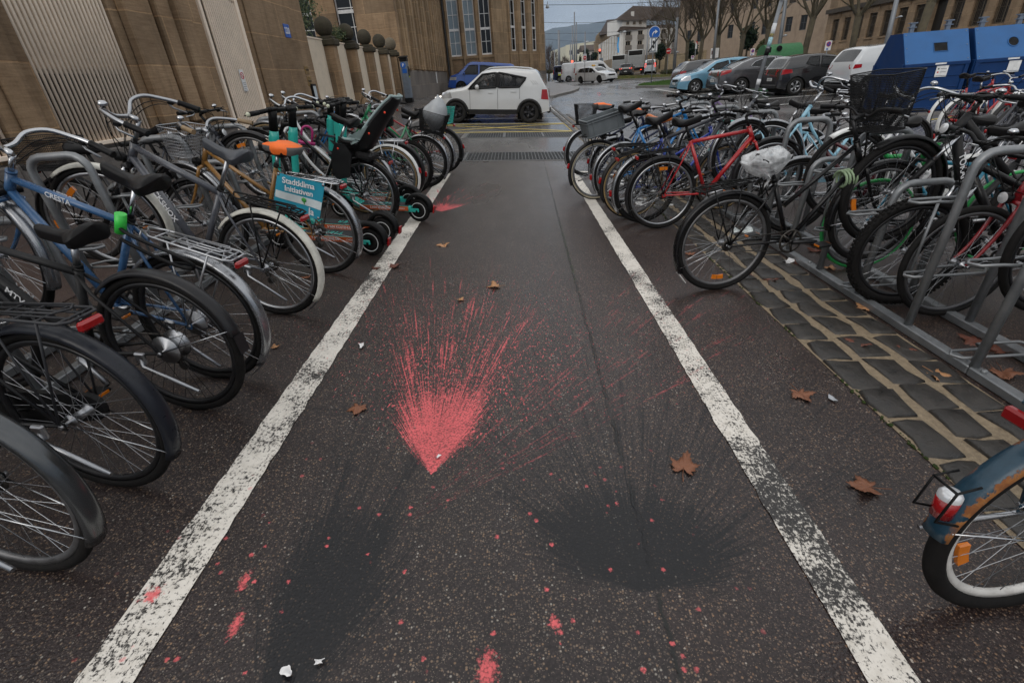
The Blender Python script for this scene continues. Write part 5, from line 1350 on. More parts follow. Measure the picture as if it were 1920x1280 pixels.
    for w in wins:
        ww = w if len(w) == 4 else [w[0], w[1], w[2], w[3]]
        for sg in (-1, 1):
            mb = side(ww, .004, sg); g = mb.obj('side_window', CG2 if alpha else CG1, t)
            mb = MB(); pts = []
            n = len(w)
            for i in range(n):
                for k in range(6): u = k/6; x = w[i][0]*(1-u)+w[(i+1) % n][0]*u; z = w[i][1]*(1-u)+w[(i+1) % n][1]*u; pts.append((x, sg*(wd(x, min(z, zt(x)))+.002), z))
            mb.tube(pts, sp.get('trimr', .016), 5, True); mb.obj('window_trim', sp.get('trim', SEAM), g)
    if sp.get('bp'):
        for sg in (-1, 1): side(sp['bp'], .003, sg).obj('pillar_trim', SEAM, t)
    def topglass(nm, x0, x1, k0=.90, k1=.86):
        mb = MB()
        def f(u, v): x = x0+(x1-x0)*u; q = zt(x); y = wd(x, q)*(k0+(k1-k0)*u)*(2*v-1)*1.02; return V((x, y, q+.006+sp.get('crown', .03)*(1-(2*v-1)**2)*sm(0, .4, min(x, L-x))))
        mb.grid(f, 10, 8, flip=(x1 > x0)); 
        return mb.obj(nm, CG1, t)
    topglass('windscreen', *sp['ws']); topglass('rear_window', *sp['rw'])
    ri, ty = wheel_car(r, rimmat, ns)
    for xw in (xr, xf):
        for sg in (-1, 1): w = link('wheel', ri, t, Matrix.Translation((xw, sg*(W/2-.115), r))); link('tyre', ty, w)
    for xw in (xr, xf):
        for sg in (-1, 1):
            mb = MB(); mb.tube([(xw+ra*math.cos(a), sg*(wd(xw+ra*math.cos(a)*.98, r+ra*math.sin(a))+.0), r+ra*math.sin(a)-.005) for a in [PI*k/14 for k in range(15)]], .048 if sp.get('clad') else .012, 6); mb.obj('arch_trim', ARCHB if sp.get('clad') else SEAM, t)
    xrear = lambda z: next((x for x in [i*.004 for i in range(400)] if zt(x) >= z), 0)
    xfront = lambda z: next((L-x for x in [i*.004 for i in range(500)] if zt(L-x) >= z), L)
    if sp.get('clad'):
        for sg in (-1, 1): mb = side([(xr+ra, zb0+.0), (xf-ra, zb0+.0), (xf-ra, zb0+.15), (xr+ra, zb0+.15)], .006, sg, 12, 2); mb.obj('sill_trim', ARCHB, t)
    hl = sp.get('hl'); tl = sp.get('tl')
    for sg in (-1, 1):
        if hl:
            mb = side(hl, .006, sg, 8, 5); x1 = hl[1][0]; z0, z1 = hl[1][1], hl[2][1]
            def f(u, v, sg=sg): z = z0+(z1-z0)*v; x = xfront(z); return V((min(x, L)+.006-.03*u*u, sg*(wd(x1, z)*(1-.32*(1-u))), z))
            mb.grid(f, 6, 4, flip=sg < 0); mb.obj('headlight', LAMPON if lit else HLG, t)
        if tl:
            mb = side(tl, .007, sg, 8, 5); z0, z1 = tl[0][1], tl[3][1]
            def f(u, v, sg=sg): z = z0+(z1-z0)*v; x = xrear(z); xx = tl[0][0]; return V((x-.006+.03*u*u, sg*(wd(max(xx, .03), z)*(1-sp.get('tlw', .30)*(1-u))), z))
            mb.grid(f, 6, 4, flip=sg > 0); mb.obj('tail_light', REDL if not sp.get('tlit') else LAMPRED, t)
        if detail:
            mb = MB(); xm = sp['ws'][0] if sp['ws'][0] > sp['ws'][1] else sp['ws'][1]; xm -= .38; zm = lin(xm, belt)+.09
            mb.ball((xm, sg*(W/2+.08), zm), (.07, .09, .075), 12, 8); mb.tube([(xm+.02, sg*(W/2-.04), zm-.06), (xm, sg*(W/2+.05), zm-.04)], .02, 6); mb.obj('mirror', sp.get('mirmat', paint), t)
            for (xs_, z0, z1) in sp.get('seams', ()):
                mb = MB(); mb.tube([(xs_, sg*(wd(xs_, z0+(z1-z0)*k/8)+.001), z0+(z1-z0)*k/8) for k in range(9)], .005, 4); mb.obj('door_seam', SEAM, t)
            for (xh, zh) in sp.get('handles', ()):
                mb = MB(); y = sg*(wd(xh, zh)+.018); mb.box((xh, y, zh), (.17, .022, .028), bev=.01); mb.obj('door_handle', paint if not sp.get('hmat') else sp['hmat'], t)
            if sp.get('crease'): mb = MB(); z = sp['crease']; mb.tube([(.5+(L-1.1)*k/14, sg*(wd(.5+(L-1.1)*k/14, z)-.004), z) for k in range(15)], .008, 4); mb.obj('crease', paint, t)
    if rails:
        for sg in (-1, 1): mb = MB(); pts = [(rails[0]+(rails[1]-rails[0])*k/10, 0, 0) for k in range(11)]; pts = [(x, sg*(wd(x, zt(x))*.93), zt(x)+(.045 if 0 < k < 10 else .0)) for k, (x, _, _) in enumerate(pts)]; mb.tube(pts, .018, 8); mb.obj('roof_rail', paint if detail != 'dark' else BLACK, t)
    zp = sp.get('zp', .62)
    if plate:
        xx = xrear(zp)-.012; mb = MB(); mb.box((xx-.004, 0, zp), (.012, .42, .11), bev=.004); pl = mb.obj('licence_plate', PLATE, t); text(plate, .085, DTX, pl, axes((xx-.011, 0, zp), (0, -1, 0), (0, 0, 1)), .0006, True)
        mb = MB(); xx = xfront(.5)+.006; mb.box((xx, 0, .48), (.012, .42, .10), bev=.004); mb.obj('licence_plate', PLATE, t)
    mb = MB(); z0, z1 = sp.get('grz', (.50, .68)); xg = xfront((z0+z1)/2); mb.box((xg+.002, 0, (z0+z1)/2), (.03, W*.5, z1-z0), bev=.01); mb.obj('grille', ARCHB, t)
    mb = MB(); mb.box((xrear(.42)+.02, 0, .36), (.10, W*.72, .14), bev=.03); mb.obj('rear_bumper_trim', ARCHB, t)
    for xs_ in sp.get('seats', ()):
        for sg in (-1, 1):
            mb = MB(); mb.box((xs_, sg*.36, .95), (.16, .46, .62), Matrix.Rotation(R(-12), 3, 'Y'), bev=.06); mb.box((xs_-.08, sg*.36, 1.32), (.09, .24, .17), bev=.04); mb.obj('seat', pm('car_seat', (.03, .03, .033), .8), t)
    return dict(t=t, zt=zt, wd=wd, xrear=xrear, xfront=xfront, body=body)
HATCH = dict(L=4.05, W=1.75, xr=.72, xf=3.28, r=.31, top=[(0, .40), (.03, .80), (.10, 1.0), (.16, 1.06), (.45, 1.36), (.60, 1.42), (1.3, 1.47), (2.0, 1.44), (2.35, 1.34), (2.95, 1.02), (3.1, .97), (3.7, .85), (3.92, .70), (4.02, .50), (4.05, .32)],
    belt=[(0, .98), (1, .97), (3, .90), (4.05, .7)], wins=[[(1.08, 1.01), (1.62, .985), (1.66, 1.36), (1.30, 1.35)], [(1.72, .98), (2.80, .95), (2.33, 1.27), (1.76, 1.365)]], ws=(2.95, 2.30), rw=(.17, .47), hl=[(3.45, .66), (3.93, .62), (3.88, .78), (3.40, .80)], tl=[(.03, .80), (.42, .84), (.40, .98), (.09, .98)],
    seams=((1.68, .30, 1.0), (2.72, .30, .93), (.98, .62, .98)), handles=((1.9, .86), (1.15, .88)), seats=(1.5, 2.1), zp=.62, tlw=.36, crease=.80)
def variant(base, **k): d = dict(base); d.update(k); return d
IGNIS = dict(L=3.70, W=1.66, xr=.66, xf=3.09, r=.325, bp=[(1.63, 1.05), (1.79, 1.05), (1.79, 1.48), (1.63, 1.48)], top=[(0, .42), (.02, .72), (.06, .98), (.12, 1.06), (.40, 1.48), (.52, 1.55), (1.2, 1.595), (1.9, 1.575), (2.22, 1.50), (2.72, 1.10), (2.86, 1.045), (3.40, .96), (3.58, .86), (3.68, .66), (3.70, .40)],
    belt=[(0, 1.06), (1, 1.05), (2, 1.02), (3.7, .8)], wins=[[(.78, 1.32), (1.00, 1.07), (1.66, 1.055), (1.66, 1.47)], [(1.76, 1.05), (2.66, 1.01), (2.20, 1.42), (1.76, 1.47)]], ws=(2.74, 2.20), rw=(.13, .41), hl=[(3.22, .74), (3.60, .72), (3.56, .90), (3.28, .93)], tl=[(.04, .70), (.28, .72), (.26, 1.0), (.10, 1.0)],
    seams=((1.70, .30, 1.05), (2.62, .32, 1.0), (.98, .72, 1.05)), handles=((1.93, .90), (.98+.2, .93)), clad=True, seats=(1.30, 1.98), zp=.70, tum=.22, trimr=.034, zb=.26, mirmat=None, rk=.10)
IGNIS.pop('mirmat')
def place_car(sp, p_r, p_f, side, name, label, cat, paint, **k):
    """ground points under the rear and front wheel on the visible side ('L' or 'R')"""
    a, b = V(p_r), V(p_f); d = (b-a); d.z = 0; d.normalize(); n = V((-d.y, d.x, 0))*(-1 if side == 'L' else 1); o = a-d*sp['xr']+n*(sp['W']/2-.02)
    e = o+d*sp['L']; o.z = hz(a.x, a.y); e.z = o.z+(hz(b.x, b.y)-hz(a.x, a.y))/(b-a).length*sp['L']; o.z -= (e.z-o.z)/sp['L']*sp['xr']
    return car(name, label, cat, sp, frame(o, e-o), paint, **k)
a, b = G(992, 231.5), G(857, 232); d = (b-a).normalized(); mid = (a+b)/2; a, b = mid-d*1.215, mid+d*1.215
PW = car_paint('pearl_white_paint', (.54, .555, .565))
ig = place_car(IGNIS, a, b, 'L', 'parked_car', 'small white car with black wheel arches and a driver, beyond the yellow marking', 'car', PW, group='cars', rimmat=RIMD, rails=(.55, 2.15), alpha=True)
# driver: head, hair and shoulders behind the wheel
t = thing('person', 'dark haired driver in a dark jacket sitting in the white car, looking down', 'person', M=ig['t'].matrix_world.copy())
SKIN = pm('skin', (.42, .25, .18), .5, 0, .08, 30); HAIR = pm('dark_hair', (.012, .010, .009), .6); JACK = pm('dark_jacket', (.02, .022, .026), .8)
m = MB(); hx, hy, hz_ = 2.10, .36, 1.30
m.tube([(hx-.10, hy, .62), (hx-.12, hy, .85), (hx-.10, hy, 1.02), (hx-.07, hy, 1.12), (hx-.04, hy, 1.18)], [.17, .19, .18, .09, .055], 14)
m.ball((hx, hy, hz_), (.088, .072, .112), 18, 14, M=Matrix.Rotation(R(22), 3, 'Y')); m.ball((hx+.095, hy, hz_-.025), (.022, .014, .022), 8, 6)
for sg in (-1, 1): m.ball((hx+.068, hy+sg*.028, hz_+.008), (.012, .014, .008), 8, 6); m.ball((hx+.0, hy+sg*.074, hz_), (.022, .010, .032), 8, 6)
m.box((hx+.082, hy, hz_-.062), (.012, .045, .010), bev=.004)
for sg in (-1, 1): m.tube([(hx-.10, hy+sg*.20, 1.02), (hx-.02, hy+sg*.25, .82), (hx+.24, hy+sg*.17, .84), (hx+.30, hy+sg*.15, .88)], [.06, .052, .040, .03], 10)
for sg in (-1, 1):
    for k in range(4): m.tube([(hx+.31, hy+sg*(.155-.012*k), .89), (hx+.35, hy+sg*(.15-.012*k), .91), (hx+.345, hy+sg*(.15-.012*k), .935)], .008, 6)
    m.tube([(hx+.30, hy+sg*.12, .89), (hx+.33, hy+sg*.11, .905)], .009, 6)
m.obj('body', SKIN, t)
m = MB(); m.ball((hx-.025, hy, hz_+.035), (.102, .086, .105), 18, 12); m.ball((hx-.08, hy, hz_-.03), (.05, .075, .10), 12, 8); m.obj('hair', HAIR, t)
m = MB(); m.tube([(hx-.10, hy, .60), (hx-.12, hy, .85), (hx-.10, hy, 1.03), (hx-.08, hy, 1.11)], [.185, .215, .20, .10], 16)
for sg in (-1, 1): m.tube([(hx-.10, hy+sg*.19, 1.03), (hx-.02, hy+sg*.26, .82), (hx+.24, hy+sg*.17, .84)], [.075, .068, .05], 10)
m.obj('jacket', JACK, t)
m = MB(); c = V((2.44, .36, .93)); mm = Matrix.Rotation(R(-65), 3, 'Y'); m.tube([c+mm @ V((.185*math.cos(2*PI*k/24), .185*math.sin(2*PI*k/24), 0)) for k in range(24)], .014, 6, True); m.tube([c+mm @ V((-.18, 0, 0)), c, c+mm @ V((.18, 0, 0))], .014, 6); o = m.obj('steering_wheel', BLACK, ig['t'])
m = MB(); [m.tube([(.38+.07*k, sg*(ig['wd'](.38+.07*k, 1.13)+.002), 1.13), (.50+.07*k, sg*(ig['wd'](.50+.07*k, 1.26)+.003), 1.26)], .006, 4) for k in range(3) for sg in (-1, 1)]; m.obj('pillar_slots', pm('slot_grey', (.35, .36, .37), .5), ig['t'])
# black car behind, lamps lit
SEDAN = variant(HATCH, L=4.40, xf=3.55, xr=.85, top=[(0, .45), (.03, .85), (.12, 1.0), (.5, 1.06), (1.2, 1.40), (1.7, 1.44), (2.3, 1.38), (3.0, 1.02), (3.2, .97), (4.0, .84), (4.28, .72), (4.37, .5), (4.40, .32)], ws=(3.0, 2.3), rw=(.55, 1.15), hl=[(3.9, .62), (4.30, .60), (4.24, .74), (3.86, .78)], wins=[[(1.3, 1.02), (1.9, .99), (1.9, 1.36), (1.55, 1.34)], [(1.98, .985), (2.85, .96), (2.35, 1.27), (1.98, 1.35)]], seams=(), handles=())
yb = ig['t'].matrix_world.translation.y+2.55; fx = atY(813, 180, yb).x
o = V((fx+4.38, yb, hz(fx+3, yb))); e = V((fx, yb+.1, hz(fx, yb)))
car('parked_car', 'black car with its headlamp lit, mostly hidden behind the small white car', 'car', SEDAN, frame(o, e-o), car_paint('black_car_paint', (.010, .010, .011)), group='cars', lit=True, plate='BS 2071')
# blue van
VAN = dict(L=4.90, W=1.90, xr=.98, xf=3.98, r=.335, top=[(0, .45), (.03, 1.0), (.07, 1.5), (.16, 1.90), (.35, 1.96), (2.0, 1.98), (3.2, 1.95), (3.45, 1.86), (4.15, 1.22), (4.3, 1.14), (4.70, 1.0), (4.83, .82), (4.89, .6), (4.90, .36)],
    belt=[(0, 1.12), (4, 1.10), (4.9, .9)], wins=[[(.38, 1.20), (1.45, 1.20), (1.45, 1.74), (.42, 1.74)], [(1.58, 1.20), (2.62, 1.20), (2.62, 1.74), (1.58, 1.74)], [(2.80, 1.18), (3.86, 1.14), (3.42, 1.70), (2.80, 1.76)]], ws=(4.16, 3.44), rw=(.05, .16), hl=[(4.35, .74), (4.80, .72), (4.76, .92), (4.32, .94)], tl=[(.03, .95), (.16, .95), (.18, 1.5), (.07, 1.5)],
    seams=((2.70, .4, 1.85), (3.75, .4, 1.1), (1.5, .4, 1.85)), handles=((2.9, .98),), seats=(1.2, 2.2, 3.0), tum=.14, tlw=.12, zp=.8, trimr=.03, grz=(.62, .80), crown=.04)
yv = 39.0; fa, fb = atY(838, 160, yv), atY(961, 140, yv+.8); o = V((fb.x, yv+1.0, hz(fb.x, yv)+.17)); e = V((fa.x, yv+.35, hz(fa.x, yv)+.26)); VB = car_paint('bright_blue_van_paint', (.012, .075, .36))
sc = (e-o).length/4.9; Mv = frame(o, e-o) @ Matrix.Scale(min(1.08, sc), 4)
car('van', 'bright blue passenger van parked before the sandstone building', 'van', VAN, Mv, VB, plate='BS 9120', rimmat=RIMD)
# row parked across on the right, tails or noses towards the lane
OPEL = variant(HATCH, L=4.83, W=1.86, xr=1.03, xf=3.77, r=.335, top=[(0, .45), (.04, .85), (.10, .99), (.18, 1.03), (.60, 1.06), (1.05, 1.28), (1.55, 1.43), (2.2, 1.48), (2.8, 1.42), (3.5, 1.03), (3.7, .98), (4.4, .84), (4.7, .70), (4.80, .5), (4.83, .32)], belt=[(0, 1.0), (1, .99), (3, .92), (4.8, .7)],
    wins=[[(1.36, 1.10), (1.85, 1.02), (1.95, 1.39), (1.55, 1.27)], [(1.90, 1.02), (2.45, 1.0), (2.45, 1.40), (1.98, 1.40)], [(2.55, 1.0), (3.40, .95), (2.85, 1.30), (2.55, 1.39)]], ws=(3.5, 2.75), rw=(.62, 1.50), tl=[(.06, .80), (.50, .92), (.52, 1.03), (.10, .98)], tlw=.42, trim=CHROME, seams=((2.5, .3, 1.0), (3.35, .3, .95)), handles=((2.75, .88), (1.75, .90)), hl=[(4.2, .62), (4.68, .60), (4.6, .76), (4.1, .80)], zp=.60)
CLIO = variant(HATCH, top=[(0, .40), (.03, .78), (.08, .98), (.14, 1.04), (.34, 1.32), (.42, 1.40), (1.0, 1.45), (1.7, 1.45), (2.2, 1.36), (2.85, 1.02), (3.0, .97), (3.7, .85), (3.92, .70), (4.02, .50), (4.05, .32)], rw=(.13, .34), tl=[(.03, .78), (.50, .84), (.46, .96), (.08, .98)], tlw=.40, r=.33, wins=[[(1.0, 1.12), (1.52, 1.0), (1.52, 1.36), (1.15, 1.35)], [(1.60, .99), (2.70, .95), (2.2, 1.28), (1.62, 1.36)]])
GOLF = variant(HATCH, L=4.20, r=.32, W=1.76, xf=3.32, top=[(0, .40), (.03, .85), (.10, 1.05), (.34, 1.38), (.5, 1.43), (1.2, 1.49), (2.0, 1.46), (2.35, 1.38), (3.0, 1.03), (3.2, .98), (3.85, .86), (4.06, .72), (4.17, .50), (4.20, .32)], hl=[(3.55, .60), (4.08, .58), (4.0, .78), (3.62, .84)])
SUV = variant(HATCH, L=4.3, r=.345, W=1.8, top=[(0, .5), (.03, .95), (.08, 1.12), (.36, 1.50), (.5, 1.58), (1.2, 1.62), (2.0, 1.60), (2.5, 1.48), (3.1, 1.12), (3.3, 1.05), (3.9, .95), (4.15, .80), (4.27, .55), (4.3, .4)], belt=[(0, 1.08), (3, 1.02), (4.3, .8)], wins=[[(.95, 1.14), (1.62, 1.10), (1.62, 1.48), (1.1, 1.46)], [(1.72, 1.10), (2.90, 1.06), (2.4, 1.40), (1.74, 1.49)]], ws=(3.1, 2.45), rw=(.10, .36), tl=[(.04, .92), (.30, .95), (.30, 1.06), (.08, 1.06)], zb=.3, tlw=.22)
def parked(sp, rx, ry, name, label, paint, rev=False, side='R', **k):
    a = V((rx, ry, 0)); b = a+V((1, 0, 0))*(sp['xf']-sp['xr'])*(1 if not rev else -1)
    return place_car(sp, a, b, side, name, label, 'car', paint, group='cars', **k)
def onray(px, py, y): return atY(px, py, y).x
op = parked(OPEL, onray(1391, 150, 25.4), 25.4, 'parked_car', 'dark grey saloon-like hatchback with chrome window line, behind the leaning pole', car_paint('grey_metallic', (.060, .060, .066), .2, .3), plate='SO 4417')
cl = parked(CLIO, onray(1493, 155, 22.5), 22.5, 'parked_car', 'black small hatchback with red tail lamps, right of the leaning pole', car_paint('black_metallic', (.016, .016, .018), .2, .2), plate='BS 5780')
vw = parked(SUV, onray(1600, 165, 19.9)+.55, 19.9, 'parked_car', 'white sport utility car half hidden by the blue containers', car_paint('white_car_paint', (.52, .54, .56)), plate='BS 36940')
gf = parked(GOLF, onray(1305, 150, 28.0)+2.6, 28.0, 'parked_car', 'pale blue hatchback parked nose first beside the grey hatchback', car_paint('light_blue_metallic', (.13, .30, .42), .2, .3), rev=True, side='L', plate='BS 1143')
se = parked(variant(HATCH, L=4.0, tl=[(.04, .80), (.40, .86), (.38, 1.0), (.10, .98)]), onray(1290, 150, 30.6)+.2, 30.6, 'parked_car', 'dark grey hatchback farthest along the parked row, by the grass', car_paint('anthracite_metallic', (.042, .043, .047), .22, .3), plate='BS 6025')
# taxi turning at the crossing
TAXI = variant(HATCH, L=4.9, W=1.85, xr=1.05, xf=3.92, r=.33, top=[(0, .45), (.03, .9), (.10, 1.05), (.45, 1.36), (.65, 1.44), (1.6, 1.49), (2.5, 1.46), (2.85, 1.36), (3.45, 1.04), (3.6, .99), (4.5, .86), (4.75, .74), (4.86, .5), (4.9, .32)], ws=(3.45, 2.80), rw=(.12, .46), wins=[[(.62, 1.06), (1.35, 1.02), (1.35, 1.38), (.85, 1.36)], [(1.42, 1.02), (2.25, 1.0), (2.25, 1.40), (1.42, 1.40)], [(2.33, 1.0), (3.3, .96), (2.8, 1.30), (2.33, 1.39)]], hl=[(4.15, .66), (4.74, .62), (4.66, .80), (4.1, .82)], seams=((2.3, .3, 1.0), (3.25, .3, .95)), handles=((2.5, .88), (1.6, .9)), grz=(.50, .74))
a = G(1088.5, 157); b = a+V((.56, -.83, 0))*2.87; tx = place_car(TAXI, a, b, 'R', 'taxi', 'white estate taxi with a yellow roof sign turning at the crossing', 'taxi', car_paint('white_car_paint', (.52, .54, .56)), plate='BS 101', rimmat=RIMD)
m = MB(); m.box((2.3, 0, 1.59), (.26, .70, .15), bev=.03); rs_ = m.obj('roof_sign', pm('white_sign_face', (.74, .75, .75), .4), tx['t']); m = MB(); m.box((2.3, -.22, 1.60), (.275, .28, .13), bev=.02); m.obj('yellow_panel', pm('taxi_yellow', (.85, .45, .02), .4), tx['t'])
# vans beyond the crossing
def at_px(px, py, Y): p = atY(px, py, Y); return V((p.x, Y, hz(p.x, Y)))
WV = car_paint('white_van_paint', (.66, .68, .70), .25); DB = car_paint('police_dark_blue', (.010, .022, .075), .25)
BOXV = variant(VAN, L=5.3, wins=[[(3.05, 1.2), (4.1, 1.16), (3.7, 1.70), (3.05, 1.76)]], xf=4.35, top=[(0, .45), (.03, 1.0), (.07, 1.5), (.16, 2.05), (.35, 2.12), (2.0, 2.14), (3.4, 2.1), (3.75, 1.95), (4.45, 1.25), (4.65, 1.16), (5.1, 1.0), (5.23, .82), (5.29, .6), (5.3, .36)], ws=(4.46, 3.72), seats=(), handles=())
for (px0, Y, hd, sp, pt, lab, dt) in ((1084, 71, (1, -.12), BOXV, WV, 'long white delivery van standing behind the taxi', None), (1060, 74, (1, -.05), BOXV, WV, 'white van with dark lower bumper parked second from the left', None), (1047, 78, (.9, -.3), VAN, DB, 'dark blue police van with yellow markings and roof light bar', 'p')):
    o = at_px(px0, 145, Y); d = V((hd[0], hd[1], 0)).normalized(); o = o-d*.6; o.z = hz(o.x, Y); k = car('van', lab, 'van', sp, frame(o, d), pt, group='vans beyond the crossing', detail=True, plate=None)
    if dt:
        m = MB(); m.box((2.9, 0, 2.06), (.5, 1.2, .12), bev=.04); m.obj('light_bar', pm('blue_beacon', (.01, .12, .5), .2), k['t']); m = MB(); m.box((2.4, -.955, .86), (3.2, .01, .16)); m.obj('yellow_stripe', pm('hi_vis_yellow', (.72, .85, .03), .5), k['t']); m = MB(); m.box((2.4, -.957, 1.05), (3.2, .01, .2)); m.obj('white_stripe', pm('white_sign_face', (.74, .75, .75), .4), k['t'])
        m = MB(); m.box((-.02, 0, .95), (.02, .9, .5)); m.obj('yellow_patch', pm('hi_vis_yellow', (.72, .85, .03), .5), k['t'])
gv = at_px(1212, 139, 84); k = car('van', 'small silver van with lit tail lamps waiting beyond the blue arrow sign', 'van', variant(VAN, tlit=True, W=1.8), frame(gv+V((-.1, -2.4, 0)), (.28, .96, 0)) @ Matrix.Scale(.95, 4), car_paint('silver_paint', (.45, .48, .50), .25, .4), plate='BL 77', group='traffic waiting at the lights')
dk = at_px(1171, 139, 82); car('parked_car', 'small dark car waiting between the two lorries', 'car', variant(SUV, tlit=True), frame(dk+V((-.3, -2, 0)), (.30, .95, 0)), car_paint('black_metallic', (.016, .016, .018), .2, .2), plate='BL 30', group='traffic waiting at the lights')
def lorry(px, Y, W, Hh, label, tail):
    p = at_px(px, 139, Y); t = thing('lorry', label, 'lorry', M=frame(p, (.28, .96, 0)), group='traffic waiting at the lights'); m = MB(); L = 6.5
    m.box((L/2, 0, .95+Hh/2), (L, W, Hh), bev=.04); m.obj('cargo_box', pm('pale_lorry_box', (.50, .52, .52), .45, dirt=.2), t)
    m = MB(); m.box((-.015, 0, .95+Hh-.42), (.06, W-.2, .62)); m.obj('dark_opening', DARKIN, t); m = MB(); m.box((-.05, 0, .95+(Hh-.8)/2), (.06, W-.06, Hh-.85), bev=.02); m.obj('tail_lift', pm('grey_tail_lift', (.27, .28, .28), .5, .2, dirt=.2), t)
    m = MB(); m.box((L/2, 0, .72), (L, .9, .3)); m.box((.05, 0, .62), (.12, W, .12)); m.obj('chassis', DARKIN, t)
    for x in (1.2, 2.2, L-.3):
        for sg in (-1, 1): m = MB(); ring_y([(.48, -.14), (.48, .14), (.30, .15), (.0, .12), (.0, -.12), (.30, -.15)], 24, 0, m); m.obj('wheel', TYRE2, t, Matrix.Translation((x, sg*(W/2-.18), .48)))
    for sg in (-1, 1): m = MB(); m.box((-.03, sg*(W/2-.2), .64), (.05, .24, .10)); m.obj('tail_light', LAMPRED if sg < 0 else LAMPAMB, t)
    m = MB(); m.box((L+1.1, 0, 1.5), (1.9, W-.1, 2.0), bev=.15); m.obj('cab', pm('pale_lorry_box', (.50, .52, .52), .45, dirt=.2), t); m = MB(); m.box((L+1.2, 0, 1.95), (1.2, W-.04, .7), bev=.05); m.obj('cab_window', CG1, t)
    return t
lorry(1190, 90, 2.3, 2.5, 'pale lorry with grey tail lift, larger and right of two', 1); lorry(1159, 97, 2.2, 2.1, 'lorry with grey tail lift left of the small dark car', 1)
# ------------------------------------------------------------------ paints
C_ = lambda n, h, **k: pm(n, h, k.pop('rough', .28), coat=.35, dirt=.12, **k)
BLUE = C_('steel_blue_paint', (.035, .10, .22)); GREYF = C_('slate_grey_paint', (.075, .08, .095)); GOLD = C_('gold_brown_paint', (.24, .12, .03))
RED = C_('red_paint', (.38, .012, .016)); DRED = C_('dark_red_paint', (.25, .008, .014)); DGREY = C_('dark_grey_paint', (.042, .045, .055)); NAVY = C_('navy_paint', (.012, .018, .05))
CYAN = C_('cyan_blue_paint', (.015, .16, .42)); ROYAL = C_('royal_blue_paint', (.012, .045, .35)); LBLUE = C_('pale_blue_paint', (.27, .52, .66)); TURQ = C_('turquoise_paint', (.012, .22, .35))
WHITEP = C_('white_frame_paint', (.66, .67, .68)); GREEN = C_('green_frame_paint', (.03, .22, .10)); TEAL = C_('teal_paint', (.025, .42, .36), rough=.4); PURP = C_('mauve_paint', (.16, .10, .24)); PETROL = C_('petrol_paint', (.012, .05, .085), rough=.35)
SILVERF = pm('silver_mudguard', (.33, .34, .36), .25, .85, .1, dirt=.3); DARKF = pm('dark_mudguard', (.016, .016, .018), .33, dirt=.2)
TAN = pm('tan_grip', (.26, .18, .10), .55); LIME = pm('lime_plastic', (.30, .62, .03), .35); BROWNS = pm('brown_leather', (.55, .15, .035), .38); ORCL = pm('orange_cloth', (.86, .16, .02), .6)
PINKL = pm('pink_lock', (.45, .03, .18), .4); PALEG = pm('sage_green_lock', (.24, .33, .20), .4)
GUM = pm('gum_wall', (.30, .21, .10), .6, dirt=.3); CREAMT = pm('cream_wall', (.36, .32, .24), .6, dirt=.3); GREENT = pm('green_tyre', (.03, .36, .09), .5); WIRE = pm('black_wire', (.010, .010, .011), .4); BLACKR = pm('black_rim', (.02, .02, .022), .35, .5)

GL = 'bicycles at the left rack'; GR = 'bicycles at the right rack'; GO = 'bicycles on the far side of the right rack'; GF = 'bicycles in front of the containers'; GS = 'bicycles on the pavement side of the left rack'
# ------------------------------------------------------------------ left rack, front to back
A, B = pose((-1.63, 1.05), ang=172, lift=.02, wb=1.08)
bike('black bicycle with a silver striped mudguard, cut by the lower left corner', A, B, BLACKP, 'step', group=GL, fender=pm('silver_striped_mudguard', (.10, .105, .11), .22, .8, .3, 3), grips=BLACK, rack=None, refl=True, sadh=.14, seatl=.46)
A, B = pose((-1.62, 1.42), ang=171, lift=.0, wb=1.10)
b2 = bike('black city bicycle with wide dark rear rack, second from the lower left corner', A, B, BLACKP, 'step', group=GL, fender=pm('blue_black_mudguard', (.016, .018, .024), .3), rack=pm('charcoal_rack', (.03, .031, .035), .4), wall=None, seatl=.42, sadh=.05, rim=BLACKR, spokes=ALU, hubbig=False, guard=BLACK)
A, B = pose((-1.60, 1.925), ang=171, lift=.02, wb=1.06)
b3 = bike('matt black bicycle with long dark plastic mudguard and large hub gear', A, B, pm('matt_black_frame', (.014, .014, .015), .5), 'diamond', group=GL, fender=DARKF, flap=DARKF, hubbig=True, rim=BLACKR, spokes=BLACK, sadh=.13, decal=('MTV', DECW, 'down', .045), oversize=1.15, seatl=.44, bars='flat', sadw=.19, fendspan=((R(45), R(165)), (R(45), R(170))), light=None, bell=False)
A, B = pose((-1.63, 2.20), ang=171, lift=.30, wb=1.08)
b4 = bike('blue bicycle with white lettering, silver rear rack and black saddle', A, B, BLUE, 'diamond', group=GL, fender=SILVERF, flap=pm('grey_flap', (.05, .05, .055), .5), rack=pm('silver_grey_rack', (.40, .41, .43), .35, .8), sadh=.19, decal=('CRESTA', DECW, 'top', .034), oversize=1.12, hubbig=True, bars='swept', barmat=CHROME, seatl=.52, sadw=.18, rim=BLACKR, steer=R(-8))
A, B = pose((505, 498), (212, 412), wb=1.07)
b5 = bike('slate grey suspension bicycle with cream white mudguards and grey saddle', A, B, GREYF, 'diamond', group=GL, fender=WHITEF, flap=pm('grey_flap', (.05, .05, .055), .5), susp=True, forkcol=BLACKP, rack=BLACK, sadh=.22, saddle=pm('grey_saddle', (.05, .055, .065), .5), decal=('ROCKSHOX', DECW, 'down', .05), oversize=1.35, bars='swept', barmat=ALU, stemh=.14, steer=R(14), saddle_tilt=-.08)
A, B = pose((597, 434), (362, 390), wb=1.09)
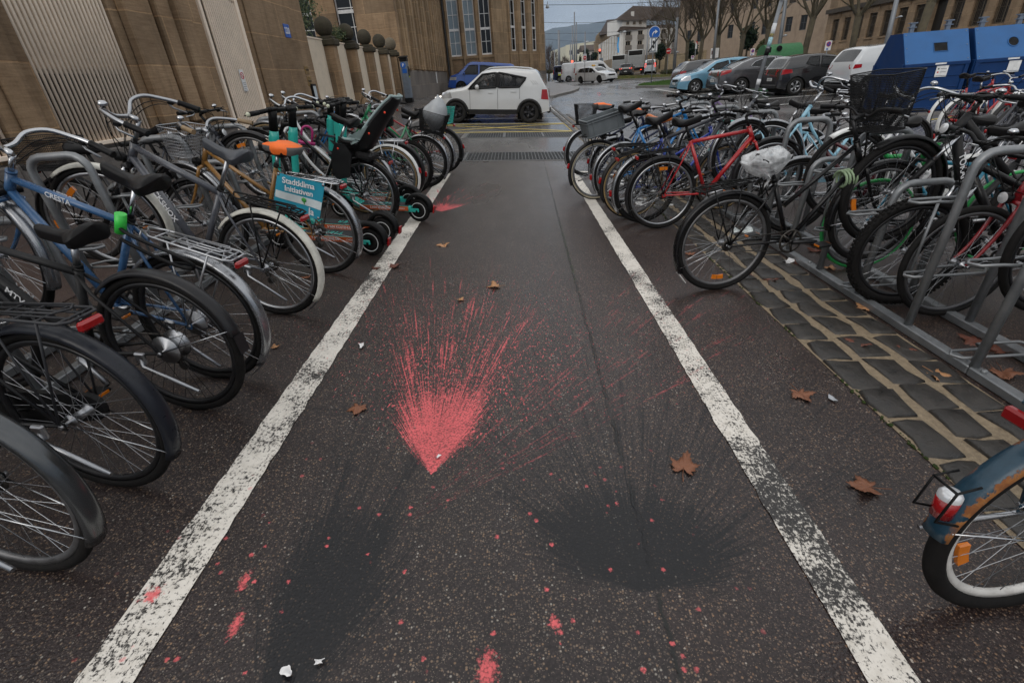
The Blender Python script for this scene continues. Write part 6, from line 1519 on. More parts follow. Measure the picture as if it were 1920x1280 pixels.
b6 = bike('gold brown bicycle with orange saddle cover and a turquoise flag on its chrome rack', A, B, GOLD, 'mixte', group=GL, fender=SILVERF, rack=CHROME, cover=ORCL, sadh=.10, grips=TAN, bars='city', fbasket=(.30, .22, .20, ALU, .022, (.15, 0, -.20)), seatl=.54)
A, B = pose((685, 365), ang=170, lift=.28, wb=1.10)
b7 = bike('black upright bicycle carrying a grey and black child seat', A, B, BLACKP, 'dutch', group=GL, fender=BLACKP, flap=WHITE, rack=BLACK, bars='swept', barmat=CHROME, seatl=.53, sadh=.20, guard=None, wall=None, light=CHROME, rearlight='rack')
A, B = pose((-1.75, 5.75), ang=172, lift=.30, wb=1.08)
bike('white frame bicycle with chrome swept handlebar and a pink lock, behind the turquoise scooters', A, B, WHITEP, 'step', group=GL, fender=SILVERF, bars='swept', barmat=CHROME, wall=GUM, decal=('PRINCE', NAVY, 'down', .04), saddle=LEATH, rearlight='fender')
A, B = pose((733, 331), ang=173, lift=.02, wb=1.05)
bike('bicycle with brown tyre walls and white mudguard behind the child seat bicycle', A, B, DGREY, 'diamond', group=GL, fender=WHITE, wall=GUM, rearlight='fender', sadh=.14, bars='riser', barmat=BLACK, rack=CHROME)
A, B = pose((-1.52, 6.45), ang=172, lift=.28, wb=1.06)
bike('bright blue bicycle with a dark mudguard and square red rear light, left side', A, B, CYAN, 'diamond', group=GL, fender=DARKF, rearlight='fender', bars='riser', barmat=BLACK, sadh=.15, sadw=.2)
A, B = pose((-1.45, 6.8), ang=171, lift=.02, wb=1.06)
bike('black bicycle with coarse tyres and no mudguards between the blue and the basket bicycle', A, B, BLACKP, 'mtb', group=GL, knob=True, tw=.025, bars='riser', barmat=BLACK, seatl=.44, light=None, stand=False)
A, B = pose((795, 304), ang=172, lift=.28, wb=1.08)
b11 = bike('bicycle carrying a grey bag in a dark mesh basket on its rear rack', A, B, GREEN, 'mixte', group=GL, fender=SILVERF, rack=BLACK, basket=(.34, .36, .26, WIRE, .014), bars='swept', barmat=CHROME, seatl=.50)
A, B = pose((-1.28, 7.85), ang=172, lift=.0, wb=1.06)
bike('black bicycle with silver mudguard between the two basket bicycles on the left', A, B, BLACKP, 'step', group=GL, fender=SILVERF, rack=BLACK, bars='swept', seatl=.46)
A, B = pose((828, 283), ang=171, lift=.02, wb=1.06)
b13 = bike('last bicycle of the left row, with a turquoise wire basket and black mudguard', A, B, DRED, 'mixte', group=GL, fender=DARKF, rack=BLACK, basket=(.32, .34, .22, TEAL, .025), rearlight='fender', bars='city', grips=BLACK)
# pavement side of the left rack
A, B = pose((-3.62, 4.05), ang=-3, lift=.02, wb=1.05)
bike('black bicycle on the pavement side with a wide dark basket, behind the grey one', A, B, BLACKP, 'step', group=GS, fender=DARKF, rack=BLACK, basket=(.36, .38, .22, WIRE, .014), bars='flat', barmat=BLACK, seatl=.50, sadh=.14)
A, B = pose((-3.55, 4.95), ang=-4, lift=.28, wb=1.06)
bike('dark bicycle with silver rims on the pavement side, behind the orange saddle', A, B, DGREY, 'diamond', group=GS, fender=DARKF, bars='flat', barmat=BLACK, sadh=.14)
A, B = pose((-3.4, 8.6), ang=-6, lift=.02, wb=1.05)
bike('red bicycle with a high black saddle on the pavement side, before the granite plinth', A, B, RED, 'diamond', group=GS, bars='riser', barmat=BLACK, sadh=.26, saddle_tilt=.1, light=None)
# ------------------------------------------------------------------ right rack, front to back
t = NT('rusting_petrol_mudguard'); p_ = t.oco(); yy_ = t.sep(p_)[1]; n_ = t.noise(p_, 26, 5, .7)
rm_ = t.m('MULTIPLY', t.ramp(t.m('ADD', t.m('ABSOLUTE', yy_), t.m('MULTIPLY', t.m('SUBTRACT', n_, .5), .05)), .0285, .031), t.ramp(t.noise(p_, 6, 3), .42, .5))
RUSTF = t.out(t.mix(rm_, t.mix(t.ramp(n_, .3, .7), (.008, .034, .058), (.015, .052, .085)), t.mix(t.ramp(n_, .4, .6), (.36, .15, .035), (.20, .07, .02))), t.ramp(rm_, 0, 1, .3, .85), 0, t.bump(t.m('ADD', rm_, n_), .3, .004))
A, B = pose((1965, 985), ang=6, lift=.02, wb=1.08, Rw=.33)
r1 = bike('rusty petrol blue bicycle with wide mudguard cut by the right edge', A, B, PETROL, 'diamond', Rw=.33, tw=.026, group=GR, fender=RUSTF, refl=2, rim=pm('white_worn_rim', (.55, .54, .52), .4, dirt=.4), spokes=ALU, rack=PETROL, tail=False, sadh=.1, fendspan=((R(28), R(176)), (R(42), R(188))))
A, B = pose((1357, 457), (1640, 400), wb=1.12)
r2 = bike('black roadster with plastic bag over its saddle and a large black front basket', A, B, BLACKP, 'dutch', group=GR, fender=BLACKP, flap=WHITE, refl=2, rack=BLACK, tail=False, bars='riser', barmat=pm('dark_bar', (.03, .03, .032), .4, .6), fbasket=(.36, .24, .33, WIRE, .0095, (.10, 0, -.10)), seatl=.46, sadh=.13, stemh=.15, extra=dict(crank=-.15, crankmat=BLACKR), steer=R(0), stand=False, saddle=LEATH)
A, B = pose((1240, 364), (1440, 330), wb=1.06)
r3 = bike('red diamond frame bicycle in front of the dark grey one', A, B, RED, 'diamond', group=GR, fender=DARKF, rack=BLACK, bars='flat', barmat=BLACK, oversize=1.2, sadh=.15, seatl=.56, stemh=.11)
A, B = pose((1209, 355), ang=10, lift=.30, wb=1.07)
bike('dark grey bicycle with pale blue decals behind the red one', A, B, DGREY, 'diamond', group=GR, fender=SILVERF, rack=BLACK, bars='flat', barmat=BLACK, oversize=1.35, sadh=.16, seatl=.54, decal=('TOURER', DECW, 'down', .05), stemh=.12, rearlight='fender')
A, B = pose((1186, 348), ang=9, lift=.04, wb=1.05)
bike('royal blue bicycle with tan leather saddle and brown sided tyres', A, B, ROYAL, 'mixte', group=GR, fender=DARKF, wall=GUM, saddle=BROWNS, bars='city', rearlight='fender', seatl=.56, sadh=.16, rack=BLACK)
A, B = pose((1164, 327), ang=10, lift=.28, wb=1.06)
bike('cyan bicycle with black saddle behind the tan saddle one', A, B, CYAN, 'diamond', group=GR, fender=SILVERF, bars='riser', barmat=BLACK, rearlight='fender', sadh=.22, seatl=.55)
A, B = pose((1.28, 6.75), ang=9, lift=.02, wb=1.06)
bike('silver blue bicycle with orange saddle cover behind the grey crate', A, B, pm('silver_blue_paint', (.32, .38, .46), .3), 'mixte', group=GR, fender=SILVERF, cover=ORCL, bars='swept', sadh=.20, rearlight='fender')
A, B = pose((1119, 321), ang=9, lift=.02, wb=1.06)
r6 = bike('navy bicycle with cream tyre walls carrying a grey plastic crate', A, B, NAVY, 'mixte', group=GR, fender=DARKF, wall=CREAMT, rack=BLACK, tail=False, rearlight='fender', bars='city', seatl=.52, sadh=.12)
A, B = pose((1101, 287), ang=8, lift=.02, wb=1.05)
r7 = bike('last bicycle of the right row, with mesh basket behind and orange and grey saddle cover', A, B, NAVY, 'mixte', group=GR, fender=SILVERF, rack=BLACK, basket=(.30, .30, .26, WIRE, .014), cover=ORCL, rearlight='fender', bars='city', seatl=.54, sadh=.16)
# ------------------------------------------------------------------ far side of the right rack: front wheels in the holders, tails away from the lane
def fromfront(F, ang, lift=0.0, wb=1.07, Rw=.345):
    Fv = V((F[0], F[1], hz(F[0], F[1])+Rw+lift)); d = V((math.cos(R(ang)), math.sin(R(ang)), 0)); q = Fv-d*wb
    A = V((q.x, q.y, hz(q.x, q.y)+Rw)); return A, Fv
A, B = fromfront((2.60, 2.80), 181, .02)
o1 = bike('bicycle with dark red fork marked in white, at the nearest hoops', A, B, DRED, 'diamond', group=GO, fender=None, bars='flat', barmat=BLACK, sadh=.16, seatl=.52, refl=False, oversize=1.2, rim=pm('grey_rim', (.09, .09, .095), .4, .6))
A, B = fromfront((2.46, 3.02), 176, .02, Rw=.35)
bike('black mountain bicycle with coarse knobby tyres behind the nearest hoops', A, B, BLACKP, 'mtb', group=GO, tw=.028, Rw=.35, knob=True, susp=True, bars='riser', barmat=BLACK, seatl=.42, sadh=.22, light=None, refl=False, rim=BLACKR, oversize=1.4, stand=False)
A, B = fromfront((2.55, 3.45), 184, .30, Rw=.35)
bike('matt black bicycle with lime edged mudguard and white lettering', A, B, pm('matt_black_frame', (.014, .014, .015), .5), 'mtb', group=GO, tw=.025, Rw=.35, fender=pm('matt_black_mudguard', (.012, .012, .013), .45), flap=LIME, susp=True, bars='flat', barmat=BLACK, seatl=.42, sadh=.24, decal=('TOKANI', DECW, 'down', .06), oversize=1.7, rim=BLACKR, stand=False)
A, B = fromfront((2.65, 3.72), 178, .0, 1.0)
bike('turquoise bicycle with green tyres and green taped drop bars', A, B, TURQ, 'diamond', group=GO, tyre=GREENT, tw=.013, bars='drop', grips=GREENT, barmat=ALU, sadh=.2, light=None, bell=False, stand=False, levers=False)
A, B = fromfront((2.72, 4.25), 182, .28)
bike('white frame city bicycle beyond the black basket', A, B, WHITEP, 'step', group=GO, fender=WHITE, bars='swept', barmat=CHROME, rack=CHROME, guard=WHITE)
A, B = fromfront((2.62, 4.75), 179, .0)
bike('maroon bicycle with black bars beyond the red one', A, B, pm('maroon_paint', (.07, .008, .015), .3), 'mixte', group=GO, fender=SILVERF, bars='city', rack=BLACK)
A, B = fromfront((2.60, 5.4), 182, .26)
bike('pale blue low step bicycle with a tall steering tube', A, B, LBLUE, 'step', group=GO, fender=SILVERF, bars='swept', barmat=CHROME, stemh=.17, guard=LBLUE, steer=R(-12))
A, B = fromfront((2.55, 6.05), 178, .0)
bike('pale blue bicycle with suspension fork and black bars', A, B, LBLUE, 'diamond', group=GO, fender=SILVERF, susp=True, bars='riser', barmat=BLACK, sadh=.2)
A, B = fromfront((2.6, 6.7), 182, .26)
bike('grey bicycle with chrome bell, bars over the cyan frame', A, B, GREYF, 'mixte', group=GO, fender=SILVERF, bars='flat', barmat=CHROME, sadh=.16, steer=R(10))
A, B = fromfront((2.6, 7.3), 179, .0)
bike('teal bicycle with black flat bars near the far end of the right rack', A, B, TEAL, 'diamond', group=GO, fender=DARKF, bars='flat', barmat=BLACK, sadh=.18)
A, B = fromfront((2.6, 7.85), 181, .26)
bike('mauve bicycle at the far end of the right rack', A, B, PURP, 'mixte', group=GO, fender=SILVERF, bars='city', sadh=.15)
A, B = fromfront((2.66, 2.28), 181, .28)
bike('green frame bicycle with black headlamp cut by the right edge', A, B, GREEN, 'diamond', group=GO, fender=WHITE, bars='flat', barmat=BLACK, sadh=.16, decal=None)
# ------------------------------------------------------------------ further rack in front of the blue containers
A, B = pose((1772, 217), ang=12, wb=1.05)
bike('red bicycle with white mudguard and black sprung saddle, left of the pair by the containers', A, B, RED, 'mixte', group=GF, fender=WHITE, rack=CHROME, bars='flat', barmat=BLACK, sadh=.17, seatl=.54, decal=('CALIFORNIA', DECW, 'down', .035))
A, B = pose((1793, 226), ang=10, wb=1.05)
bike('red bicycle with straight crossbar and white tipped mudguard, right of the pair by the containers', A, B, RED, 'diamond', group=GF, fender=WHITE, rack=CHROME, bars='swept', barmat=CHROME, sadh=.15, seatl=.54)
for (x, y, a, lab, col, sty) in ((7.7, 8.35, 9, 'black bicycle with dark rack by the right edge, behind the red pair', BLACKP, 'mixte'), (7.0, 7.5, 12, 'teal lined black bicycle with red rear light at the right edge', BLACKP, 'diamond'),
    (5.35, 7.35, 150, 'black bicycle with white handlebar stem standing between the racks', BLACKP, 'step'), (5.3, 6.3, 20, 'dark bicycle with broad black saddle between the racks', DGREY, 'step'), (4.9, 5.3, 14, 'white and black bicycle before the far rack', WHITEP, 'diamond'), (5.6, 5.0, 10, 'dark green bicycle at the right edge between the racks', pm('dark_green_paint', (.01, .04, .025), .3), 'mixte')):
    A, B = pose((x, y), ang=a, wb=1.06); bike(lab, A, B, col, sty, group=GF, fender=DARKF if col is not WHITEP else SILVERF, rack=BLACK, bars='city' if sty != 'diamond' else 'flat', barmat=CHROME, sadw=.20, rearlight='fender', seatl=.52)

# ------------------------------------------------------------------ kick scooters
ORDECK = pm('orange_side_panel', (.52, .10, .025), .45, dirt=.2); GRIPT = pm('dark_grip_tape', (.035, .037, .04), .8, 0, .3, 60); WRING = pm('white_wheel_ring', (.7, .71, .72), .4)
def scooter(label):
    t = thing('kick_scooter', label, 'scooter', group='turquoise kick scooters')
    m = MB(); m.box((.37, 0, .155), (.62, .155, .05), bev=.012); m.box((.70, 0, .175), (.09, .11, .06), Matrix.Rotation(R(-25), 3, 'Y'), bev=.015)
    m.tube([(.70, 0, .17), (.80, 0, .235), (.865, 0, .30)], [.045, .042, .040], 12); d = m.obj('deck', TEAL, t)
    m = MB(); m.box((.37, 0, .1825), (.56, .14, .004)); m.obj('grip_mat', GRIPT, d)
    m = MB(); [m.box((.375, sg*.0795, .153), (.57, .004, .046)) for sg in (-1, 1)]; m.obj('side_panel', ORDECK, d)
    for sg in (-1, 1): text('5 MIN KOSTENLOS', .032, DECW, d, axes((.40, sg*.0822, .153), (-sg, 0, 0) if sg > 0 else (1, 0, 0), (0, 0, 1)), .0004, True); text('CHOS', .024, DECW, d, axes((.16, sg*.0822, .153), (-1, 0, 0) if sg > 0 else (1, 0, 0), (0, 0, 1)), .0004)
    text('TIER', .085, TEAL, d, axes((.36, 0, .1852), (1, 0, 0), (0, 1, 0)), .0003, True, 1.3)
    top = V((.735, 0, 1.02)); bot = V((.875, 0, .27)); u = (top-bot).normalized()
    m = MB(); m.tube([bot-u*.02, bot+u*.15, bot+u*.5, top-u*.20, top-u*.06, top], [.036, .033, .031, .033, .036, .035], 14); m.box(top-u*.10+V((.03, 0, -.01)), (.03, .06, .16), frame((0, 0, 0), u.cross(V((0, 1, 0)))*-1, u).to_3x3(), bev=.012); s = m.obj('stem', TEAL, t)
    m = MB(); m.tube([bot+u*.30, bot+u*.37], .0335, 14); m.obj('band', BLACK, s)
    m = MB(); m.tube([top, top+u*.10, top+u*.155], [.036, .033, .036], 12); m.box(top+u*.02+V((.05, 0, .0)), (.09, .05, .03), bev=.008); m.obj('stem_cap', BLACK, s)
    c = top+u*.15; m = MB(); m.tube([c+V((0, -.17, 0)), c+V((.015, 0, .01)), c+V((0, .17, 0))], .0165, 10); m.box(c+V((0, 0, .014)), (.06, .09, .03), bev=.01); h = m.obj('handlebar', BLACK, t)
    for sg in (-1, 1):
        m = MB(); m.tube([c+V((0, sg*.17, 0)), c+V((-.01, sg*.29, -.004))], .019, 10); m.ball(c+V((-.01, sg*.295, -.004)), .018, 8, 6, mi=1); m.obj('grip', [BLACK, pm('pale_grip_end', (.5, .52, .4), .5)], h)
        m = MB(); m.tube([c+V((.02, sg*.14, 0)), c+V((.05, sg*.19, -.01)), c+V((.045, sg*.27, -.015))], .006, 6); m.obj('brake_lever', BLACK, h)
    for x, r in ((0, .125), (.93, .135)):
        m = MB(); ring_y([(r-.028+.028*math.cos(2*PI*k/10), .032*math.sin(2*PI*k/10)) for k in range(10)], 40, 0, m); ring_y([(r-.05, -.025), (r-.05, .025), (.02, .03), (.02, -.03)], 32, 0, m)
        for sg in (-1, 1): ring_y([(r-.048, sg*.030), (r-.042, sg*.031), (r-.042, sg*.024), (r-.048, sg*.024)], 40, 1, m)
        m.cyl((0, -.07, 0), (0, .07, 0), .012, n=10); m.obj('wheel', [RUBBER, WRING], t, Matrix.Translation((x, 0, r)))
        for sg in (-1, 1):
            q = MB()
            if x: q.tube([(x, sg*.06, r), (x-.03, sg*.05, r+.12), (bot.x, 0, bot.z+.0)], .013, 8)
            else: q.box((.06, sg*.062, .135), (.17, .012, .04), bev=.005)
            q.obj('wheel_arm', BLACK if x else TEAL, t)
    m = MB(); r = .155; vs = []; n = 14; prof = [(-.042, -.03), (-.036, .0), (0, .012), (.036, .0), (.042, -.03), (.034, -.03), (.03, -.004), (-.03, -.004), (-.034, -.03)]
    for i in range(n+1):
        a = R(15)+R(170)*i/n; k = r+.018*math.sin(i/n*PI)
        for y, z in prof: vs.append(((k+z)*math.cos(a), y, .125+(k+z)*math.sin(a)))
    K = len(prof); m.add(vs, [(i*K+j, i*K+(j+1) % K, (i+1)*K+(j+1) % K, (i+1)*K+j) for i in range(n) for j in range(K)]+[tuple(reversed(range(K))), tuple(n*K+j for j in range(K))], True); m.obj('mudguard', BLACK, t)
    m = MB(); m.box((-.175, 0, .135), (.016, .05, .075), Matrix.Rotation(R(-12), 3, 'Y'), bev=.005); m.obj('reflector', REDL, t)
    return t
sc0 = None
for i, (px, ang, lab) in enumerate((((700, 478), 166, 'turquoise kick scooter nearest the lane in the front pair'), ((722, 455), 167, 'turquoise kick scooter behind the nearest one in the front pair'), ((788, 415), 167, 'turquoise kick scooter whose rear wheel touches the left white line'), ((770, 396), 168, 'turquoise kick scooter in the middle of the rear three'), ((752, 386), 169, 'turquoise kick scooter farthest back of the rear three'))):
    p = G(*px); d = V((math.cos(R(ang)), math.sin(R(ang)), 0)); q = p+d*.93; q.z = hz(q.x, q.y)
    M = frame(p, q-p)
    if sc0 is None: sc0 = scooter(lab); sc0.matrix_world = M
    else: c = dup(sc0, M=M); c['label'] = lab

# ------------------------------------------------------------------ steel bicycle racks
t = NT('galvanised_steel'); p = t.oco(); v = t.voro(p, 60); n = t.noise(p, 7, 4, .6)
GALV = t.out(t.mix(t.ramp(n, .3, .7), (.16, .17, .18), (.27, .28, .29)), t.ramp(t.sep(v.outputs['Color'])[0], 0, 1, .34, .52), .55)
def rack(label, x0, x1, y0, y1, step, phase, zf, sgn):
    t = thing('bicycle_rack', label, 'bicycle rack', group='steel bicycle racks')
    for x in (x0, x1):
        m = MB(); n = int((y1-y0)/1.5)
        for i in range(n):
            a = y0+(y1-y0)*i/n; b = y0+(y1-y0)*(i+1)/n
            m.box((x, (a+b)/2, zf(x)+.028), (.06, b-a-.004, .05), bev=.006)
            for yy in (a+.06, b-.06): m.lathe([(0, .012), (.012, .010), (.016, 0), (.016, -.004)], (x, yy, zf(x)+.056), n=10)
        m.obj('rail', GALV, t)
    k = 0; y = y0+phase
    while y < y1:
        tall = k % 2 == 0; h = .98 if tall else .73; lx = .03*sgn
        a = V((x0, y, zf(x0)+.05)); b = V((x1, y, zf(x1)+.05)); up = V((lx*2, 0, h)); r = .09
        pa, pb = a+up, b+up*1.0; pb.z = pa.z
        du = up.normalized(); dx = (pb-pa).normalized()
        pts = [a, pa-du*r]+[pa-du*r*(1-math.sin(t_))+dx*r*(1-math.cos(t_)) for t_ in (PI/8, PI/4, 3*PI/8, PI/2)]+[pb-dx*r*(1-math.sin(t_))-du*r*(1-math.cos(t_)) for t_ in (0, PI/8, PI/4, 3*PI/8, PI/2)]+[b]
        m = MB(); m.tube(pts, .0225, 12); m.obj('hoop', GALV, t)
        # wheel holders: a loop at the foot and one near the top, on the lane side
        zt = h*.74; zb = .30 if tall else .04
        for zz, L in ((zt, .17), (zb, .42)):
            c = a+du*zz; o = V((-sgn*(.0), 0, 0)); e = -sgn
            m = MB(); w = .045
            if L < .2: loop = [c+V((0, .024, 0)), c+V((e*L*.5, .03, .006)), c+V((e*L, .05, .0)), c+V((e*(L+.03), .09, 0)), c+V((e*L, .125, 0)), c+V((e*.02, .13, 0)), c+V((-e*.10, .128, .0))]
            else: loop = [c+V((e*.06, .024, 0)), c+V((e*.09, .06, 0)), c+V((e*.06, .10, 0)), c+V((-e*.12, .105, 0)), c+V((-e*.12, .155, 0)), c+V((-e*.34, .155, 0)), c+V((-e*.40, .09, 0)), c+V((-e*.34, .024, 0))]
            m.tube(loop, .0085, 7, closed=L > .2); m.obj('wheel_holder', GALV, t)
        if tall:
            m = MB(); m.tube([a+du*.03+V((.0, .115, .24)), a+du*(zt)+V((0, .13, 0))], .0085, 7); m.obj('brace', GALV, t)
        y += step; k += 1
    return t
zr = lambda x: -.131
rack('galvanised double level bicycle rack right of the lane', 2.30, 2.66, -.9, 8.3, .485, .64, zr, 1)
zl = lambda x: hz(x, 3)
rack('galvanised double level bicycle rack left of the lane, before the wall', -2.45, -2.80, -.4, 8.6, .485, .5, zl, -1)
def rack2(): pass

# ------------------------------------------------------------------ things on the bicycles
def onbike(info, p): return info['M'] @ V(p)
# grey euro crate on the navy bicycle
M = r6['M']; CR = pm('grey_crate_plastic', (.11, .125, .135), .42)
t = thing('storage_crate', 'grey plastic crate strapped on the rack of the navy bicycle', 'crate', M=M @ Matrix.Translation((.06, 0, r6['Rw']+.10)) @ Matrix.Rotation(R(-15), 4, 'Y'))
m = MB(); L, W, Hh, th = .46, .32, .20, .006
m.box((0, 0, .004), (L-.03, W-.03, .008))
for sg in (-1, 1): m.box((0, sg*(W/2-.012), Hh/2), (L-.02, th, Hh)); m.box((sg*(L/2-.012), 0, Hh/2), (th, W-.02, Hh))
m.obj('crate_wall', CR, t); m = MB()
for sg in (-1, 1):
    for z, hh in ((Hh-.006, .014), (Hh-.035, .008), (.012, .01)): m.box((0, sg*(W/2-.003), z), (L, .018, hh), bev=.003); m.box((sg*(L/2-.003), 0, z), (.018, W-.03, hh), bev=.003)
    for x in (-.21, -.15, .15, .21): m.box((x, sg*(W/2-.006), Hh/2), (.010, .012, Hh-.03))
    for y in (-.12, .12): m.box((sg*(L/2-.006), y, Hh/2), (.012, .010, Hh-.03))
m.obj('crate_rim', CR, t)
# child seat on the black upright bicycle
M = b7['M']; t = thing('child_seat', 'grey and black child seat leaning back over the rear wheel', 'child seat', M=M @ Matrix.Translation((.0, 0, b7['Rw']+.07)) @ Matrix.Scale(.86, 4))
CS = pm('seat_shell_black', (.012, .012, .013), .4); CG = pm('grey_green_padding', (.26, .34, .34), .55)
prof = [(.30, .06), (.22, .02), (.06, .015), (-.02, .06), (-.08, .18), (-.16, .36), (-.25, .54), (-.30, .64)]
def seatfn(off, w0, dish):
    def f(u, v):
        x = lin(u, [(i/7, p[0]) for i, p in enumerate(prof)]); z = lin(u, [(i/7, p[1]) for i, p in enumerate(prof)])
        s_ = 2*v-1; w = w0*(1-.28*max(0, u-.5)*2*(u > .5)-.15*(1-sm(0, .2, u))); q = dish*abs(s_)**2.4*(.5+.5*math.sin(PI*min(1, u*1.05)))
        n = V((.0, 0, 1)) if u < .35 else V((.9, 0, .4)); return V((x, s_*w, z))+n*(q+off)
    return f
m = MB(); m.grid(seatfn(0, .165, .13), 21, 14, flip=True); m.grid(seatfn(-.02, .172, .12), 21, 14); f1, f2 = seatfn(0, .165, .13), seatfn(-.02, .172, .12)
for v in (0, 1): m.grid(lambda u, w, v=v: f1(u, v).lerp(f2(u, v), w), 21, 1)
for u in (0, 1): m.grid(lambda v, w, u=u: f1(u, v).lerp(f2(u, v), w), 14, 1)
m.box((.02, 0, -.03), (.20, .22, .09), bev=.03); m.obj('shell', CS, t)
m = MB(); m.grid(seatfn(.008, .140, .11), 21, 12, flip=True); g1, g2 = seatfn(.008, .14, .11), seatfn(.0, .14, .10); m.grid(g2, 21, 12)
for v in (0, 1): m.grid(lambda u, w, v=v: g1(u, v).lerp(g2(u, v), w), 21, 1)
m.obj('padding', CG, t)
m = MB()
for sg in (-1, 1): m.tube([f1(i/20, (sg+1)/2)+V((0, 0, .004)) for i in range(2, 21)], .014, 8)
m.tube([f1(1, .0), f1(1, .25)+V((-.01, 0, .02)), f1(1, .5)+V((-.012, 0, .028)), f1(1, .75)+V((-.01, 0, .02)), f1(1, 1)], .014, 8)
m.obj('rim', CG, t)
for sg in (-1, 1):
    m = MB(); m.prism([(.32, .05), (.36, -.10), (.33, -.30), (.24, -.33), (.13, -.28), (.12, -.02), (.2, .06)], (0, sg*.165-.012, 0), (1, 0, 0), (0, 0, 1), -.024); m.obj('leg_guard', CS, t)
    for q in ((.30, 0.0), (-.20, .50), (-.045, .25)): m = MB(); m.ball((q[0]-.02, sg*.178, q[1]), (.012, .006, .012), 10, 6); m.obj('button', pm('red_button', (.75, .05, .015), .35), t)
m = MB(); m.prism([(.16, .16), (.02, .16), (.0, .30), (-.06, .33), (.02, .17)], (0, -.175, 0), (1, 0, 0), (0, 0, 1), -.02); m.prism([(.16, .16), (.02, .16), (.0, .30), (-.06, .33), (.02, .17)], (0, .195, 0), (1, 0, 0), (0, 0, 1), -.02); m.obj('arm_rest', CG, t)
m = MB(); m.tube([(.16, -.08, -.06), (.40, -.03, .0), (.46, 0, .02), (.40, .03, .0), (.16, .08, -.06)], .008, 8); m.obj('mounting_bracket', BLACK, t)
# turquoise flag tied to the chrome rack
M = b6['M']; z0 = b6['Rw']+.055; FL = pm('turquoise_cloth', (.010, .26, .38), .7, 0, .08); FW = pm('pale_band_cloth', (.55, .62, .64), .7); 
def flagp(u, v): return V((.23-.36*u+.05*v, .088+.02*math.sin(2.2*u+.6)*v+.012*math.sin(5*u+2*v), z0-.21*v-.06*u*v+.03*(1-u)*(1-v)))
def flagpatch(mb, u0, u1, v0, v1, off, nu=12, nv=12, mi=0): mb.grid(lambda a, b: flagp(u0+(u1-u0)*a, v0+(v1-v0)*b)+V((0, off, 0)), nu, nv, mi=mi)
t = thing('flag', 'turquoise campaign flag with white words hanging from the gold bicycle rack', 'flag', M=M)
m = MB(); flagpatch(m, 0, 1, 0, 1, .0015); flagpatch(m, 0, 1, 0, 1, -.0015); m.obj('cloth', FL, t)
m = MB(); flagpatch(m, .02, 1, .50, .72, .0035, 12, 4); m.obj('pale_band', FW, t)
for body, v, s, u in (('Stadtklima', .15, .060, .48), ('Initiativen', .37, .057, .50), ('Ja', .85, .072, .80)):
    P0, P1 = flagp(u-.1, v), flagp(u+.1, v); text(body, s, DECW, t, axes((P0+P1)/2+V((0, .006, 0)), P1-P0, (0, 0, 1)), .0005, True, .95)
m = MB(); q = flagp(.62, .62); m.ball(q+V((0, .006, .010)), (.020, .004, .017), 10, 6); m.box(q+V((0, .006, -.012)), (.006, .004, .02)); m.obj('tree_emblem', pm('emblem_green', (.05, .33, .06), .6), t)
m = MB(); [m.ball(flagp(u, v)+V((0, .004, 0)), (.011, .004, .011), 8, 5) for u, v in ((.03, .04), (.97, .04), (.97, .95), (.03, .95))]; m.obj('eyelet', ALU, t)
# clear plastic bag over the saddle of the black roadster
t = NT('thin_plastic_bag'); p = t.oco(); n = t.noise(p, 14, 5, .65)
BAG = t.out((.82, .84, .86), .28, 0, t.bump(t.noise(p, 26, 5, .6), .8, .02), **{'Alpha': t.ramp(n, .35, .65, .30, .72), 'Specular IOR Level': .7})
Ms_ = r2['M'] @ Matrix.Translation(r2['sp']+V((-.03, 0, .045)))
m = MB()
def bagf(u, v):
    a = 2*PI*u; k = math.sin(PI*v)**.55; n = mnoise.noise(V((math.cos(a)*2.2, math.sin(a)*2.2, v*5)))*.022+mnoise.noise(V((math.cos(a)*6, math.sin(a)*6, v*9)))*.010
    x = .165*math.cos(a)*k*(1.0); y = (.095-.035*math.cos(a))*math.sin(a)*k; z = .058-.135*v+(-.05*max(0, v-.6)*2.2); rr = 1+n*7
    return V((x*rr, y*rr, z+n*1.2))
m.grid(bagf, 40, 18, wrapu=True)
for i in range(3): m.grid(lambda u, v, i=i: V((-.02+.05*i+.03*(u-.5)+.02*math.sin(5*v+i), (-.05+.05*i)+.05*(u-.5), -.09-.09*v+.01*math.sin(9*u+i))), 6, 6)
o = m.obj('plastic_bag', BAG); o.matrix_world = Ms_; tag(o, 'crumpled clear plastic bag pulled over the saddle of the black roadster', 'plastic bag')
# coil lock on the roadster's frame
m = MB(); pts = [V((.0+.012*i/6, .055*math.cos(i*PI/6), .055*math.sin(i*PI/6))) for i in range(46)]; m.tube(pts, .0085, 7)
q = r2['HB'].lerp(r2['BB'], .16); dd = (r2['HB']-r2['BB']).normalized(); o = m.obj('coil_lock', PALEG); o.matrix_world = r2['M'] @ Matrix.Translation(q+V((-.06, 0, -.0))) ; tag(o, 'sage green coil cable lock looped round the frame of the black roadster', 'lock')
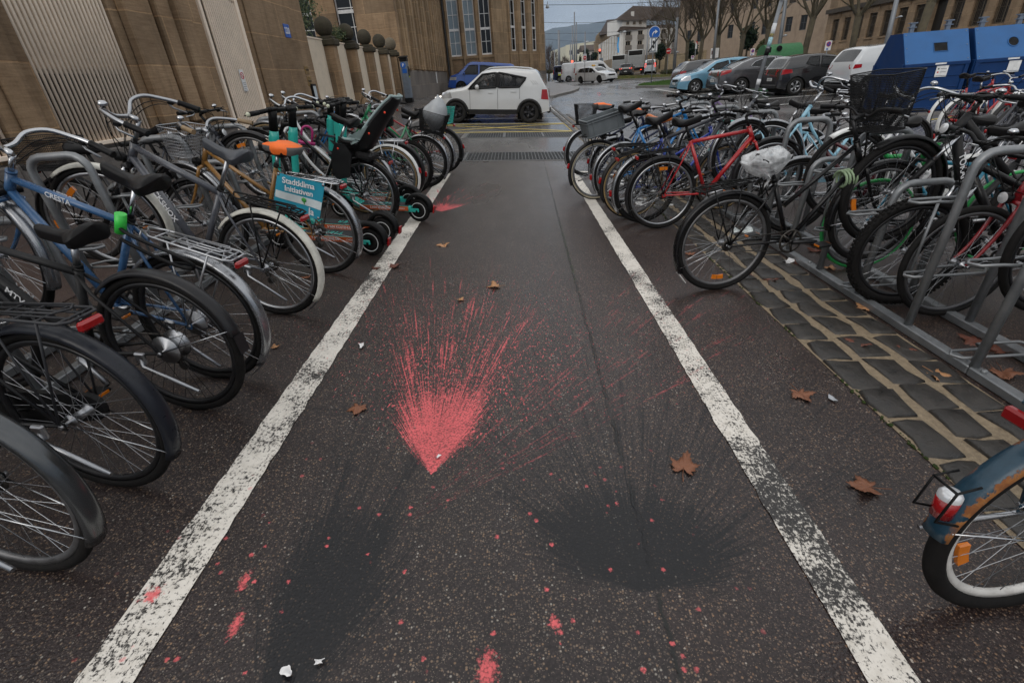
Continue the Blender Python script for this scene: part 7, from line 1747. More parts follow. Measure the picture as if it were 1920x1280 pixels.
# locks on the left row
m = MB(); p0 = b4['ST']-b4['sd']*.02; pts = bez(p0+V((.02, .05, .0)), p0+V((-.10, .12, -.02)), p0+V((-.36, .14, .02)), p0+V((-.38, .1, -.06)), 14)+bez(p0+V((-.38, .1, -.06)), p0+V((-.36, .08, -.12)), p0+V((-.14, .06, -.1)), p0+V((.0, .06, -.06)), 14)[1:]
m.tube(pts, .0085, 7); m.tube([p0+V((-.01, .05, .06)), p0+V((.0, .055, -.03))], .023, 12, mi=1); o = m.obj('cable_lock', [BLACK, pm('bright_green_lock', (.05, .62, .08), .4)]); o.matrix_world = b4['M']; tag(o, 'black cable lock with bright green barrel below the saddle of the blue bicycle', 'lock')
def uloop(lab, c, w, h, mat, r=.009, rot=0.0):
    m = MB(); pts = [V((-w/2, 0, 0)), V((-w/2, 0, h-w/2))]+[V((-w/2*math.cos(PI*i/8), 0, h-w/2+w/2*math.sin(PI*i/8))) for i in range(1, 8)]+[V((w/2, 0, h-w/2)), V((w/2, 0, 0))]
    m.tube(pts, r, 8); m.tube([V((-w/2-.03, 0, 0)), V((w/2+.03, 0, 0))], r*1.7, 10); o = m.obj('shackle_lock', mat); o.matrix_world = Matrix.Translation(c) @ Matrix.Rotation(rot, 4, 'Y') @ Matrix.Rotation(.4, 4, 'Z'); return tag(o, lab, 'lock')
uloop('pink shackle lock hanging over a rack hoop beside the scooter stems', atY(575, 268, 5.35), .10, .16, PINKL, .011, .3)
# grey bag in the dark mesh basket
m = MB(); m.grid(lambda u, v: V((.15*math.cos(2*PI*u)*math.sin(PI*v)**.6*(1+.15*math.sin(5*v+u*9)), .13*math.sin(2*PI*u)*math.sin(PI*v)**.6, .02+.42*v+.03*math.sin(7*u+5*v))), 20, 14, wrapu=True)
o = m.obj('shopping_bag', pm('grey_plastic_bag', (.36, .38, .40), .4)); o.matrix_world = b11['M'] @ Matrix.Translation((-.05, 0, b11['Rw']+.075)); tag(o, 'grey plastic bag bulging from the dark mesh basket', 'bag')
# square lamp and rust on the petrol bicycle
M = r1['M']; Rw = r1['Rw']; t = thing('bicycle_tail_lamp', 'red tail lamp in a wire guard on the petrol blue mudguard', 'lamp', M=M)
a = R(158); c = V(((Rw+.045)*math.cos(a), 0, (Rw+.045)*math.sin(a))); m = MB(); m.cyl(c+V((0, 0, -.045)), c+V((0, 0, .012)), .024, .026, 16); m.obj('lens', REDL, t)
m = MB(); m.lathe([(.026, .0), (.026, .012), (.018, .022), (0, .024)], c+V((0, 0, .012)), n=16); m.obj('clear_cap', pm('clear_lens', (.75, .76, .78), .12, .3), t)
m = MB(); m.tube([c+V((.03, -.03, .07)), c+V((-.03, -.032, .06)), c+V((-.05, -.032, -.03)), c+V((.02, -.032, -.055))], .0035, 6); m.tube([c+V((.03, .03, .07)), c+V((-.03, .032, .06)), c+V((-.05, .032, -.03)), c+V((.02, .032, -.055))], .0035, 6); m.tube([c+V((-.03, -.032, .06)), c+V((-.03, .032, .06))], .0035, 6); m.obj('guard', BLACK, t)
m = MB(); z = Rw+.062; m.box((-.235, 0, z-.03), (.022, .12, .034), bev=.006); o = m.obj('long_reflector', pm('dark_red_lens', (.22, .006, .008), .25)); o.matrix_world = M; tag(o, 'long red reflector across the back of the petrol blue rack', 'reflector')
# ------------------------------------------------------------------ containers
CB = pm('container_blue', (.002, .030, .120), .45, 0, .12, 3, .3, dirt=.04); CBL = pm('container_lid_blue', (.028, .115, .30), .42, 0, .1, 2, .3, dirt=.06); CHOLE = pm('chute_black', (.006, .006, .006), .7)
def container(label, M, W, hole, D=1.35, Hb=1.12, Ht=1.78):
    t = thing('recycling_container', label, 'container', M=M, group='blue recycling containers')
    prof = [(0, .10), (0, Hb), (.42, Ht), (D-.42, Ht), (D, Hb), (D, .10)]
    m = MB(); m.prism(prof, (0, 0, 0), (0, 1, 0), (0, 0, 1), W); m.box((W/2, D/2, .06), (W-.1, D-.1, .12)); m.obj('body', CB, t)
    m = MB(); 
    for x in (.05, W-.05): m.box((x, -.012, .62), (.09, .03, 1.02), bev=.006)
    m.box((W/2, -.014, Hb-.03), (W, .034, .07), bev=.006); m.box((W/2, -.012, .14), (W, .03, .07), bev=.006)
    for z in (.36, .60, .84): m.box((W/2, -.008, z), (W-.24, .022, .022), bev=.005)
    for y in (.05, D-.05): m.box((-.010, y, .62), (.026, .09, 1.02), bev=.006)
    for z in (.36, .60, .84): m.box((-.006, D/2, z), (.018, D-.24, .022), bev=.005)
    m.obj('ribs', CB, t)
    n = V((0, -(Ht-Hb), .42)).normalized(); s = V((0, .42, Ht-Hb)); sl = s.length; s.normalize(); base = V((0, 0, Hb))
    def onlid(u, v, off=0.0): return base+V((u, 0, 0))+s*v+n*off
    m = MB(); m.add([onlid(.01, .0, .004), onlid(W-.01, .0, .004), onlid(W-.01, sl, .004), onlid(.01, sl, .004), onlid(.01, .0, .016), onlid(W-.01, .0, .016), onlid(W-.01, sl, .016), onlid(.01, sl, .016)], [(4, 5, 6, 7), (0, 1, 5, 4), (1, 2, 6, 5), (2, 3, 7, 6), (3, 0, 4, 7)])
    lid = m.obj('sloping_lid', CBL, t); m = MB(); c = (W*.56, sl*.48)
    if hole == 'sq': pts = [(-.15, -.11), (.15, -.11), (.15, .11), (-.15, .11)]
    else: pts = [(.115*math.cos(2*PI*k/24), .115*math.sin(2*PI*k/24)) for k in range(24)]
    m.add([onlid(c[0]+a, c[1]+b, .019) for a, b in pts], [tuple(range(len(pts)))]); m.obj('chute', CHOLE, lid)
    m = MB(); m.tube([onlid(c[0]+a, c[1]+b, .02) for a, b in pts], .012, 5, True); m.obj('chute_rim', CBL, lid)
    m = MB(); [m.ball(onlid(a, b, .018), .012, 6, 4) for a in (.06, W-.06) for b in (.06, sl-.06, sl*.5)]; m.obj('bolts', GREYAL, lid)
    m = MB(); m.box((W*.60, -.016, .88+.06), (.26, .006, .24)); st = m.obj('sticker', SIGNW, t); m = MB()
    if hole == 'sq':
        for i, mt in enumerate((SG[0], SIGNR)): q = MB(); q.box((W*.60-.08, -.020, .99-.07*i), (.03, .003, .03)); q.obj('pictogram', mt, st); q = MB(); q.box((W*.60+.03, -.020, .99-.07*i), (.13, .003, .012)); q.obj('print', pm('grey_print', (.25, .25, .27), .6), st)
    m = MB(); m.box((W*.55, -.034, Hb-.02), (.24, .004, .035)); m.obj('label_strip', SIGNW, t)
    for x in (W*.22, W*.78): m = MB(); m.box((x, D/2, Ht+.10), (.09, .07, .20)); m.box((x, D/2, Ht+.21), (.17, .10, .025)); m.box((x, D/2, Ht+.12), (.17, .10, .02)); m.obj('lifting_lug', pm('lug_blue_grey', (.16, .20, .26), .5, .3), t)
    return t
p0 = atY(1702, 100, 13.4); ang = R(-6); d = V((math.cos(ang), math.sin(ang), 0)); W1 = 1.40
for i, (off, W, hole, lab) in enumerate(((0, 1.42, 'sq', 'blue recycling container with a square chute, left one'), (1.54, 1.42, 'rd', 'blue recycling container with a round chute in its lid'), (3.08, 1.42, 'rd', 'blue recycling container cut by the right edge of the picture'))):
    q = p0+d*off; container(lab, frame((q.x, q.y, -.131), d), W, hole)
m = MB(); m.box((2.3, .7, .03), (5.0, 1.6, .06)); o = m.obj('container_base', pm('concrete_slab', (.18, .17, .165), .7, dirt=.3)); o.matrix_world = frame((p0.x-.1, p0.y-.05, -.131), d); tag(o, 'low concrete slab beneath the blue containers', 'slab')
# green container behind the parked cars
t = thing('recycling_container', 'green rounded container behind the grey hatchback roof', 'container', (0, 0, 0)); q0 = atY(1435, 100, 33); m = MB(); b = V((q0.x, 33, -.02))
m.grid(lambda u, v: b+V((2.1*u, .5+.7*math.cos(PI*v)*-1, (1.15 if 0 < v < 1 else 0)+.85*math.sin(PI*v)**.7)), 10, 14); m.box(b+V((1.05, .5, .6)), (2.1, 1.4, 1.2)); GRC = pm('container_green', (.035, .16, .06), .4, dirt=.15)
for x in (0, 2.1): m.add([b+V((x, .5-.7*math.cos(PI*v/14), 1.15+.85*math.sin(PI*v/14)**.7)) for v in range(15)], [tuple(range(15))])
m.obj('body', GRC, t); m = MB(); m.cyl(b+V((.7, -.22, 1.75)), b+V((.7, -.1, 1.78)), .14, n=16); m.obj('chute', CHOLE, t)

# ------------------------------------------------------------------ parking meter
t = thing('parking_meter', 'grey parking meter with blue P and dark cap at the end of the plinth', 'parking meter'); b = atX(770, 194, -4.72); yb_ = b.y; zb_ = wz(yb_)+.08; x0 = -4.75
m = MB(); m.box((x0, yb_, zb_+.10), (.34, .36, .2), bev=.01); m.obj('foot', BLACK, t); m = MB(); m.box((x0, yb_, zb_+.92), (.30, .36, 1.46), bev=.02); MG = pm('meter_grey', (.16, .19, .23), .4, .2); m.obj('cabinet', MG, t)
m = MB(); m.box((x0+.0, yb_, zb_+1.72), (.32, .42, .14), bev=.02); m.box((x0+.0, yb_-.02, zb_+1.82), (.36, .46, .07), Matrix.Rotation(.12, 3, 'X'), bev=.02); m.obj('cap', BLACK, t)
m = MB(); m.cyl((x0-.02, yb_-.182, zb_+1.50), (x0-.02, yb_-.190, zb_+1.50), .115, n=24); pd = m.obj('blue_disc', SIGNB, t); text('P', .17, SIGNW, pd, axes((x0-.02, yb_-.193, zb_+1.50), (1, 0, 0), (0, 0, 1)), .001, True)
m = MB(); m.box((x0+.01, yb_-.184, zb_+1.28), (.20, .008, .17)); m.obj('instruction_plate', SIGNB, t); m = MB(); m.box((x0+.155, yb_, zb_+1.25), (.02, .24, .40), bev=.006); m.box((x0+.17, yb_-.05, zb_+1.05), (.02, .06, .05), mi=1); m.obj('front_panel', [BLACK, pm('hi_vis_yellow', (.72, .85, .03), .5)], t)

# ------------------------------------------------------------------ signs, poles and lamps
POLE = pm('pole_grey', (.20, .215, .235), .45, .3, .15, 4, dirt=.15)
def mpp(px, py, Y): return (atY(px+10, py, Y)-atY(px, py, Y)).length/10
def post(m, x, y, z0, z1, r, r1=None): m.cyl((x, y, z0), (x, y, z1), r, r1 or r, 12)
def disc(t, c, r, mat, name, n=28, th=.012, off=0.0):
    m = MB(); m.cyl(c+V((0, -off, 0)), c+V((0, -off-th, 0)), r, n=n); return m.obj(name, mat, t)
b = G(1221, 163); Y = b.y; t = thing('road_sign', 'blue round right turn sign over a square end of zone sign', 'road sign')
cs = atY(1227, 62, Y); k = mpp(1227, 62, Y); m = MB(); post(m, cs.x, Y+.05, b.z-.2, cs.z+.3, .035); m.obj('post', POLE, t)
c = V((cs.x, Y-.02, cs.z)); disc(t, c, k*11.0, SIGNW, 'white_edge'); sd = disc(t, c, k*10.2, SIGNB, 'blue_disc', off=.004)
m = MB(); s = k*10.5; pts = [V((-.35*s, 0, -.55*s)), V((-.33*s, 0, -.15*s)), V((-.15*s, 0, .12*s)), V((.15*s, 0, .15*s))]; m.tube([c+V((0, -.022, 0))+p for p in pts], s*.085, 6); m.prism([(.10*s, -.18*s), (.58*s, .16*s), (.10*s, .48*s)], c+V((0, -.024, 0)), (1, 0, 0), (0, 0, 1), .006); m.obj('arrow', SIGNW, sd)
c2 = atY(1225, 84, Y); m = MB(); hw, hh = k*7.8, k*13.0; m.box((c2.x, Y-.02, c2.z), (2*hw, .02, 2*hh), bev=.008); sq = m.obj('zone_board', pm('sign_grey', (.52, .54, .56), .4), t)
m = MB(); m.box((c2.x, Y-.034, c2.z), (2*hw-.08, .006, 2*hh-.08)); m.obj('inner_field', pm('sign_mid_grey', (.20, .22, .25), .5), sq); m = MB(); m.box((c2.x, Y-.040, c2.z), (hw*.62, .006, 1.5*hh)); m.box((c2.x-hw*.75, Y-.040, c2.z), (.07, .006, 1.6*hh)); m.box((c2.x+hw*.75, Y-.040, c2.z), (.07, .006, 1.6*hh)); m.obj('pictogram', SIGNW, sq)
m = MB(); [m.ball((c2.x, Y-.043, c2.z+hh*q), (.07, .004, .10), 10, 6) for q in (-.3, .3)]; m.obj('figure', DTX, sq); m = MB(); m.box((c2.x, Y-.050, c2.z), (.07, .006, 2.3*hh), Matrix.Rotation(R(38), 3, 'Y')); m.obj('black_bar', DTX, sq)
def noentry(px, py, pyb, Y, rpx, label, board=None, pxb=None):
    t = thing('road_sign', label, 'road sign', group='no entry signs'); c = atY(px, py, Y); k = mpp(px, py, Y); m = MB(); zb_ = atY(pxb or px, pyb, Y).z; post(m, c.x, Y+.05, zb_-.6, c.z+rpx*k, .03); m.obj('post', POLE, t)
    c = V((c.x, Y-.02, c.z))
    if board: m = MB(); m.box((c.x, Y-.0, c.z), (board[0]*k, .015, board[1]*k), bev=.005); m.obj('grey_board', pm('sign_grey', (.52, .54, .56), .4), t)
    d_ = disc(t, c, rpx*k, SIGNR, 'red_disc', off=.01); m = MB(); m.box((c.x, Y-.048, c.z), (rpx*k*1.5, .008, rpx*k*.36)); m.obj('white_bar', SIGNW, d_)
noentry(1096.5, 109, 150, 58, 3.1, 'small no entry sign on a grey board above the taxi', (7.2, 13)); noentry(1253.5, 96, 147, 66, 4.6, 'no entry sign on a slim post right of the blue arrow sign')
def nopark(px, py, Y, w, h, label, zb_=0):
    t = thing('road_sign', label, 'road sign', group='no parking signs'); c = atY(px, py, Y); k = mpp(px, py, Y); m = MB(); post(m, c.x, Y+.04, zb_, c.z, .03); m.obj('post', POLE, t)
    m = MB(); m.box((c.x, Y, c.z), (w*k, .02, h*k), bev=.006); b_ = m.obj('board', SIGNW, t); q = V((c.x, Y-.012, c.z+h*k*.16)); disc(t, q, w*k*.36, SIGNR, 'red_disc'); disc(t, q, w*k*.28, SIGNB, 'blue_disc', off=.004); m = MB(); m.box((q.x, Y-.032, q.z), (w*k*.6, .004, w*k*.07), Matrix.Rotation(.78, 3, 'Y')); m.obj('red_bar', SIGNR, b_)
    m = MB(); m.box((c.x-.1*w*k, Y-.012, c.z-h*k*.34), (w*k*.3, .004, h*k*.14)); m.obj('plate_symbol', SIGNB, b_)
nopark(1553, 86, 33.5, 11.5, 16, 'no parking sign in front of the dark building door'); nopark(1411, 98, 40, 8, 11, 'no parking sign behind the roof of the grey hatchback'); nopark(1298.5, 108, 52, 5, 6, 'distant no parking sign above the dark hatchback')
# leaning pole with stickers
t = thing('sign_pole', 'leaning grey pole plastered with stickers before the parked cars', 'sign pole'); a = atY(1413, 181, 22.0); b = atY(1467, -4, 22.0); a.z = hz(a.x, 22)-.1; b.x = a.x+(b.x-a.x); m = MB(); m.cyl(a, b, .075, .07, 14); m.obj('post', POLE, t); u = (b-a).normalized()
for px, py, w, h, mat in ((1454, 56, .155, .42, pm('white_sticker', (.6, .62, .64), .5)), (1451, 66, .157, .10, pm('yellow_sticker', (.55, .45, .12), .5, 0, .5, 40)), (1444, 79, .158, .30, pm('pale_blue_sticker', (.30, .50, .55), .5, 0, .4, 14)), (1422, 154, .158, .20, pm('white_sticker', (.6, .62, .64), .5))):
    c = a+u*((atY(px, py, 22).z-a.z)/u.z); m = MB(); m.cyl(c-u*h/2, c+u*h/2, .0772, n=14); m.obj('sticker', mat, t)
c = a+u*((atY(1438, 98, 22).z-a.z)/u.z); m = MB(); m.cyl(c-u*.12, c+u*.12, .085, n=12); m.box(c+V((.09, -.03, .06)), (.08, .05, .18)); m.obj('clamp', BLACK, t); c = b+u*.22; m = MB(); m.cyl(c+V((0, -.09, 0)), c+V((0, -.105, 0)), .31, n=28); m.obj('sign_disc', pm('sign_grey', (.52, .54, .56), .4), t)
# lamp posts
def lamppost(px, pyt, pyb, Y, r, label, arm=None, pxt=None, head=None, group='lamp posts'):
    t = thing('lamp_post', label, 'lamp post', group=group); bt = atY(px, pyb, Y); tp = atY(pxt or px, pyt, Y); m = MB(); m.cyl((bt.x, Y, hz(bt.x, Y)-.2), (bt.x+(tp.x-bt.x)*.15, Y, tp.z), r, r*.7, 12); m.obj('post', POLE, t)
    if arm:
        q = atY(arm[0], arm[1], Y); e = atY(arm[2], arm[3], Y); m = MB(); m.tube([(bt.x, Y, q.z), (e.x, Y-.1, e.z)], .03, 6); m.obj('arm', POLE, t); k = mpp(arm[2], arm[3], Y); m = MB(); m.ball((e.x, Y-.1, e.z), (k*3.4, .12, k*1.6), 12, 8); m.obj('lamp_head', pm('lamp_housing', (.42, .45, .48), .3, .3), t)
    return t
lamppost(1460, -40, 100, 36, .13, 'grey lamp post behind the leaning pole, small lamp on an arm', (1459, 71, 1471, 67)); lamppost(1668, -40, 66, 26, .12, 'dark lamp post behind the containers, small lamp on a short arm', (1670, 36, 1685, 32)); lamppost(1338, -20, 110, 47, .12, 'grey lamp post among the trees left of the grey hatchback')
lamppost(1263, 34, 144, 64, .20, 'stout grey lamp post near the right no entry sign', (1263, 99, 1269, 98)); lamppost(1097, 60, 118, 95, .16, 'lamp post with a side lantern above the taxi', (1097, 78, 1101, 79)); lamppost(1212, 54, 120, 88, .14, 'mast with a long arm and lantern across the hotel front', (1212, 55, 1171, 60))
for px, t_, Y, r, lab in ((1048.5, 57, 110, .28, 'tall tram mast near the sandstone corner'), (1073.5, 48, 140, .2, 'thin flag mast, shortest of the three'), (1077.5, 23, 140, .2, 'tallest of the three thin flag masts'), (1081, 42, 140, .2, 'thin flag mast right of the tallest one'), (1023, 60, 80, .12, 'thin pole right beside the sandstone corner'), (1040, 95, 120, .14, 'short lamp pole left of the tram mast'), (1070, 80, 125, .16, 'pole with a lantern right of the tram mast')): lamppost(px, t_, 122, Y, r, lab, group='distant masts')
def tlight(px, py, Y, label, pxb, pyb):
    t = thing('traffic_light', label, 'traffic light', group='traffic lights'); c = atY(px, py, Y); k = mpp(px, py, Y); m = MB(); post(m, c.x+.25, Y+.1, hz(c.x, Y), c.z+1.0, .08); m.obj('post', POLE, t); m = MB(); m.box((c.x, Y, c.z-k*2.2), (k*3.4, .25, k*8), bev=.03); m.obj('housing', BLACK, t); m = MB(); m.cyl((c.x, Y-.13, c.z), (c.x, Y-.16, c.z), k*1.6, n=16); m.obj('red_lamp', glow('red_signal', (1.0, .06, .03), 9.0), t)
tlight(1124.5, 94.5, 92, 'traffic light showing red in front of the hotel corner', 1127, 120); tlight(1072.5, 115.5, 100, 'traffic light showing red above the white vans', 1074, 125)
# overhead wires and lamp
WIREM = pm('overhead_wire', (.05, .052, .056), .6)
for (x0, y0, x1, y1, Y, lab) in ((1000, 10, 1290, 1, 60, 'highest overhead wire carrying the hanging lamp'), (1000, 42, 1180, 41, 75, 'overhead wire second from the top'), (1000, 63.5, 1160, 60, 90, 'overhead wire third from the top'), (1000, 72, 1160, 82, 110, 'lowest overhead wire sagging towards the hotel')):
    a, b = atY(x0, y0, Y), atY(x1, y1, Y); m = MB(); m.tube([a, a.lerp(b, .33)+V((0, 0, -.1)), a.lerp(b, .66)+V((0, 0, -.1)), b], .022, 5); tag(m.obj('overhead_wire', WIREM), lab, 'wire', 'overhead wires')
t = thing('hanging_lamp', 'grey street lamp hanging from the highest overhead wire', 'street lamp'); c = atY(1026.5, 13.5, 60); k = mpp(1026, 13, 60); m = MB(); m.lathe([(0, .25), (k*1.5, .2), (k*3.3, 0), (k*3.3, -.1), (0, -.14)], c, n=16); m.obj('housing', pm('lamp_housing', (.42, .45, .48), .3, .3), t); m = MB(); m.cyl(c+V((0, 0, .2)), c+V((0, 0, .45)), .03); m.obj('hanger', POLE, t)
# street clutter beyond the crossing
t = thing('information_board', 'white information board between tree trunks', 'board'); c = atY(1340, 100, 50); k = mpp(1340, 100, 50); m = MB(); m.box((c.x, 50, c.z), (15*k, .06, 16*k), bev=.01); m.obj('board', SIGNW, t); m = MB(); m.box((c.x-k*4.5, 49.96, c.z+k), (3.5*k, .02, 6*k)); m.obj('picture', pm('dark_picture', (.12, .05, .05), .5), t); m = MB(); [post(m, c.x+s_*6*k, 50.05, 0, c.z, .04) for s_ in (-1, 1)]; m.obj('posts', POLE, t)
t = thing('marker_post', 'red and white marker board on a post by the trees', 'marker'); c = atY(1305.5, 85, 56); k = mpp(1305, 85, 56); m = MB(); m.box((c.x, 56, c.z), (3.2*k, .03, 12*k)); m.obj('board', SIGNW, t); m = MB(); m.prism([(-1.6*k, 6*k), (1.6*k, 6*k), (1.6*k, 1*k)], (c.x, 55.98, c.z), (1, 0, 0), (0, 0, 1), .01); m.obj('red_field', SIGNR, t); m = MB(); post(m, c.x, 56.05, 0, c.z, .035); m.obj('post', POLE, t)
t = thing('bus_stop_sign', 'dark blue stop sign panel at the hotel corner', 'sign'); c = atY(1127, 115.5, 93); k = mpp(1127, 115, 93); m = MB(); m.box((c.x, 93, c.z), (6*k, .1, 10*k)); m.obj('panel', pm('panel_blue', (.02, .10, .20), .5), t); m = MB(); [m.box((c.x, 92.93, c.z+k*(3-2*i)), (3*k, .02, .7*k)) for i in range(4)]; m.obj('print', pm('panel_yellow', (.6, .55, .15), .5), t); m = MB(); post(m, c.x, 93.1, 0, c.z, .06); m.obj('post', POLE, t)
m = MB(); c = atY(1159, 85, 105); k = mpp(1159, 85, 105); m.grid(lambda u, v: V((c.x+(u-.5)*3*k+.05*math.sin(9*v), 105+.1*math.sin(5*v), c.z+(.5-v)*25*k)), 3, 10); m.grid(lambda u, v: V((c.x+(u-.5)*3*k+.05*math.sin(9*v), 105.02+.1*math.sin(5*v), c.z+(.5-v)*25*k)), 3, 10, flip=True); tag(m.obj('banner', pm('banner_blue', (.05, .30, .62), .6)), 'narrow blue banner hanging before the hotel front', 'banner')

# ------------------------------------------------------------------ grass islands
GR1 = pm('grass_blade', (.060, .135, .020), .6, 0, .35, 3); SOIL = pm('grass_soil', (.05, .075, .02), .9, 0, .3, 1.2)
def island(name, pts, label, dens, kerb=True, h=.09, gm=GR1, dry=None):
    P_ = [G(*q) for q in pts]; P_ = [V((p.x, p.y, hz(p.x, p.y))) for p in P_]; m = MB(); m.add([p+V((0, 0, .12)) for p in P_], [tuple(range(len(P_)))]); o = struct(m, name, SOIL)
    if kerb:
        m = MB()
        for a, b in zip(P_, P_[1:]+P_[:1]): d = b-a; c = (a+b)/2; m.box((c.x, c.y, c.z+.06), (d.length+.05, .16, .15), frame((0, 0, 0), d).to_3x3(), bev=.012)
        struct(m, 'island_kerb', KERBM)
    rr = random.Random(len(pts)*7+int(dens)); m = MB(); xs = [p.x for p in P_]; ys = [p.y for p in P_]; n = 0; tries = 0
    while n < dens and tries < dens*6:
        tries += 1; x = rr.uniform(min(xs), max(xs)); y = rr.uniform(min(ys), max(ys)); c = False
        for i in range(len(P_)):
            a, b = P_[i], P_[(i+1) % len(P_)]
            if (a.y > y) != (b.y > y) and x < (b.x-a.x)*(y-a.y)/(b.y-a.y)+a.x: c = not c
        if not c: continue
        n += 1; z = hz(x, y)+.12; a = rr.uniform(0, 6.28); w = .018; hh = h*rr.uniform(.6, 1.5); dx, dy = math.cos(a)*w, math.sin(a)*w; lx, ly = rr.uniform(-.05, .05), rr.uniform(-.05, .05)
        m.add([(x-dx, y-dy, z), (x+dx, y+dy, z), (x+lx, y+ly, z+hh)], [(0, 1, 2)], False, 1 if dry and rr.random() < dry else 0)
    tag(m.obj('grass', [gm, pm('dry_grass', (.22, .17, .075), .8, 0, .3, 2)]), label, 'grass', kind='stuff')
island('grass_island', [(1194, 165), (1262, 164), (1345, 158), (1350, 148), (1262, 154), (1206, 161)], 'short green grass on the kerbed island under the blue arrow sign', 16000)
island('verge', [(1152, 152), (1262, 147), (1262, 143), (1150, 146)], 'thin grass and bare soil on the far verge', 9000, dry=.55, h=.12)
# ------------------------------------------------------------------ bare plane trees
BARK = pm('plane_bark', (.085, .072, .045), .9, 0, .45, 2.5, dirt=.4); TWIG = pm('twig_brown', (.105, .080, .058), .9, 0, .3, 3)
def plane_tree(seed, height=11.0, trunk=3.4, r0=.20, limbs=5, depth=5, spread=.9, twigr=.009):
    rr = random.Random(seed); T = MB(); C = MB()
    def grow(p, d, L, r, lv):
        n = 4; pts = [p]; dd = d.copy(); cur = p.copy()
        for i in range(n):
            dd = (dd+V((rr.gauss(0, .13), rr.gauss(0, .13), rr.gauss(0, .06)+.10))).normalized(); cur = cur+dd*L/n; pts.append(cur.copy())
        rad = [max(twigr*.6, r*(1-.42*i/n)) for i in range(n+1)]
        (T if lv <= 2 else C).tube(pts, rad, 7 if lv <= 1 else (5 if lv == 2 else 3), caps=False)
        if lv >= depth: return
        k = 2 if lv < 3 else rr.choice((2, 2, 3))
        for i in range(k+(3 if lv in (1, 2) else 1)):
            s = rr.uniform(.35, .8) if i >= k else 1.0; a = pts[-1] if s == 1.0 else pts[int(s*n)]
            ax = dd.orthogonal().normalized(); ax = Matrix.Rotation(rr.uniform(0, 6.28), 3, dd) @ ax; nd = (Matrix.Rotation(rr.uniform(.30, .75), 3, ax) @ dd).normalized(); nd.z = max(nd.z, -.1); nd.normalize()
            grow(a, nd, L*rr.uniform(.62, .88), r*(.58 if s == 1 else .42), lv+1)
    pts = [V((0, 0, -.3)), V((0, 0, .3)), V((.03*rr.gauss(0, 1), .03, trunk*.5)), V((.08*rr.gauss(0, 1), .05*rr.gauss(0, 1), trunk))]; T.tube(pts, [r0*1.35, r0*1.05, r0*.95, r0*1.0], 10); T.ball(pts[-1], r0*1.08, 10, 6)
    a0 = rr.uniform(0, 6.28)
    for i in range(limbs):
        a = a0+2*PI*i/limbs+rr.uniform(-.4, .4); e = rr.uniform(.55, 1.0)*spread; d = V((math.cos(a)*math.sin(e), math.sin(a)*math.sin(e), math.cos(e))); grow(pts[-1]-V((0, 0, .1)), d, (height-trunk)*.34, r0*.52, 1)
    return T.mesh('trunk', BARK), C.mesh('crown', TWIG)
protos = [plane_tree(s_, 11.5, 3.2, .19, l_) for s_, l_ in ((3, 5), (11, 4), (19, 5))]
tlab = ['bare plane tree with mossy limbs rising behind the containers', 'bare plane tree before the dark building door', 'bare plane tree just right of the leaning pole', 'bare plane tree behind the roof of the grey hatchback', 'bare plane tree beside the white information board', 'bare plane tree fourth from the left in the row', 'bare plane tree behind the dark hatchback, near the marker post', 'bare plane tree standing before the yellow garden wall', 'last bare plane tree of the row, close to the no entry sign']
for i, (px, py) in enumerate(((1728, 55), (1597, 95), (1508, 100), (1437, 95), (1388, 103), (1346, 105), (1312, 112), (1287, 115), (1248, 125))):
    q = atX(px, py, 20.0); q.z = hz(20, q.y); tr, cr = protos[i % 3]; t = thing('plane_tree', tlab[i], 'tree', q, 1.1*i+.4, 'bare plane trees'); s_ = (1.0, .95, 1.05, 1, .97, 1.04, 1, 1, .95)[i]; t.scale = (s_, s_, s_); link('trunk', tr, t); link('crown', cr, t)
REDTW = pm('reddish_twigs', (.085, .055, .052), .9, 0, .3, 1)
def far_tree(seed):
    rr = random.Random(seed); C = MB()
    for i in range(420): a = rr.uniform(0, 6.28); h = rr.uniform(.15, 1); w = .30*math.sin(PI*min(1, h*.9+.05))**.7*rr.random()**.5; b = V((w*math.cos(a)*.5, w*math.sin(a)*.5, h*.75)); e = b+V((math.cos(a)*.06, math.sin(a)*.06, rr.uniform(.05, .16))); C.tube([b, e], [.004, .0015], 3, caps=False)
    T = MB(); T.tube([(0, 0, 0), (0, 0, .5), (.01, 0, .95)], [.018, .012, .003], 6)
    for i in range(10): a = i*.63; T.tube([(0, 0, .2+.05*i), (.13*math.cos(a), .13*math.sin(a), .45+.05*i)], [.008, .003], 4, caps=False)
    return T.mesh('trunk', BARK), C.mesh('crown', REDTW)
ft = [far_tree(5), far_tree(8)]
for i, (px, pt, Y, lab) in enumerate(((1030, 72, 130, 'reddish bare tree right next to the sandstone corner'), (1040, 88, 150, 'reddish bare tree second from the sandstone corner'), (1058, 98, 180, 'slim reddish bare tree left of the cream block'), (1064, 104, 170, 'small reddish bare tree by the cream block'), (1052, 108, 160, 'low reddish bare tree behind the police van'))):
    b = atY(px, 124, Y); tp = atY(px, pt, Y).z; h = tp-hz(b.x, Y); t = thing('street_tree', lab, 'tree', (b.x, Y, hz(b.x, Y)), i*.9, 'reddish trees down the street'); t.scale = (h, h, h); tr, cr = ft[i % 2]; link('trunk', tr, t); link('crown', cr, t)
DG = [pm('conifer_green', (.018, .035, .018), .8), pm('conifer_dark', (.010, .022, .012), .8)]
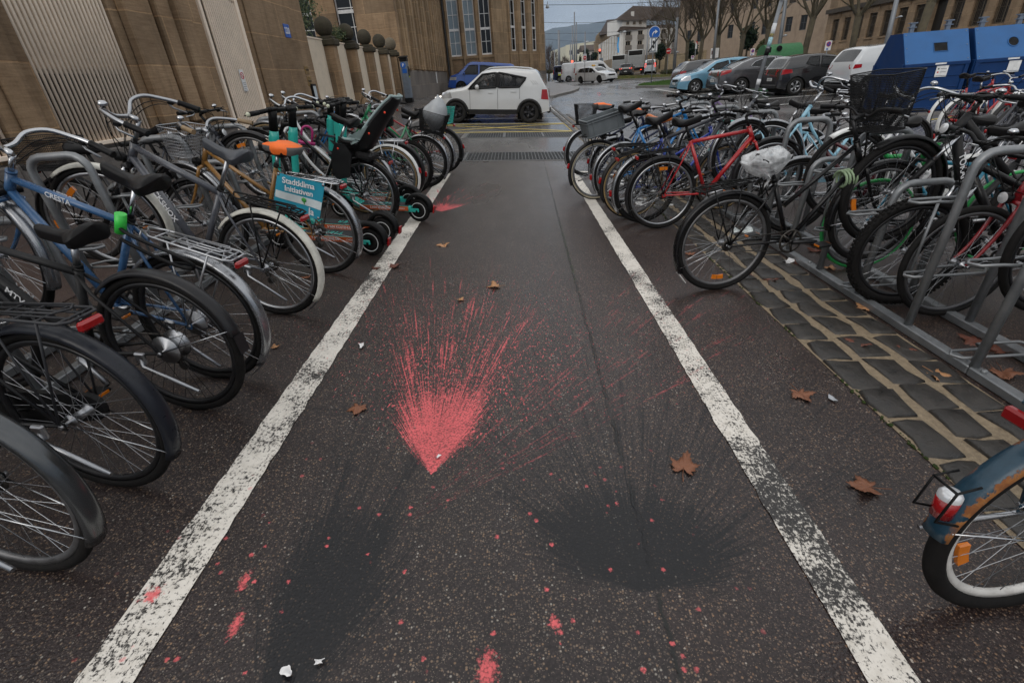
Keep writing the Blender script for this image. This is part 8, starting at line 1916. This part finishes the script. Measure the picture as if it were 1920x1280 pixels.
def bush(px, pyb, w, h, Y, lab, mats=DG, n=900, size=.18):
    b = atY(px, pyb, Y); k = mpp(px, pyb, Y); W_, H_ = w*k/2, h*k; rr = random.Random(int(px)); m = MB(); t = thing('evergreen_bush', lab, 'bush', (b.x, Y, b.z), group='evergreen bushes')
    for i in range(n):
        d = V((rr.gauss(0, 1), rr.gauss(0, 1), rr.gauss(0, 1))).normalized()*rr.random()**.33; kk = .8+.45*mnoise.noise(d*2.0+V((px, 0, 0))); p = V((d.x*W_*kk, d.y*W_*kk, H_/2+d.z*H_/2*kk)); a = V((rr.gauss(0, 1), rr.gauss(0, 1), rr.gauss(0, 1))).normalized(); q = a.orthogonal().normalized(); s = size*rr.uniform(.5, 1.2)
        m.add([p-a*s, p+q*s*.5, p+a*s, p-q*s*.5], [(0, 1, 2, 3)], False, rr.randrange(len(mats)))
    m.obj('foliage', mats, t); m = MB(); m.tube([(0, 0, -1), (0, 0, H_*.6)], .1, 6); m.obj('stem', BARK, t)
bush(1099, 112, 14, 20, 150, 'dark round evergreen before the brown roofed house'); bush(1115, 113, 14, 14, 145, 'lower evergreen bush touching the hotel corner'); bush(1088, 121, 6, 16, 120, 'small clipped tree on a thick trunk above the vans', size=.12, n=400)
bush(1237, 114, 26, 30, 78, 'dark conifer under the first plane trees', n=1100); bush(1295, 114, 26, 34, 74, 'dark conifer between the plane trees behind the dark hatchback', n=1100); bush(1400, 96, 34, 46, 66, 'broad dark evergreen beside the office building', n=1500, size=.22); bush(1430, 104, 30, 26, 62, 'yellow green bush at the left corner of the office building', [pm('olive_green', (.075, .085, .02), .8), pm('olive_dark', (.04, .05, .015), .8)], 1200)
bush(1255, 140, 44, 9, 72, 'low brown hedge at the foot of the garden wall', [pm('hedge_brown', (.07, .055, .03), .9), pm('hedge_green', (.03, .045, .018), .9)], 900, .15); bush(1028, 139, 26, 7, 84, 'low hedge right of the sandstone corner', [pm('hedge_brown', (.07, .055, .03), .9), pm('hedge_green', (.03, .045, .018), .9)], 500, .15)
# ------------------------------------------------------------------ damp air: one closed box round camera and scene
t = NT('haze_air'); t.n.remove(t.b); vol = t.n.new('ShaderNodeVolumePrincipled'); vol.inputs['Color'].default_value = (.62, .78, 1.0, 1); vol.inputs['Density'].default_value = .000085; vol.inputs['Anisotropy'].default_value = .2
t.t.links.new(vol.outputs[0], t.n['Material Output'].inputs['Volume'])
m = MB(); m.box((250, 2560, 230), (6200, 5260, 520)); o = m.obj('haze', t.mat); o['kind'] = 'stuff'; o['label'] = 'thin damp air fading the hills'
